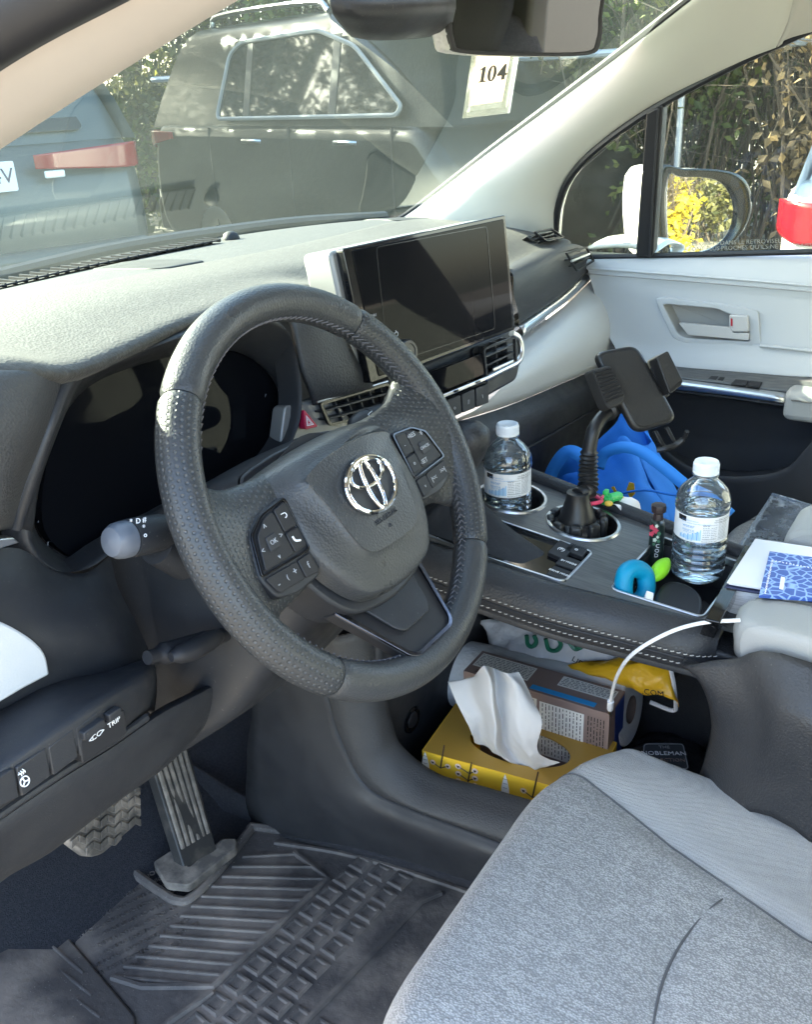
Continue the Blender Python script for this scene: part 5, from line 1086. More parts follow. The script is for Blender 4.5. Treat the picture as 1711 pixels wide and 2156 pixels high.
digit([[(0, 20), (13, 0), (16, 0), (16, 20), (20, 20), (20, 24.5), (16, 24.5), (16, 33.5), (10, 33.5), (10, 24.5), (0, 24.5)]], 40)
# ================================================================== LOOSE THINGS ON THE CONSOLE
def shell_mat(name, tint, ior=1.5, k=1.0, rough=.02, sky_sheen=0):
    m = bpy.data.materials.new(name); m.use_nodes = True; n = m.node_tree.nodes; l = m.node_tree.links; n.remove(n['Principled BSDF'])
    tr = n.new('ShaderNodeBsdfTransparent'); tr.inputs[0].default_value = (*tint, 1); gl = n.new('ShaderNodeBsdfGlossy'); gl.inputs['Roughness'].default_value = rough
    fr = n.new('ShaderNodeFresnel'); fr.inputs[0].default_value = ior; mu = n.new('ShaderNodeMath'); mu.operation = 'MULTIPLY'; mu.inputs[1].default_value = k; l.new(fr.outputs[0], mu.inputs[0])
    mx = n.new('ShaderNodeMixShader'); l.new(mu.outputs[0], mx.inputs[0]); l.new(tr.outputs[0], mx.inputs[1]); l.new(gl.outputs[0], mx.inputs[2]); 
    if sky_sheen:
        d_ = n.new('ShaderNodeBsdfTranslucent'); d_.inputs[0].default_value = (.75, .88, 1, 1); d2_ = n.new('ShaderNodeBsdfDiffuse'); d2_.inputs[0].default_value = (.75, .88, 1, 1); m1 = n.new('ShaderNodeMixShader'); l.new(d_.outputs[0], m1.inputs[1]); l.new(d2_.outputs[0], m1.inputs[2])
        m3 = n.new('ShaderNodeMixShader'); m3.inputs[0].default_value = sky_sheen; l.new(mx.outputs[0], m3.inputs[1]); l.new(m1.outputs[0], m3.inputs[2]); mx = m3
    l.new(mx.outputs[0], n['Material Output'].inputs[0]); MT[name] = m
shell_mat('bottle_plastic', (.90, .96, .99), 1.55, 2.4, .02, .06)  # bluish diffuse share stands in for sky reflections on the bottle
mat('water', (.86, .94, .98), .0, trans=1, ior=1.33)
mat('cap_white', (.68, .72, .76), .4); mat('label_white', (.72, .74, .76), .5); mat('label_blue', (.12, .36, .66), .5); mat('label_black', (.01, .01, .012), .5)
def bottle(name, label, base, rot, tilt=0, wl=.10):
    b = thing(name, label, 'water bottle', base, 'small water bottles'); LOCAL.add(b.name)
    R = .0315
    pr_ = [(0, .004), (.018, .002), (.026, 0), (.0295, .004), (.031, .010)]
    for k in range(5): z = .014+k*.0085; pr_ += [(.0312, z), (.0292, z+.0035), (.0312, z+.0062)]
    pr_ += [(.0312, .060), (.0300, .062), (.0300, .0985), (.0312, .1005), (.0315, .104), (.0305, .107), (.0312, .110), (.0300, .118), (.026, .1265), (.0195, .134), (.0145, .139), (.0128, .142), (.0128, .1445), (.0150, .1455), (.0150, .147), (.0125, .148), (.0125, .158)]
    lathe('bottle_wall', pr_, (0, 0, 0), 'bottle_plastic', b, segs=48, ang=25)
    wp_ = [(max(0, r-.0012), z+.001) for r, z in pr_ if z < wl]; wp_ = [(0, .005)]+wp_[1:]+[(wp_[-1][0], wl), (0, wl)]
    lathe('water', wp_, (0, 0, 0), 'water', b, segs=48, ang=25, cap=False)
    cp = []; 
    lathe('cap', [(.0, .1475), (.0143, .1475), (.0146, .149), (.0146, .1495), (.0140, .150), (.0142, .160), (.0134, .163), (.0118, .1635), (.0112, .1630), (0, .1630)], (0, 0, 0), 'cap_white', b, segs=48)
    kn_ = [box_vf((.0143*math.cos(2*math.pi*k/60), .0143*math.sin(2*math.pi*k/60), .1555), (.0006, .0007, .009), M.Rotation(2*math.pi*k/60, 3, 'Z')) for k in range(60)]
    mesh('cap_ribs', *join(kn_), 'cap_white', b)['kind'] = 'stuff'
    def lab(nm, a0, a1, z0, z1, m, r=.0304, n=None):
        n = n or max(2, int(abs(a1-a0)/4)); v = []; f = []
        for i in range(n+1):
            a = math.radians(a0+(a1-a0)*i/n)
            for z in (z0, z1): v.append((r*math.cos(a), r*math.sin(a), z))
        for i in range(n): f.append([2*i, 2*i+2, 2*i+3, 2*i+1])
        return (v, f) if nm is None else mesh(nm, v, f, m, b)
    lw_ = lab('label', 0, 360, .0625, .098, 'label_white', .0303, 72)
    # print: facing angle of the photograph is -view
    c = rot
    mat('label_sky', (.30, .55, .80), .5) if 'label_sky' not in MT else None
    for k in range(15): lab('label_print', c-54+k*3.3, c-54+k*3.3+2.4, .0655, .0705+.0095*(k/14)**2+.0012*math.sin(k*2.3), 'label_sky' if k % 3 else 'label_blue', .03045)
    lab('label_print', c-62, c-40, .0895, .0965, 'label_black', .03046)
    def wtext(s_, ang, z, size, m='label_blue'):
        me = text('label_lettering', s_, V((0, 0, 0)), V((1, 0, 0)), V((0, 1, 0)), size, m, b, .00002)
        for v_ in me.data.vertices:
            a = math.radians(ang)+v_.co.x/.0305; y = v_.co.y; v_.co = V((.03048*math.cos(a), .03048*math.sin(a), z+y))
    for s_, a_, z_, sz in (('water', c-34, .084, .0065), ('source', c-34, .0785, .0055), ('eau de source naturelle', c-30, .0885, .0024), ('spring water 100%', c-30, .0755, .0022), ('500 mL', c-30, .0648, .003),
                           ('analyse ppm', c+2, .0885, .0026), ('SOURCE NATURELLE', c-32, .0915, .0022)): wtext(s_, a_, z_, sz)
    ln = []
    rnd = random.Random(3)
    for a0, a1, z0, z1, n_ in ((c-2, c+14, .068, .086, 8), (c+16, c+30, .068, .083, 7), (c+33, c+56, .066, .093, 14)):
        for k in range(n_):
            z = z0+(z1-z0)*k/(n_-1); a = a0
            while a < a1-2:
                w_ = rnd.uniform(1.2, 4.5); ln.append(lab(None, a, min(a+w_, a1), z, z+.0009, None, .03046)); a += w_+rnd.uniform(.6, 1.6)
    stuff(mesh('label_fine_print', *join(ln), 'dim_print', b))
    for a0, a1, z in ((c+32, c+58, .0955), (c+32, c+58, .0895), (c-3, c+31, .0872), (c-3, c+31, .0672)): lab('label_rule', a0, a1, z, z+.0003, 'black_print', .03046)
    wtext('Ingredients: spring water', c+45, .0940, .0024, 'black_print'); wtext('Ingredients: eau de source', c+45, .0912, .0024, 'black_print')
    wtext('Fluoride ion 0.1 ppm', c+14, .0645, .0022, 'black_print')
    b.scale = (1, 1, .89); return b
vang = math.degrees(math.atan2(POS.y-.06, POS.x-.41))
b1 = bottle('water_bottle', 'clear water bottle standing in the front cup holder beside the wheel', c1-CN*.040+V((-.010, -.004, 0)), vang+2)
b2p = Z(1468, 1208, -.236)
b2 = bottle('water_bottle', 'clear water bottle standing in the tray by the black divider', b2p, vang-6, .0)
# ---------------------------------------------------------------- phone holder in the second cup holder
mat('holder_black', (.014, .014, .015), .38); mat('pad_grip', (.022, .021, .020), .75, bump=[('voro', 300, .3, .001)])
ph = thing('phone_holder', 'black gooseneck phone holder standing in the middle cup holder, cradle empty', 'phone holder', c2+V((0, 0, -.07)))
bb = c2-CN*.07
lathe('base_cup', [(0, 0), (.026, 0), (.029, .01), (.029, .050), (.0335, .052), (.0340, .058), (.0325, .066), (.029, .070), (.024, .073), (.022, .080), (.0175, .092), (.0150, .100), (.0142, .106), (.0138, .110)], bb, 'holder_black', ph, segs=40)
for k in range(9):
    a = 2*math.pi*k/9; box('grip_lobe', bb+V((.0335*math.cos(a), .0335*math.sin(a), .066)), (.010, .016, .026), 'holder_black', ph, M.Rotation(a, 3, 'Z'), .004, 3)
nk = [bb+V((0, 0, .105)), Y(1238, 1030, -.055), Y(1240, 985, -.050), Y(1243, 940, -.050), Y(1252, 905, -.052), Y(1268, 880, -.055), Y(1288, 862, -.058), Y(1306, 848, -.060)]
nk = spline(nk, 10); rad = []
for i in range(len(nk)):
    t = i/(len(nk)-1)
    if .10 < t < .40 or t > .80: rad.append((.0128 if i % 2 else .0108)*(1.05 if t < .4 else .95)-.004*max(0, t-.2)*(t < .4)*5*.5)
    else: rad.append(.0105-.003*t)
tube('gooseneck', nk, rad, 'holder_black', ph, 20)
# cradle plane
PN = V((-.62, -.66, .42)).normalized(); P0_ = Y(1335, 820, -.085)
def H(x, y, o=0): return PL(x, y, P0_+PN*o, PN)
cq = rounded([H(1254, 744), H(1335, 725), H(1362, 742), H(1427, 868), H(1420, 892), H(1352, 912), H(1330, 902), H(1254, 762)], .012, 4)
cq = rounded([H(1252, 742), H(1345, 724), H(1432, 885), H(1342, 914)], .016, 6)
cdl = prism('cradle', cq, -PN*.014, 'holder_black', ph, .005, seg=3)
pq = rounded([H(1262, 748, .0012), H(1340, 733, .0012), H(1420, 880, .0012), H(1346, 902, .0012)], .012, 6); prism('cradle_pad', pq, -PN*.002, 'pad_grip', cdl, .0008)
def claw(q, m='holder_black'):
    a = [H(x, y, o) for x, y, o in q]; return a
lf_ = prism('grip_arm', rounded([H(1248, 778, .014), H(1287, 768, .014), H(1318, 830, .014), H(1316, 848, .014), H(1286, 862, .014), H(1278, 852, .014)], .004), -PN*.028, 'pad_grip', ph, .003)
for k in range(9):
    t = .08+k*.10; a, b = H(1250, 780, .0148).lerp(H(1280, 856, .0148), t), H(1287, 770, .0148).lerp(H(1318, 838, .0148), t); tube('ridge', [a, b], .0012, 'holder_black', lf_, 5)
rt_ = prism('grip_arm', rounded([H(1383, 752, .014), H(1408, 738, .014), H(1440, 802, .014), H(1436, 812, .014), H(1412, 830, .014)], .003), -PN*.026, 'holder_black', ph, .002)
prism('grip_pad', [H(1386, 754, .0152), H(1406, 743, .0152), H(1434, 800, .0152), H(1412, 820, .0152)], -PN*.002, 'pad_grip', rt_, .0006)
prism('arm_slide', [H(1364, 778, -.004), H(1388, 768, -.004), H(1412, 832, -.004), H(1398, 840, -.004)], -PN*.006, 'holder_black', ph, .001)
for q_ in (((1378, 908), (1386, 906), (1404, 940), (1397, 944)), ((1402, 900), (1410, 898), (1426, 930), (1420, 935))): prism('foot_rail', [H(x, y, -.004) for x, y in q_], -PN*.005, 'holder_black', ph, .001)
tube('foot_hook', spline([H(1384, 948, .0), H(1400, 945, .004), H(1425, 936, .006), H(1440, 924, .012), H(1448, 908, .022)], 5), [.0035]*5+[.004]*10+[.003]*6, 'holder_black', ph, 8)
tube('ball_joint', [H(1308, 846, -.03), H(1318, 832, -.012)], .012, 'holder_black', ph, 14)
# band with small toy
mat('band_pink', (.70, .05, .13), .5); mat('toy_green', (.03, .48, .10), .4); mat('toy_yellow', (.75, .48, .05), .4); mat('tissue_white', (.78, .76, .75), .8)
tc_ = nk[5]
rb = thing('rubber_band', 'pink band looped round the phone holder stem', 'rubber band', Y(1240, 1053, -.055)); c = Y(1241, 1052, -.052)
loop = [c+V((.0158*math.cos(a), .0158*math.sin(a), .0015*math.sin(2*a))) for a in [2*math.pi*k/28 for k in range(29)]]
tube('band', loop, .0026, 'band_pink', rb, 8); tube('band_tail', spline([c+V((.010, -.013, 0)), c+V((.022, -.012, -.001)), Y(1268, 1056, -.065)], 5), .0022, 'band_pink', rb, 8)
ty = thing('toy', 'tiny green and yellow plastic toy tied to the pink band', 'toy', Y(1290, 1052, -.07)); e = Y(1284, 1050, -.07)
lathe('toy_body', [(0, -.012), (.006, -.011), (.008, -.006), (.006, -.003), (.008, 0), (.0065, .004), (.0065, .016), (.004, .020), (0, .021)], e, 'toy_green', ty, R=basis(V((0, 0, 1)), V((.5, .85, 0)), V((.85, -.5, 0))), segs=18)
box('toy_knob', Y(1277, 1036, -.07), (.010, .006, .006), 'toy_green', ty, bev=.0015); box('toy_leg', Y(1298, 1068, -.075), (.008, .006, .020), 'toy_green', ty, M.Rotation(.5, 3, 'Y'), .0015)
lathe('toy_wheel', [(0, -.004), (.006, -.003), (.0075, 0), (.006, .003), (0, .004)], Y(1304, 1050, -.075), 'toy_yellow', ty, segs=16); lathe('toy_wheel', [(0, -.003), (.0045, -.002), (.0055, 0), (.0045, .002), (0, .003)], Y(1283, 1060, -.078), 'toy_yellow', ty, segs=14)
ts = thing('crumpled_tissue', 'small crumpled white tissue lying behind the phone holder by the console edge', 'tissue', Y(1325, 1065, -.09))
def crumple(name, rows, m, parent, amp, n=4, seed=1, sol=.0008):
    o = surf(name, rows, m, parent, n); r_ = random.Random(seed); ph_ = [r_.uniform(0, 6) for _ in range(8)]
    for v_ in o.data.vertices:
        p = v_.co; k = amp
        v_.co = p+V((math.sin(p.y*140+ph_[0])*math.cos(p.z*170+ph_[1]), math.sin(p.x*150+ph_[2]+p.z*90), math.sin(p.x*120+p.y*130+ph_[3])))*k
    if sol: s_ = o.modifiers.new('solid', 'SOLIDIFY'); s_.thickness = sol
    return o
crumple('sheet', [[Y(1292, 1056, -.075), Y(1312, 1046, -.075), Y(1330, 1044, -.08)], [Y(1300, 1066, -.085), Y(1325, 1058, -.09), Y(1345, 1056, -.09)], [Y(1310, 1076, -.09), Y(1335, 1072, -.095), Y(1353, 1076, -.095)], [Y(1325, 1084, -.09), Y(1343, 1086, -.09), Y(1355, 1090, -.09)]], 'tissue_white', ts, .0022, 5)
# ---------------------------------------------------------------- tray contents
mat('tube_dark', (.012, .022, .020), .3, mott=(160, (.02, .035, .03), .4, .6)); mat('cap_brown', (.035, .022, .022), .4); mat('flower_red', (.50, .05, .09), .5); mat('flower_white', (.55, .6, .5), .5); mat('leaf_print', (.06, .16, .09), .5)
hc = thing('hand_cream', 'dark flower printed cream tube standing in the tray corner', 'cream tube', Z(1378, 1215, -.25))
T = [Y(1363, 1198, -.150), Y(1395, 1196, -.155)]; t0 = (T[0]+T[1])/2; wx_ = (T[1]-T[0]).normalized(); up_ = V((.0, .0, 1))
tq_ = [V((0, 0, 0)), V((0, 0, 0))]
hw_ = .0094; zt_ = Y(1380, 1102, -.152).z; vdir = (POS-t0); vdir.z = 0; vdir.normalize(); wx_ = V((-vdir.y, vdir.x, 0))
secs = []
for z, a, b in ((t0.z-.03, hw_, .003), (t0.z, hw_, .007), (t0.z+(zt_-t0.z)*.6, hw_*.97, .010), (zt_-.004, hw_*.9, .012), (zt_, hw_*.6, .011), (zt_+.002, hw_*.40, .007)):
    secs.append([V((t0.x, t0.y, z))+wx_*a*math.cos(k*math.pi/6)+vdir*b*math.sin(k*math.pi/6) for k in range(12)])
surf('tube_body', secs, 'tube_dark', hc, 3, closed=True)
lathe('cap', [(0, 0), (.0068, 0), (.0058, .008), (.0088, .010), (.0095, .016), (.0088, .0185), (0, .0195)], V((t0.x, t0.y, zt_+.002)), 'cap_brown', hc, segs=8)
def onfront(x, y, o): p0 = V((t0.x, t0.y, zt_-.03))+vdir*(.0115+o); return PL(x, y, p0, vdir)
for (x, y, r_, m_) in ((1374, 1110, 5, 'flower_red'), (1381, 1117, 6, 'flower_red'), (1373, 1124, 5, 'flower_red'), (1384, 1108, 3.5, 'flower_white'), (1389, 1124, 4, 'leaf_print'), (1380, 1137, 4, 'flower_white'), (1388, 1140, 3.5, 'leaf_print'), (1386, 1131, 3, 'flower_white'), (1378, 1146, 3, 'leaf_print')):
    pts = [onfront(x+r_*(1+.25*math.cos(5*a))*math.cos(a), y+r_*(1+.25*math.cos(5*a))*math.sin(a), .0005) for a in [2*math.pi*k/20 for k in range(20)]]
    fixn(mesh('flower_print', *prism_vf(pts, vdir*.0002), m_, hc))
for k, s_ in enumerate('CODA'[:3]): text('lettering', s_, onfront(1386-k*1.5, 1150+k*10, .0006), wx_, V((0, 0, 1)), .007, 'white_print', hc)
mat('teal_silicone', (.0, .24, .42), .45, spec=.4); mat('lime', (.23, .60, .02), .45)
rg = thing('silicone_ring', 'turquoise silicone ring leaning in the near corner of the tray', 'ring', Z(1340, 1255, -.25))
RC = K(1340, 1250, -.012); rn_ = V((-.55, -.8, .25)).normalized()
pth = [PL(x, y, RC, rn_) for x, y in ((1318, 1258), (1314, 1234), (1320, 1206), (1338, 1197), (1358, 1208), (1362, 1240), (1352, 1262), (1334, 1272))]
o = tube('ring_body', spline(pth, 6, True)+[pth[0]], .0105, 'teal_silicone', rg, 16)
lm_ = thing('lime_capsule', 'lime green oval piece between the turquoise ring and the bottle', 'capsule', Z(1390, 1200, -.25))
a, b = K(1374, 1222, .0), K(1408, 1178, .012); n_ = 14
tube('capsule', [a.lerp(b, k/n_) for k in range(n_+1)], [max(.0006, .0098*math.sin(math.pi*(.04+.92*k/n_))**.6) for k in range(n_+1)], 'lime', lm_, 16)
wc = thing('white_card_piece', 'small folded white paper piece between ring and black case', 'paper', K(1366, 1255, -.02))
prism('folded_paper', [K(1359, 1262, .0), K(1363, 1243, .004), K(1378, 1248, .004), K(1376, 1268, -.002)], (.002, .006, -.02), 'tissue_white', wc, .0006)
cs = thing('black_case', 'rounded black case lying in the tray in front of the bottle', 'case', K(1430, 1280, -.03))
mat('case_black', (.010, .010, .012), .45)
cq_ = [(1378, 1272), (1384, 1246), (1405, 1226), (1440, 1238), (1468, 1262), (1476, 1300), (1470, 1318)]
tp_ = spline([K(x, y, -.004) for x, y in ((1379, 1268), (1385, 1244), (1402, 1224), (1436, 1224), (1470, 1242), (1484, 1270), (1478, 1304))], 4)
prism('case_body', tp_, (.0, .004, -.035), 'case_black', cs, .005, seg=3)
# ---------------------------------------------------------------- papers and books between the armrests
mat('paper', (.72, .73, .76), .7); mat('page_edge', (.70, .70, .70), .8, mott=(900, (.5, .5, .5), .4, .6, (.05, .05, 1))); mat('navy_cover', (.02, .025, .07), .5)
def slab(name, q, z, th, m, parent, bev=.001):
    return prism(name, [Z(x, y, z) for x, y in q], (0, 0, -th), m, parent, bev)
bkz = -.188
bo_ = thing('thick_book', 'thick white paged book with dark cover lying under the papers', 'book', Z(1570, 1260, -.24))
slab('page_block', [(1530, 1238), (1606, 1150), (1900, 1190), (1840, 1290)], -.196, .034, 'page_edge', bo_); slab('cover', [(1526, 1235), (1606, 1146), (1900, 1188), (1845, 1286)], -.1925, .003, 'navy_cover', bo_)
slab('cover', [(1528, 1290), (1610, 1190), (1900, 1230), (1845, 1330)], -.2315, .003, 'navy_cover', bo_)
pp_ = thing('paper_sheets', 'loose white paper sheets lying on the thick book', 'paper', Z(1600, 1200, -.19))
for k, q_ in enumerate((((1532, 1226), (1592, 1134), (1890, 1178), (1860, 1282)), ((1536, 1229), (1600, 1140), (1900, 1186), (1850, 1280)))): slab('sheet', q_, -.1885+.0016*(1-k)-.0016, .001, 'paper', pp_, 0)
nbk = thing('blue_notebook', 'blue crackle patterned notebook with white border on the paper sheets', 'notebook', Z(1650, 1210, -.18))
m = mat('crackle_blue', (.035, .085, .33), .35); n, l = m.node_tree.nodes, m.node_tree.links
tc2 = n.new('ShaderNodeTexCoord'); vo = n.new('ShaderNodeTexVoronoi'); vo.feature = 'DISTANCE_TO_EDGE'; vo.inputs['Scale'].default_value = 95; l.new(tc2.outputs['Object'], vo.inputs['Vector'])
r_ = n.new('ShaderNodeMapRange'); r_.inputs[1].default_value = .03; r_.inputs[2].default_value = .11; l.new(vo.outputs['Distance'], r_.inputs[0]); x_ = n.new('ShaderNodeMix'); x_.data_type = 'RGBA'; x_.inputs[6].default_value = (.28, .42, .75, 1); x_.inputs[7].default_value = (.035, .085, .33, 1); l.new(r_.outputs[0], x_.inputs[0]); l.new(x_.outputs[2], n['Principled BSDF'].inputs['Base Color'])
slab('cover', [(1600, 1252), (1622, 1160), (1860, 1192), (1850, 1270)], -.1825, .004, 'crackle_blue', nbk, .0006)
st = []
for P in (((1628, 1180), (1711, 1196), (1840, 1216)), ((1628, 1180), (1620, 1215), (1612, 1252))):
    pa = [Z(x, y, -.1822) for x, y in P]; 
    for a, b in zip(pa, pa[1:]):
        n_ = int((b-a).length/.0035)
        for k in range(n_): c = a.lerp(b, k/n_); st.append(box_vf(c, (.0026, .0012, .0004), M.Rotation(random.uniform(-1, 1), 3, 'Z')))
stuff(mesh('printed_border', *join(st), 'white_print', nbk))
prism('title_patch', [Z(1642, 1240, -.1822), Z(1646, 1214, -.1822), Z(1655, 1216, -.1822), Z(1651, 1242, -.1822)], (0, 0, .0002), 'paper', nbk)
pn_ = thing('red_pen', 'red pen tip poking out beneath the thick book', 'pen', Z(1545, 1295, -.232)); mat('pen_red', (.20, .008, .02), .35)
tube('pen_barrel', [Z(1527, 1289, -.229), Z(1534, 1290, -.229), Z(1640, 1310, -.229)], [.002, .0045, .0045], 'pen_red', pn_, 12)
# zip bag on the passenger seat
glass_mat('clear_film', (.90, .93, .96), .34, 1.8, (.6, .68, .8), ns=30)  # pale bluish diffuse layer stands in for highlights on the film
zb = thing('zip_bag', 'clear plastic zip bag with papers inside lying on the passenger seat', 'plastic bag', Z(1640, 1100, -.37))
zq = [[(1630, 1040), (1668, 1052), (1711, 1066), (1800, 1090)], [(1612, 1070), (1655, 1082), (1711, 1095), (1800, 1120)], [(1580, 1115), (1640, 1125), (1711, 1135), (1800, 1160)], [(1545, 1172), (1620, 1180), (1711, 1190), (1800, 1215)]]
crumple('bag_film', [[Z(x, y, -.352+.004*((i+j) % 2)) for j, (x, y) in enumerate(r)] for i, r in enumerate(zq)], 'clear_film', zb, .0025, 5, 4, 0)
tube('zip_strip', spline([Z(1628, 1042, -.348), Z(1668, 1054, -.347), Z(1711, 1067, -.348), Z(1800, 1091, -.348)], 5), .0042, 'clear_film', zb, 8)
tube('bag_edge', spline([Z(1629, 1042, -.349), Z(1612, 1068, -.347), Z(1582, 1114, -.349), Z(1548, 1168, -.35)], 6), .003, 'clear_film', zb, 6)
slab('inner_sheet', [(1660, 1075), (1900, 1130), (1860, 1200), (1640, 1140)], -.362, .002, 'paper', zb, 0)
# ---------------------------------------------------------------- blue tote bag in the passenger footwell
mat('tote_blue', (.014, .17, .64), .75, bump=[('noise', 500, .3, .0008)]); mat('tote_yellow', (.55, .34, .02), .6)
tb_ = thing('tote_bag', 'royal blue cloth tote with yellow rays printed, in the passenger footwell', 'tote bag', (.72, .05, -.6))
bf = [[X(1150, 1050, .70), X(1190, 1000, .70), X(1240, 985, .705), X(1290, 950, .71), X(1312, 914, .715), X(1335, 935, .72)],
      [X(1135, 1100, .69), X(1200, 1060, .685), X(1255, 1045, .68), X(1305, 1020, .685), X(1345, 1000, .70), X(1375, 1020, .715)],
      [X(1130, 1170, .69), X(1210, 1140, .675), X(1270, 1120, .67), X(1330, 1100, .672), X(1380, 1085, .69), X(1420, 1110, .71)], [X(1130, 1260, .69), X(1210, 1230, .68), X(1290, 1200, .68), X(1350, 1190, .69), X(1400, 1180, .70), X(1440, 1190, .71)]]
crumple('bag_front', bf, 'tote_blue', tb_, .0012, 6, 2, .002)
for o_ in [c_ for c_ in tb_.children if c_.name.startswith('bag_front')]:
    for v_ in o_.data.vertices:
        p = v_.co; f1 = nz_.voronoi(V((p.y*14, p.z*11, .3)))[0][0] if 'nz_' in globals() else 0; v_.co = p+V((-.030*(f1-.35), 0, 0))
    o_.data.set_sharp_from_angle(angle=math.radians(25))
crumple('bag_back', [[p+V((.09, .03, -.02+.01*i)) for i, p in enumerate(r)] for r in bf], 'tote_blue', tb_, .002, 5, 3, .002)
crumple('bag_gusset', [[r[-1] for r in bf], [r[-1]+V((.05, -.012, -.012)) for r in bf], [r[-1]+V((.09, .03, .02)) for r in bf]], 'tote_blue', tb_, .002, 5, 4, .002)
def strap(name, path, w_, m, parent):
    p = spline(path, 6); v = []; f = []
    for i, q_ in enumerate(p):
        t = (p[min(i+1, len(p)-1)]-p[max(i-1, 0)]).normalized(); s_ = t.cross((POS-q_).normalized()).normalized(); v += [q_+s_*w_, q_-s_*w_]
    for i in range(len(p)-1): f.append([2*i, 2*i+1, 2*i+3, 2*i+2])
    return mesh(name, v, f, m, parent, sol=.0015)
mat('strap_blue', (.03, .25, .78), .7)
strap('strap', [X(1262, 985, .66), X(1275, 955, .65), X(1310, 942, .64), X(1350, 950, .63), X(1400, 985, .62), X(1450, 1025, .61), X(1500, 1050, .61), X(1540, 1085, .61)], .0085, 'strap_blue', tb_)
strap('strap', [X(1150, 1040, .66), X(1165, 990, .655), X(1195, 952, .65), X(1228, 965, .65), X(1232, 1010, .66)], .010, 'strap_blue', tb_)
for q_ in (((1320, 1032), (1326, 1015), (1336, 1018), (1338, 1040), (1328, 1050)), ((1288, 1026), (1294, 1024), (1304, 1044), (1300, 1046))): prism('printed_ray', [X(x, y, .655) for x, y in q_], (.001, 0, 0), 'tote_yellow', tb_)
tube('drawstring', spline([X(1300, 1040, .64), X(1360, 1032, .62), X(1420, 1042, .6), X(1470, 1040, .6)], 5), .0018, 'tote_blue', tb_, 6)
# ================================================================== LOWER TRAY
mat('box_gold', (.42, .245, .045), .4); mat('box_yellow', (.78, .46, .03), .5); mat('print_dark', (.05, .03, .02), .6); mat('print_pink', (.75, .55, .42), .6); mat('print_white', (.75, .72, .66), .6)
tx_ = thing('tissue_box', 'golden yellow tissue box with twig print and a tissue pulled up', 'tissue box', (.32, -.02, -.62))
TZ = -.500; A0 = Z(891, 1580, TZ); dy_ = (Z(1158, 1653, TZ)-A0); dy_.z = 0; dy_.normalize(); dx2 = V((-dy_.y, dy_.x, 0)); dx2 = dx2 if dx2.x > 0 else -dx2
BL, BW, BH = .232, .115, .095
crn = [A0, A0+dy_*BL, A0+dy_*BL+dx2*BW, A0+dx2*BW]
cen = A0+dy_*(BL*.5)+dx2*(BW*.5)
hole = [cen+dy_*.070*math.cos(a)+dx2*.036*math.sin(a) for a in [2*math.pi*k/40 for k in range(40)]]
holes_plate('box_top', crn, [hole], .0012, 'box_gold', tx_)
lowc = [p-V((0, 0, BH)) for p in crn]
for i in range(4): mesh('box_side', [crn[i], crn[(i+1) % 4], lowc[(i+1) % 4], lowc[i]], [[0, 1, 2, 3]], 'box_yellow', tx_, False, sol=.001)
mesh('box_base', lowc, [[0, 1, 2, 3]], 'box_yellow', tx_, False, sol=.001)
fn_ = -dx2
def fp(u, v): return A0+dy_*u+V((0, 0, -v))+fn_*.0017
def twig(u0, v0, s_, n_=3):
    tube('twig_print', [fp(u0+.2*s_*.01*k, v0-.012*s_*k) for k in range(4)], .0011, 'print_dark', tx_, 4)
    for k in range(n_):
        for sd_ in (-1, 1):
            a = fp(u0+.002*k, v0-.010*k*s_); b = fp(u0+sd_*.010*s_, v0-.010*k*s_-.006*s_); tube('twig_print', [a, b], .0008, 'print_dark', tx_, 4)
            pts = [b+dy_*.0036*s_*math.cos(t)+V((0, 0, 1))*.0036*s_*math.sin(t)+fn_*.0002 for t in [2*math.pi*i/14 for i in range(14)]]; fixn(mesh('berry_print', *prism_vf(pts, fn_*.0002), 'print_pink', tx_))
            tri = [b+fn_*.0006+dy_*.0022*s_*math.cos(t)+V((0, 0, 1))*.0022*s_*math.sin(t) for t in (.5, 2.6, 4.7)]; fixn(mesh('berry_print', *prism_vf(tri, fn_*.0002), 'print_dark', tx_))
twig(.064, .040, 1.2); twig(.026, .020, 1.1, 1); twig(.155, .026, 1.2, 1); twig(.2, .040, 1.2)
for u0, v0, L_ in ((.118, .030, .030), (.004, .025, .026), (.106, .052, .012), (.185, .03, .014)):
    pts = [fp(u0+.0055*math.sin(math.pi*k/8), v0+L_*(k/8*2-1)) for k in range(9)]+[fp(u0-.0055*math.sin(math.pi*k/8), v0+L_*(k/8*2-1)) for k in range(7, 0, -1)]
    fixn(mesh('leaf_print', *prism_vf(pts, fn_*.0002), 'print_white', tx_))
    for k in range(-3, 4): tube('leaf_vein', [fp(u0-.003, v0+k*L_*.24)+fn_*.0004, fp(u0+.003, v0+k*L_*.24)+fn_*.0004], .0003, 'print_dark', tx_, 4)
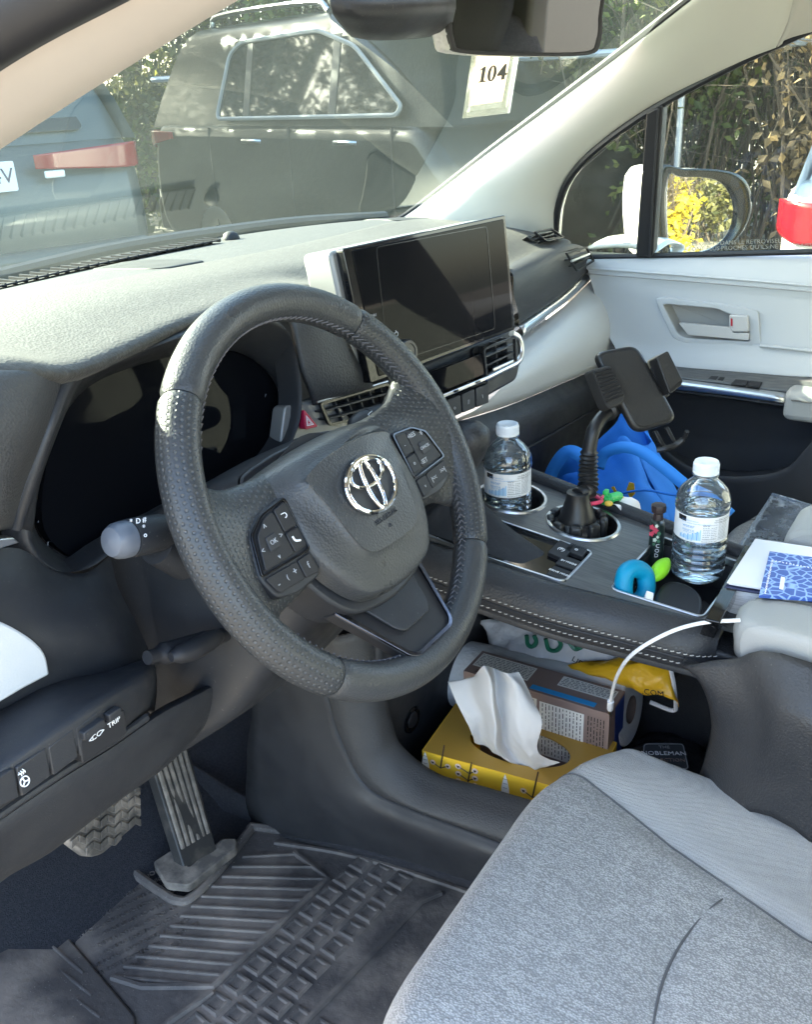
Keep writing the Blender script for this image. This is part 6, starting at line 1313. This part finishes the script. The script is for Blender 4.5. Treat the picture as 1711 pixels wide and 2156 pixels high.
# pulled tissue
ct_ = cen-V((0, 0, .012))
TG = [[(180, 372), (235, 395), (300, 432), (370, 462), (440, 464), (500, 442)], [(172, 338), (212, 332), (262, 385), (302, 372), (372, 402), (446, 428)], [(140, 270), (204, 262), (258, 302), (284, 292), (346, 330), (416, 384)],
      [(108, 205), (170, 190), (246, 216), (268, 206), (342, 226), (434, 290)], [(84, 148), (160, 135), (237, 132), (262, 140), (332, 150), (396, 202)], [(81, 143), (165, 131), (214, 84), (252, 92), (300, 108), (346, 104)]]
TO = (0, .007, -.013, .011, -.003, .008); TX = (.296, .283, .276, .280, .290, .298); tro = []
for j, r in enumerate(TG): tro.append([X((1300+x/1.221)*.6908, (1960+y/1.221)*.6908, TX[j]+TO[i]*(.5 if j == 0 else 1)) for i, (x, y) in enumerate(r)])
leaf_ = mat('tissue_sheet', (.70, .695, .69), .9); l_ = leaf_.node_tree; t_ = l_.nodes.new('ShaderNodeBsdfTranslucent'); t_.inputs[0].default_value = (.70, .69, .68, 1); x_ = l_.nodes.new('ShaderNodeMixShader'); x_.inputs[0].default_value = .35; l_.links.new(l_.nodes['Principled BSDF'].outputs[0], x_.inputs[1]); l_.links.new(t_.outputs[0], x_.inputs[2]); l_.links.new(x_.outputs[0], l_.nodes['Material Output'].inputs[0])
ts_ = surf('tissue', tro, 'tissue_sheet', tx_, 20)
for v_ in ts_.data.vertices:
    p = v_.co; u = (p-cen).dot(dy_); h_ = max(0, p.z-TZ+.02); k_ = max(0, 1-h_/.10)
    f1 = nz_.voronoi(V((u*34, h_*17+u*9, 1.7)))[0][0]; f2 = nz_.voronoi(V((u*80+h_*30, h_*60, 4.1)))[0][0]
    v_.co = p+fn_*(.010*(f1-.4)*(.35+k_)+.0030*(f2-.4)*(.3+1.2*k_)+.0015*nz_.noise(V((u*40, h_*40, 8))))
ts_.data.set_sharp_from_angle(angle=math.radians(20))
ts_.modifiers.new('solid', 'SOLIDIFY').thickness = .0005
# paper towel roll
mat('towel', (.64, .62, .60), .95, bump=[('voro', 160, .4, .002)]); mat('card_tube', (.16, .11, .085), .8)
tw = thing('paper_towel_roll', 'white quilted paper towel roll lying behind the brown box', 'paper towel', (.44, 0, -.55))
ae, af = X(1330, 1494, .466), X(964, 1416, .466)+V((0, .0, 0)); ad_ = (ae-af).normalized(); s1 = V((0, 0, 1)).cross(ad_).normalized(); s2_ = ad_.cross(s1)
Ln = (ae-af).length; RT_ = .052
lathe('towel_body', [(.019, 0), (RT_-.002, 0), (RT_, .002), (RT_, Ln-.002), (RT_-.002, Ln), (.0205, Ln)], af, 'towel', tw, R=basis(s1, s2_, ad_), segs=48, cap=False)
lathe('card_core', [(.0200, Ln+.0005), (.0185, Ln+.0005), (.0185, .002), (.0195, .002)], af, 'card_tube', tw, R=basis(s1, s2_, ad_), segs=32, cap=False)
# brown cracker box
mat('box_brown', (.25, .175, .15), .5); mat('box_blue', (.02, .05, .22), .45); mat('strip_blue', (.03, .30, .62), .5)
cb = thing('cracker_box', 'brown food carton with nutrition tables and blue end, behind the tissue box', 'carton', (.40, -.06, -.6))
e1, e2 = X(1086, 1448, .375), X(1284, 1500, .375); e2.z = e1.z = (e1.z+e2.z)/2; ed = (e2-e1).normalized(); ew = V((-ed.y, ed.x, 0)); ew = ew if ew.x > 0 else -ew
e1 = e2-ed*.215; WD, HT = .058, .135
cc_ = [e1, e2, e2+ew*WD, e1+ew*WD]; cl_ = [p-V((0, 0, HT)) for p in cc_]
fixn(mesh('carton', cc_+cl_, [[0, 1, 2, 3], [4, 5, 6, 7], [0, 1, 5, 4], [2, 3, 7, 6], [3, 0, 4, 7]], 'box_brown', cb, False)); mesh('end_panel', [e2, e2+ew*WD, cl_[2], cl_[1]], [[0, 1, 2, 3]], 'box_brown', cb, False, sol=.0006)
prism('end_print', [e2+ew*.022+V((0, 0, -.004))+ed*.0006, e2+ew*(WD-.001)+V((0, 0, -.004))+ed*.0006, cl_[2]+ed*.0006-ew*.001, cl_[1]+ew*.030+ed*.0006], ed*.0003, 'box_blue', cb)
def fc(u, v, o=.0006): return e2-ed*u-V((0, 0, v))-ew*o
def tpf(u, v, o=.0006): return e2-ed*u+ew*v+V((0, 0, o))
def rect(nm, F_, u0, u1, v0, v1, m, o=.0006): 
    fixn(mesh(nm, *prism_vf([F_(u0, v0, o), F_(u1, v0, o), F_(u1, v1, o), F_(u0, v1, o)], (F_(0, 0, o+.0002)-F_(0, 0, o))), m, cb, False))
rect('blue_strip', tpf, .022, .115, .004, .014, 'strip_blue'); rect('panel_print', tpf, .006, .085, .028, .052, 'print_white'); rect('panel_print', tpf, .125, .21, .018, .052, 'print_white')
rect('panel_print', fc, .034, .098, .012, .10, 'print_white'); rect('panel_print', fc, .102, .18, .010, .10, 'print_white')
st = []; rnd = random.Random(9)
def lines(F_, u0, u1, v0, v1, n_, vert=False):
    for k in range(n_):
        if vert:
            u = u0+(u1-u0)*(k+.5)/n_; v = v0
            while v < v1-.002:
                w_ = rnd.uniform(.002, .008); st.append(prism_vf([F_(u-.0006, v, .0009), F_(u+.0006, v, .0009), F_(u+.0006, min(v+w_, v1), .0009), F_(u-.0006, min(v+w_, v1), .0009)], F_(0, 0, .0010)-F_(0, 0, .0009))); v += w_+rnd.uniform(.001, .004)
        else:
            v = v0+(v1-v0)*(k+.5)/n_; u = u0
            while u < u1-.002:
                w_ = rnd.uniform(.002, .008); st.append(prism_vf([F_(u, v-.0005, .0009), F_(min(u+w_, u1), v-.0005, .0009), F_(min(u+w_, u1), v+.0005, .0009), F_(u, v+.0005, .0009)], F_(0, 0, .0010)-F_(0, 0, .0009))); u += w_+rnd.uniform(.001, .003)
lines(fc, .036, .096, .014, .098, 12, True); lines(fc, .104, .178, .012, .098, 12, True); lines(tpf, .008, .083, .03, .05, 6); lines(tpf, .127, .208, .02, .05, 8); lines(fc, .004, .030, .012, .10, 6, True); lines(tpf, .125, .2, .004, .012, 3)
stuff(fixn(mesh('fine_print', *join(st), 'black_print', cb, False)))
# shop bag: white film with green letters and a yellow gusset
mat('bag_white', (.60, .57, .56), .35, bump=[('noise', 25, .8, .012)]); mat('bag_yellow', (.72, .38, .015), .35, bump=[('noise', 30, .7, .01)]); mat('bag_green', (.015, .12, .07), .4)
sb = thing('shopping_bag', 'crumpled white and yellow shop bag with green letters above the towel roll', 'shopping bag', (.5, -.02, -.55))
wr = [[X(1010, 1310, .52), X(1090, 1300, .52), X(1180, 1300, .52), X(1290, 1320, .52), X(1400, 1360, .52)], [X(1030, 1350, .50), X(1100, 1348, .49), X(1180, 1358, .49), X(1280, 1375, .49), X(1380, 1400, .495)],
      [X(1040, 1385, .49), X(1110, 1385, .475), X(1190, 1398, .475), X(1270, 1412, .475), X(1340, 1430, .48)], [X(1050, 1420, .50), X(1120, 1415, .49), X(1200, 1422, .49), X(1260, 1432, .49), X(1330, 1455, .49)]]
crumple('bag_film', wr, 'bag_white', sb, .003, 6, 3)
yr = [[X(1110, 1395, .470), X(1180, 1405, .465), X(1260, 1428, .46), X(1320, 1445, .455)], [X(1150, 1402, .468), X(1220, 1412, .458), X(1300, 1430, .445), X(1360, 1462, .44)], [X(1295, 1385, .475), X(1340, 1400, .455), X(1390, 1428, .445), X(1420, 1470, .44)], [X(1300, 1368, .49), X(1360, 1385, .47), X(1412, 1402, .46), X(1428, 1490, .455)]]
crumple('yellow_gusset', yr, 'bag_yellow', sb, .002, 6, 6)
tube('bag_hem', spline([X(1412, 1402, .458), X(1420, 1440, .45), X(1424, 1480, .452), X(1418, 1496, .455), X(1370, 1478, .45)], 5), .003, 'bag_white', sb, 6)
text('lettering', '.COM', X(1376, 1459, .436), (X(1392, 1461, .436)-X(1360, 1456, .436)), V((0, 0, 1)), .012, 'black_print', sb)
for P in (((1110, 1338), (1112, 1356), (1122, 1362), (1130, 1352), (1126, 1338)), ((1150, 1345), (1156, 1366), (1172, 1370), (1182, 1358), (1176, 1342)), ((1200, 1352), (1212, 1366), (1226, 1362))):
    tube('lettering', spline([X(x, y, .482) for x, y in P], 5), .0035, 'bag_green', sb, 6)
text('lettering', 'LIFE', X(1220, 1395, .468), (X(1230, 1402, .468)-X(1212, 1390, .468)), V((0, .1, 1)), .013, 'black_print', sb)
# pouch
mat('pouch_black', (.012, .012, .014), .4, bump=[('noise', 40, .8, .008)]); mat('pouch_label', (.05, .055, .06), .5)
pu = thing('black_pouch', 'black film pouch with a dark NOBLEMAN label beside the seat', 'pouch', (.46, -.18, -.62))
crumple('pouch_film', [[Z(1318, 1570, -.56), Z(1390, 1545, -.55), Z(1480, 1560, -.56)], [Z(1310, 1600, -.55), Z(1400, 1580, -.535), Z(1490, 1590, -.555)], [Z(1300, 1650, -.56), Z(1400, 1640, -.545), Z(1500, 1640, -.56)], [Z(1300, 1700, -.62), Z(1400, 1700, -.62), Z(1500, 1700, -.62)]], 'pouch_black', pu, .003, 6, 8, .001)
lb = rounded([Z(1357, 1566, -.528), Z(1440, 1566, -.528), Z(1452, 1620, -.528), Z(1352, 1618, -.528)], .006); prism('label', lb, (0, 0, -.002), 'pouch_label', pu); frame('label_edge', [p+V((0, 0, .0003)) for p in lb], [p+V((0, 0, .0003)) for p in inset(lb, .0014)] if (inset(lb, .0014)[0]-lb[12]).length < (lb[0]-lb[12]).length else [p+V((0, 0, .0003)) for p in inset(lb, -.0014)], (0, 0, .0003), 'dim_print', pu)
ux = (Z(1440, 1586, -.527)-Z(1358, 1585, -.527)); uy = (Z(1400, 1570, -.527)-Z(1402, 1600, -.527))
text('lettering', 'THE', Z(1400, 1573, -.5275), ux, uy, .008, 'dim_print', pu); text('lettering', 'NOBLEMAN', Z(1399, 1586, -.5275), ux, uy, .0112, 'white_print', pu); text('lettering', 'COLLECTION', Z(1400, 1600, -.5275), ux, uy, .009, 'box_brown', pu)
# charging cable
mat('cable_white', (.75, .75, .76), .4)
cbv = thing('charging_cable', 'white charging cable arching from the armrest down to the carton', 'cable', X(1290, 1490, .33))
tube('wire', spline([X(1560, 1306, .262), X(1540, 1307, .258), X(1490, 1310, .25), X(1430, 1324, .235), X(1370, 1352, .222), X(1326, 1384, .23), X(1302, 1420, .27), X(1291, 1456, .32), X(1287, 1478, .345)], 8), .0021, 'cable_white', cbv, 10)
tube('plug', [X(1287, 1476, .343), X(1286, 1492, .353)], .0042, 'cable_white', cbv, 10); tube('plug_metal', [X(1286, 1492, .353), X(1285.5, 1502, .358)], .0028, 'satin_silver', cbv, 8)
# ================================================================== OUTSIDE
mat('suv_paint', (.008, .010, .011), .28, spec=.3, coat=.12); mat('car_glass', (.012, .014, .015), .04, spec=.6); mat('white_paint', (.75, .76, .77), .2, coat=.8); mat('tail_red', (.22, .003, .008), .2, coat=.5); mat('trim_grey', (.20, .205, .205), .6, .2); mat('tail_clear', (.7, .7, .7), .1)
mat('tyre', (.012, .012, .012), .8); mat('plate_white', (.62, .64, .66), .4)
def vehicle(name, label, loc, rz, paint, L=4.9, Wd=1.95, H=1.78, belt=1.22, hood=1.12, chrome=True, a_x=3.9, d_x=.25, wx=1.25, fl_=.42, hs=(1.55, 2.75), pz=0, lw=.42, garn=True):
    """heading +x from its tail at x=0; right flank on y=0, left flank on y=Wd"""
    t = thing(name, label, 'car', loc, rot=(0, 0, rz)); LOCAL.add(t.name)
    def pr(nm, pts, y0, y1, m, par, bev): return prism(nm, [V((x, y0, z)) for x, z in pts], (0, y1-y0, 0), m, par, bev, seg=4)
    side = [(0.02, .45), (.0, .75), (.05, 1.05), (.16, belt), (a_x+.35, belt-.02), (L-.25, hood-.12), (L-.03, .85), (L, .45), (L-.2, .28), (.2, .28)]
    body = pr('body', rounded([V((x, z, 0)) for x, z in side], .12, 4) and [(p.x, p.y) for p in rounded([V((x, z, 0)) for x, z in side], .12, 4)], 0, Wd, paint, t, .10)
    bt = [(d_x-.08, belt-.03), (a_x+.45, belt-.03)]; tp = [(d_x+.28, H-.05), (a_x-.55, H-.02)]
    zr = H; v = []
    lo = rounded([V((d_x-.10, .03, belt-.04)), V((a_x+.5, .05, belt-.04)), V((a_x+.5, Wd-.05, belt-.04)), V((d_x-.10, Wd-.03, belt-.04))], .15, 4)
    md = rounded([V((d_x+.02, .10, belt+.28)), V((a_x+.02, .12, belt+.28)), V((a_x+.02, Wd-.12, belt+.28)), V((d_x+.02, Wd-.10, belt+.28))], .18, 4)
    hi = rounded([V((d_x+.18, .20, H-.06)), V((a_x-.62, .22, H-.05)), V((a_x-.62, Wd-.22, H-.05)), V((d_x+.18, Wd-.20, H-.06))], .2, 4)
    tt = [p.lerp(V((1.8, Wd/2, H+.02)), .25)+V((0, 0, .05)) for p in hi]; ce = [p.lerp(V((1.8, Wd/2, H+.02)), .95)+V((0, 0, .06)) for p in hi]
    surf('cabin', [lo, md, hi, tt, ce], paint, t, 3, closed=True)
    def sp(x, z, o=.0):       # point on the right flank of the cabin
        k = (z-belt)/(H-belt); return V((x, .03+.19*k-.012+.0*x-o, z))
    w_ = [(wx, belt+.02), (wx+.08, H-.20), (wx+.22, H-.13), (a_x-.75, H-.11), (a_x-.35, H-.22), (a_x+.18, belt+.08), (a_x+.15, belt+.03)]
    wl = rounded([sp(*p, .010) for p in w_], .06, 4); wn = prism('side_window', wl, (0, .012, 0), 'car_glass', t, .003)
    if chrome: tube('chrome_trim', [p+V((0, -.006, 0)) for p in wl]+[wl[0]+V((0, -.006, 0))], .015, 'trim_grey', wn, 6)
    for x in (wx+.35, wx+1.35): prism('pillar', [sp(x, belt+.03, .016), sp(x+.07, belt+.03, .016), sp(x+.02, H-.14, .016), sp(x-.05, H-.14, .016)], (0, .01, 0), 'matt_black', wn)
    for x in hs: tube('door_handle', spline([V((x, -.005, belt-.13)), V((x+.03, -.04, belt-.125)), V((x+.17, -.04, belt-.125)), V((x+.20, -.005, belt-.13))], 4), .014, 'satin_silver' if chrome else paint, t, 8)
    for x in (.95, 1.98, 3.05): prism('door_gap', [V((x, -.004, .45)), V((x+.012, -.004, .45)), V((x+.012, -.004, belt-.04)), V((x, -.004, belt-.04))], (0, .02, 0), 'matt_black', t)
    for y in (.30, Wd-.30): tube('roof_rail', spline([V((d_x+.45, y, H+.0)), V((d_x+.6, y, H+.075)), V((a_x-1.0, y, H+.075)), V((a_x-.8, y, H+.01))], 5), .020, 'satin_silver', t, 8)
    # rear : glass, lights, plate, bumper
    prism('rear_window', rounded([V((d_x-.10, .28, belt+.02)), V((d_x-.10, Wd-.28, belt+.02)), V((d_x+.16, Wd-.36, H-.14)), V((d_x+.16, .36, H-.14))], .06), (-.012, 0, .004), 'car_glass', t, .003)
    for y0, y1, xw in ((-.012, lw, 1), (Wd-lw, Wd+.012, 1)):
        yy = y0 if y0 < .5 else y1-.34
        lt = surf('tail_light', [[V((fl_, (y0 if y0 < .5 else y1), z)) for z in (belt-.12, belt-.10, belt-.07)], [V((.10, (y0 if y0 < .5 else y1), z)) for z in (belt-.17, belt-.12, belt-.06)], [V((-.015, (y0+.12 if y0 < .5 else y1-.12), z)) for z in (belt-.20, belt-.14, belt-.06)], [V((-.025, (y1 if y0 < .5 else y0), z)) for z in (belt-.165, belt-.13, belt-.09)]], 'tail_red', t, 5, sol=.01)
        box('reverse_light', (-.035, (y1-.1 if y0 < .5 else y0+.1), belt-.20), (.02, .12, .04), 'tail_clear', lt, bev=.008)
    if garn: prism('garnish', [V((-.02, .45, belt-.14)), V((-.02, Wd-.45, belt-.14)), V((-.03, Wd-.45, belt-.20)), V((-.03, .45, belt-.20))], (.03, 0, 0), 'chrome', t, .006)
    pl_ = prism('licence_plate', rounded([V((-.02, .80, .80+pz)), V((-.02, 1.12, .80+pz)), V((-.02, 1.12, .96+pz)), V((-.02, .80, .96+pz))], .012), (-.006, 0, 0), 'plate_white', t, .001)
    prism('bumper', rounded([V((-.08, .04, .36)), V((-.08, Wd-.04, .36)), V((-.08, Wd-.04, .64)), V((-.08, .04, .64))], .06), (.25, 0, 0), paint, t, .05, seg=3)
    for x in (.95, L-.95):
        for y, s_ in ((.12, -1), (Wd-.12, 1)):
            wh = lathe('wheel', [(0, -.12), (.30, -.12), (.36, -.10), (.37, 0), (.36, .10), (.30, .12), (0, .12)], (x, y, .37), 'tyre', t, R=M.Rotation(math.pi/2, 3, 'X'), segs=36)
            lathe('rim', [(0, 0), (.06, .01), (.08, .0), (.22, .012), (.25, .02)], (x, y+s_*.118, .37), 'satin_silver', wh, R=M.Rotation(s_*-math.pi/2, 3, 'X'), segs=24, cap=False)
    return t, pl_
def park(px, py, depth, lx, ly, az):     # stands a car so that its local (lx, ly) lies on the sight line at that depth
    P = POS+ray(px, py)*depth; rz = math.radians(90-az); o = V((P.x, P.y, 0))-M.Rotation(rz, 3, 'Z') @ V((lx, ly, 0)); return (o.x, o.y, GZ), rz, P.z-GZ
lc, rz_, hz_ = park(525, 297, 6.9, 1.5, 0, 196)
suv, plt = vehicle('parked_suv', 'black suv with chrome window line parked nose towards us beyond the windshield', lc, rz_, 'suv_paint', H=1.88, belt=hz_+.13, wx=1.08, a_x=2.95, hs=(1.45, 2.52), L=3.72)
lc, rz_, hz_ = park(-38, 376, 5.3, 0, .98, 18)
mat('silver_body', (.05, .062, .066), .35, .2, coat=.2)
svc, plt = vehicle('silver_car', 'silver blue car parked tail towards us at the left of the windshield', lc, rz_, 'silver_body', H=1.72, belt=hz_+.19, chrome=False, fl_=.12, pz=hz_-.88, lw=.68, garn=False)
text('plate_lettering', '14V', V((-.0275, .905, hz_)), V((0, -1, 0)), V((0, 0, 1)), .115, 'navy_cover', plt, .001)
whc, pl2 = vehicle('white_car', 'white car with red tail lamp parked outside the passenger window', (3.05, -1.70, GZ), math.radians(2), 'white_paint', H=1.62, belt=1.06, chrome=False, fl_=.2)
# chain link fence behind the shrubs: posts and rails
fn = thing('fence', 'grey metal rail fence half hidden in the shrubs', 'fence', (6.2, 1, GZ)); mat('fence_grey', (.32, .36, .42), .5, .5)
for y in (-3.1, -.8, 1.53, 3.9): tube('post', [V((6.0, y, GZ)), V((6.0, y, .48))], .022, 'fence_grey', fn, 10)
tube('rail', [V((6.0, -4.5, .43)), V((6.0, 6.2, .43))], .025, 'fence_grey', fn, 8); tube('rail', [V((6.0, -4.5, -.9)), V((6.0, 6.2, -.9))], .02, 'fence_grey', fn, 8)
# shrubs and trees
def leafmat(name, c1_, c2_, tr=.5):
    m = bpy.data.materials.new(name); m.use_nodes = True; n = m.node_tree.nodes; l = m.node_tree.links; b = n['Principled BSDF']; b.inputs['Roughness'].default_value = .6
    oi = n.new('ShaderNodeNewGeometry'); x = n.new('ShaderNodeMix'); x.data_type = 'RGBA'; x.inputs[6].default_value = (*c1_, 1); x.inputs[7].default_value = (*c2_, 1)
    l.new(oi.outputs['Random Per Island'], x.inputs[0]); l.new(x.outputs[2], b.inputs['Base Color'])
    tl = n.new('ShaderNodeBsdfTranslucent'); l.new(x.outputs[2], tl.inputs[0]); mx = n.new('ShaderNodeMixShader'); mx.inputs[0].default_value = tr; l.new(b.outputs[0], mx.inputs[1]); l.new(tl.outputs[0], mx.inputs[2]); l.new(mx.outputs[0], n['Material Output'].inputs[0]); MT[name] = m
leafmat('leaf_dull', (.040, .048, .020), (.15, .14, .045), .35); leafmat('leaf_green', (.035, .06, .018), (.13, .16, .04), .4); leafmat('leaf_brown', (.065, .05, .03), (.20, .15, .08), .35); leafmat('leaf_yellow', (.45, .36, .03), (.62, .52, .05), .5); leafmat('leaf_sunlit', (.16, .19, .03), (.34, .34, .06), .45)  # yellow-green leaves: sunlight on the hedge put into a brighter leaf colour
mat('twig', (.085, .068, .052), .9); mat('bark', (.06, .048, .038), .95)
def leaves_vf(cs, size, rnd, up=.4):
    v, f = [], []
    for c in cs:
        s_ = size*rnd.uniform(.6, 1.4); n_ = V((rnd.gauss(0, 1), rnd.gauss(0, 1), rnd.gauss(0, 1)+up)).normalized(); a = n_.orthogonal().normalized(); a = M.Rotation(rnd.uniform(0, 6.28), 3, n_) @ a; b = n_.cross(a)
        k = len(v); v += [c-a*s_, c-b*s_*.55+n_*s_*.12, c+a*s_, c+b*s_*.55+n_*s_*.12]; f.append([k, k+1, k+2, k+3])
    return v, f
def shrub(name, label, x, y, r, h, n_, lm, seed, size=.045, twigs=46, cat='shrub', group='shrubs along the fence', extra=None, z0=0, clumps=26):
    rnd = random.Random(seed); t = thing(name, label, cat, (x, y, GZ), group)
    tv = []
    for k in range(twigs):
        a = rnd.uniform(0, 6.28); q = rnd.uniform(.1, 1)**.5*r; p0 = V((x+rnd.gauss(0, r*.3), y+rnd.gauss(0, r*.3), GZ)); p3 = V((x+q*math.cos(a), y+q*math.sin(a), GZ+h*rnd.uniform(.55, 1.05))); p1 = p0.lerp(p3, .4)+V((rnd.gauss(0, .12), rnd.gauss(0, .12), .15))
        pth = spline([p0, p1, p3, p3+V((rnd.gauss(0, .2), rnd.gauss(0, .2), rnd.uniform(-.15, .2)))], 3); r0 = rnd.uniform(.006, .016); tv.append(tube_vf(pth, [r0*(1-.75*i/len(pth)) for i in range(len(pth))], 4))
        for j in range(5):
            b0 = pth[rnd.randrange(3, len(pth))]; tv.append(tube_vf([b0, b0+V((rnd.gauss(0, .16), rnd.gauss(0, .16), rnd.gauss(.08, .12))), b0+V((rnd.gauss(0, .28), rnd.gauss(0, .28), rnd.gauss(.1, .2)))], [.005, .0035, .002], 3))
    mesh('twigs', *join(tv), 'twig', t, False)
    cl = []
    for k in range(clumps):
        a = rnd.uniform(0, 6.28); q = rnd.uniform(0, 1)**.5*r*.95; cl.append((V((x+q*math.cos(a), y+q*math.sin(a), GZ+h*(z0+(1-z0)*rnd.uniform(.05, 1)))), rnd.uniform(.16, .42)*r))
    cs = []
    for k in range(n_):
        c_, cr_ = rnd.choice(cl); d = V((rnd.gauss(0, 1), rnd.gauss(0, 1), rnd.gauss(0, .9)))*cr_*.55; p = c_+d
        if p.z > GZ+.02: cs.append(p)
    mesh('foliage', *leaves_vf(cs, size, rnd), lm, t, False)
    if extra:
        ex_ = []; m2, nn, cn = extra
        for k in range(cn):
            c_ = rnd.choice(cl)[0]+V((rnd.gauss(0, .15), rnd.gauss(0, .15), rnd.gauss(0, .2)))
            ex_ += [c_+V((rnd.gauss(0, .09), rnd.gauss(0, .09), rnd.gauss(0, .09))) for _ in range(nn)]
        mesh('turning_sunlit_leaves', *leaves_vf(ex_, size*1.1, rnd), m2, t, False)  # autumn leaves, and leaves with sunlight painted in
    return t
SH = [(6.9, -3.2, 'leaf_dull'), (6.7, -1.9, 'leaf_brown'), (6.8, -.7, 'leaf_dull'), (6.6, .6, 'leaf_brown'), (6.8, 1.8, 'leaf_green'), (6.7, 3.0, 'leaf_dull'), (6.9, 4.3, 'leaf_green'), (7.0, 5.6, 'leaf_dull')]
SL = {3: 'brown withered shrub with bare twigs behind the white car at the right edge', 4: 'green leafy shrub behind the outside mirror, right of the window divider', 5: 'dull olive shrub in the quarter window and just above it beside the passenger pillar',
      6: 'green leafy shrub showing above the middle of the black suv roof', 7: 'dull olive shrub showing at the rear end of the black suv roof'}
for k, (x, y, lm) in enumerate(SH):
    if k in SL: shrub('shrub', SL[k], x, y, 1.05, 3.0, 7500, lm, 20+k, .034, 110, extra=('leaf_sunlit', 26, 7) if k % 2 == 0 else ('leaf_brown', 14, 10))
TRS = {2: (9.3, 1.2, 'leaf_dull', 'tall dull olive tree behind the brown shrub at the right edge'), 3: (9.3, 4.0, 'leaf_green', 'tall green tree behind the leafy shrub at the outside mirror'), 4: (8.8, 6.8, 'leaf_dull', 'tall dull olive tree over the rear of the black suv'),
       6: (5.0, 9.8, 'leaf_dull', 'unseen dull olive tree added to darken the rear half of the black suv'), 7: (3.0, 10.4, 'leaf_brown', 'unseen brown withered tree added to darken the front half of the black suv'), 9: (.4, 11.6, 'leaf_dull', 'unseen olive tree added to darken the front wing of the black suv'),  # unseen trees, added so the suv reflects dark foliage instead of bright sky
       5: (7.0, 9.2, 'leaf_green', 'tall green tree in the gap between silver car and black suv'), 8: (9.0, 9.6, 'leaf_dull', 'farthest olive tree, low behind the gap between silver car and black suv')}
for k, (x, y, lm, lab_) in TRS.items():
    t = shrub('tree', lab_, x, y, 1.9, 5.4, 10000, lm, 60+k, .062, 40, 'tree', 'trees behind the car park', ('leaf_yellow', 40, 5) if k in (4, 5) else ('leaf_sunlit', 30, 5), .0, 40)
    tube('trunk', spline([V((x, y, GZ)), V((x+.1, y+.05, 1.2)), V((x+.05, y, 3.4))], 4), [.16-.009*i for i in range(9)], 'bark', t, 8)
shrub('yellow_shrub', 'bright yellow shrub seen in the outside mirror', 5.1, -9.6, .50, 1.25, 2600, 'leaf_yellow', 99, .05, 30, group=None)
for k, (x, y) in enumerate(((6.5, -11.5), (7.9, -13.0), (5.3, -13.2))): shrub('shrub', ('dull olive shrub reflected right of the yellow one', 'dull olive shrub reflected behind the yellow one', 'brown shrub reflected farthest left in the mirror')[k], x, y, 1.25, 3.0, 6500, ('leaf_dull', 'leaf_dull', 'leaf_brown')[k], 110+k, .05, 40, group='shrubs seen in the outside mirror')

wl_ = M.Rotation(-math.radians(2), 3, 'Z'); q = [wl_ @ (X(x, y, 3.005)-V(whc.location)) for x, y in ((1692, 418), (1745, 404), (1752, 446), (1700, 452))]
prism('reverse_lens', q, (-.03, 0, 0), 'tail_clear', whc, .004)
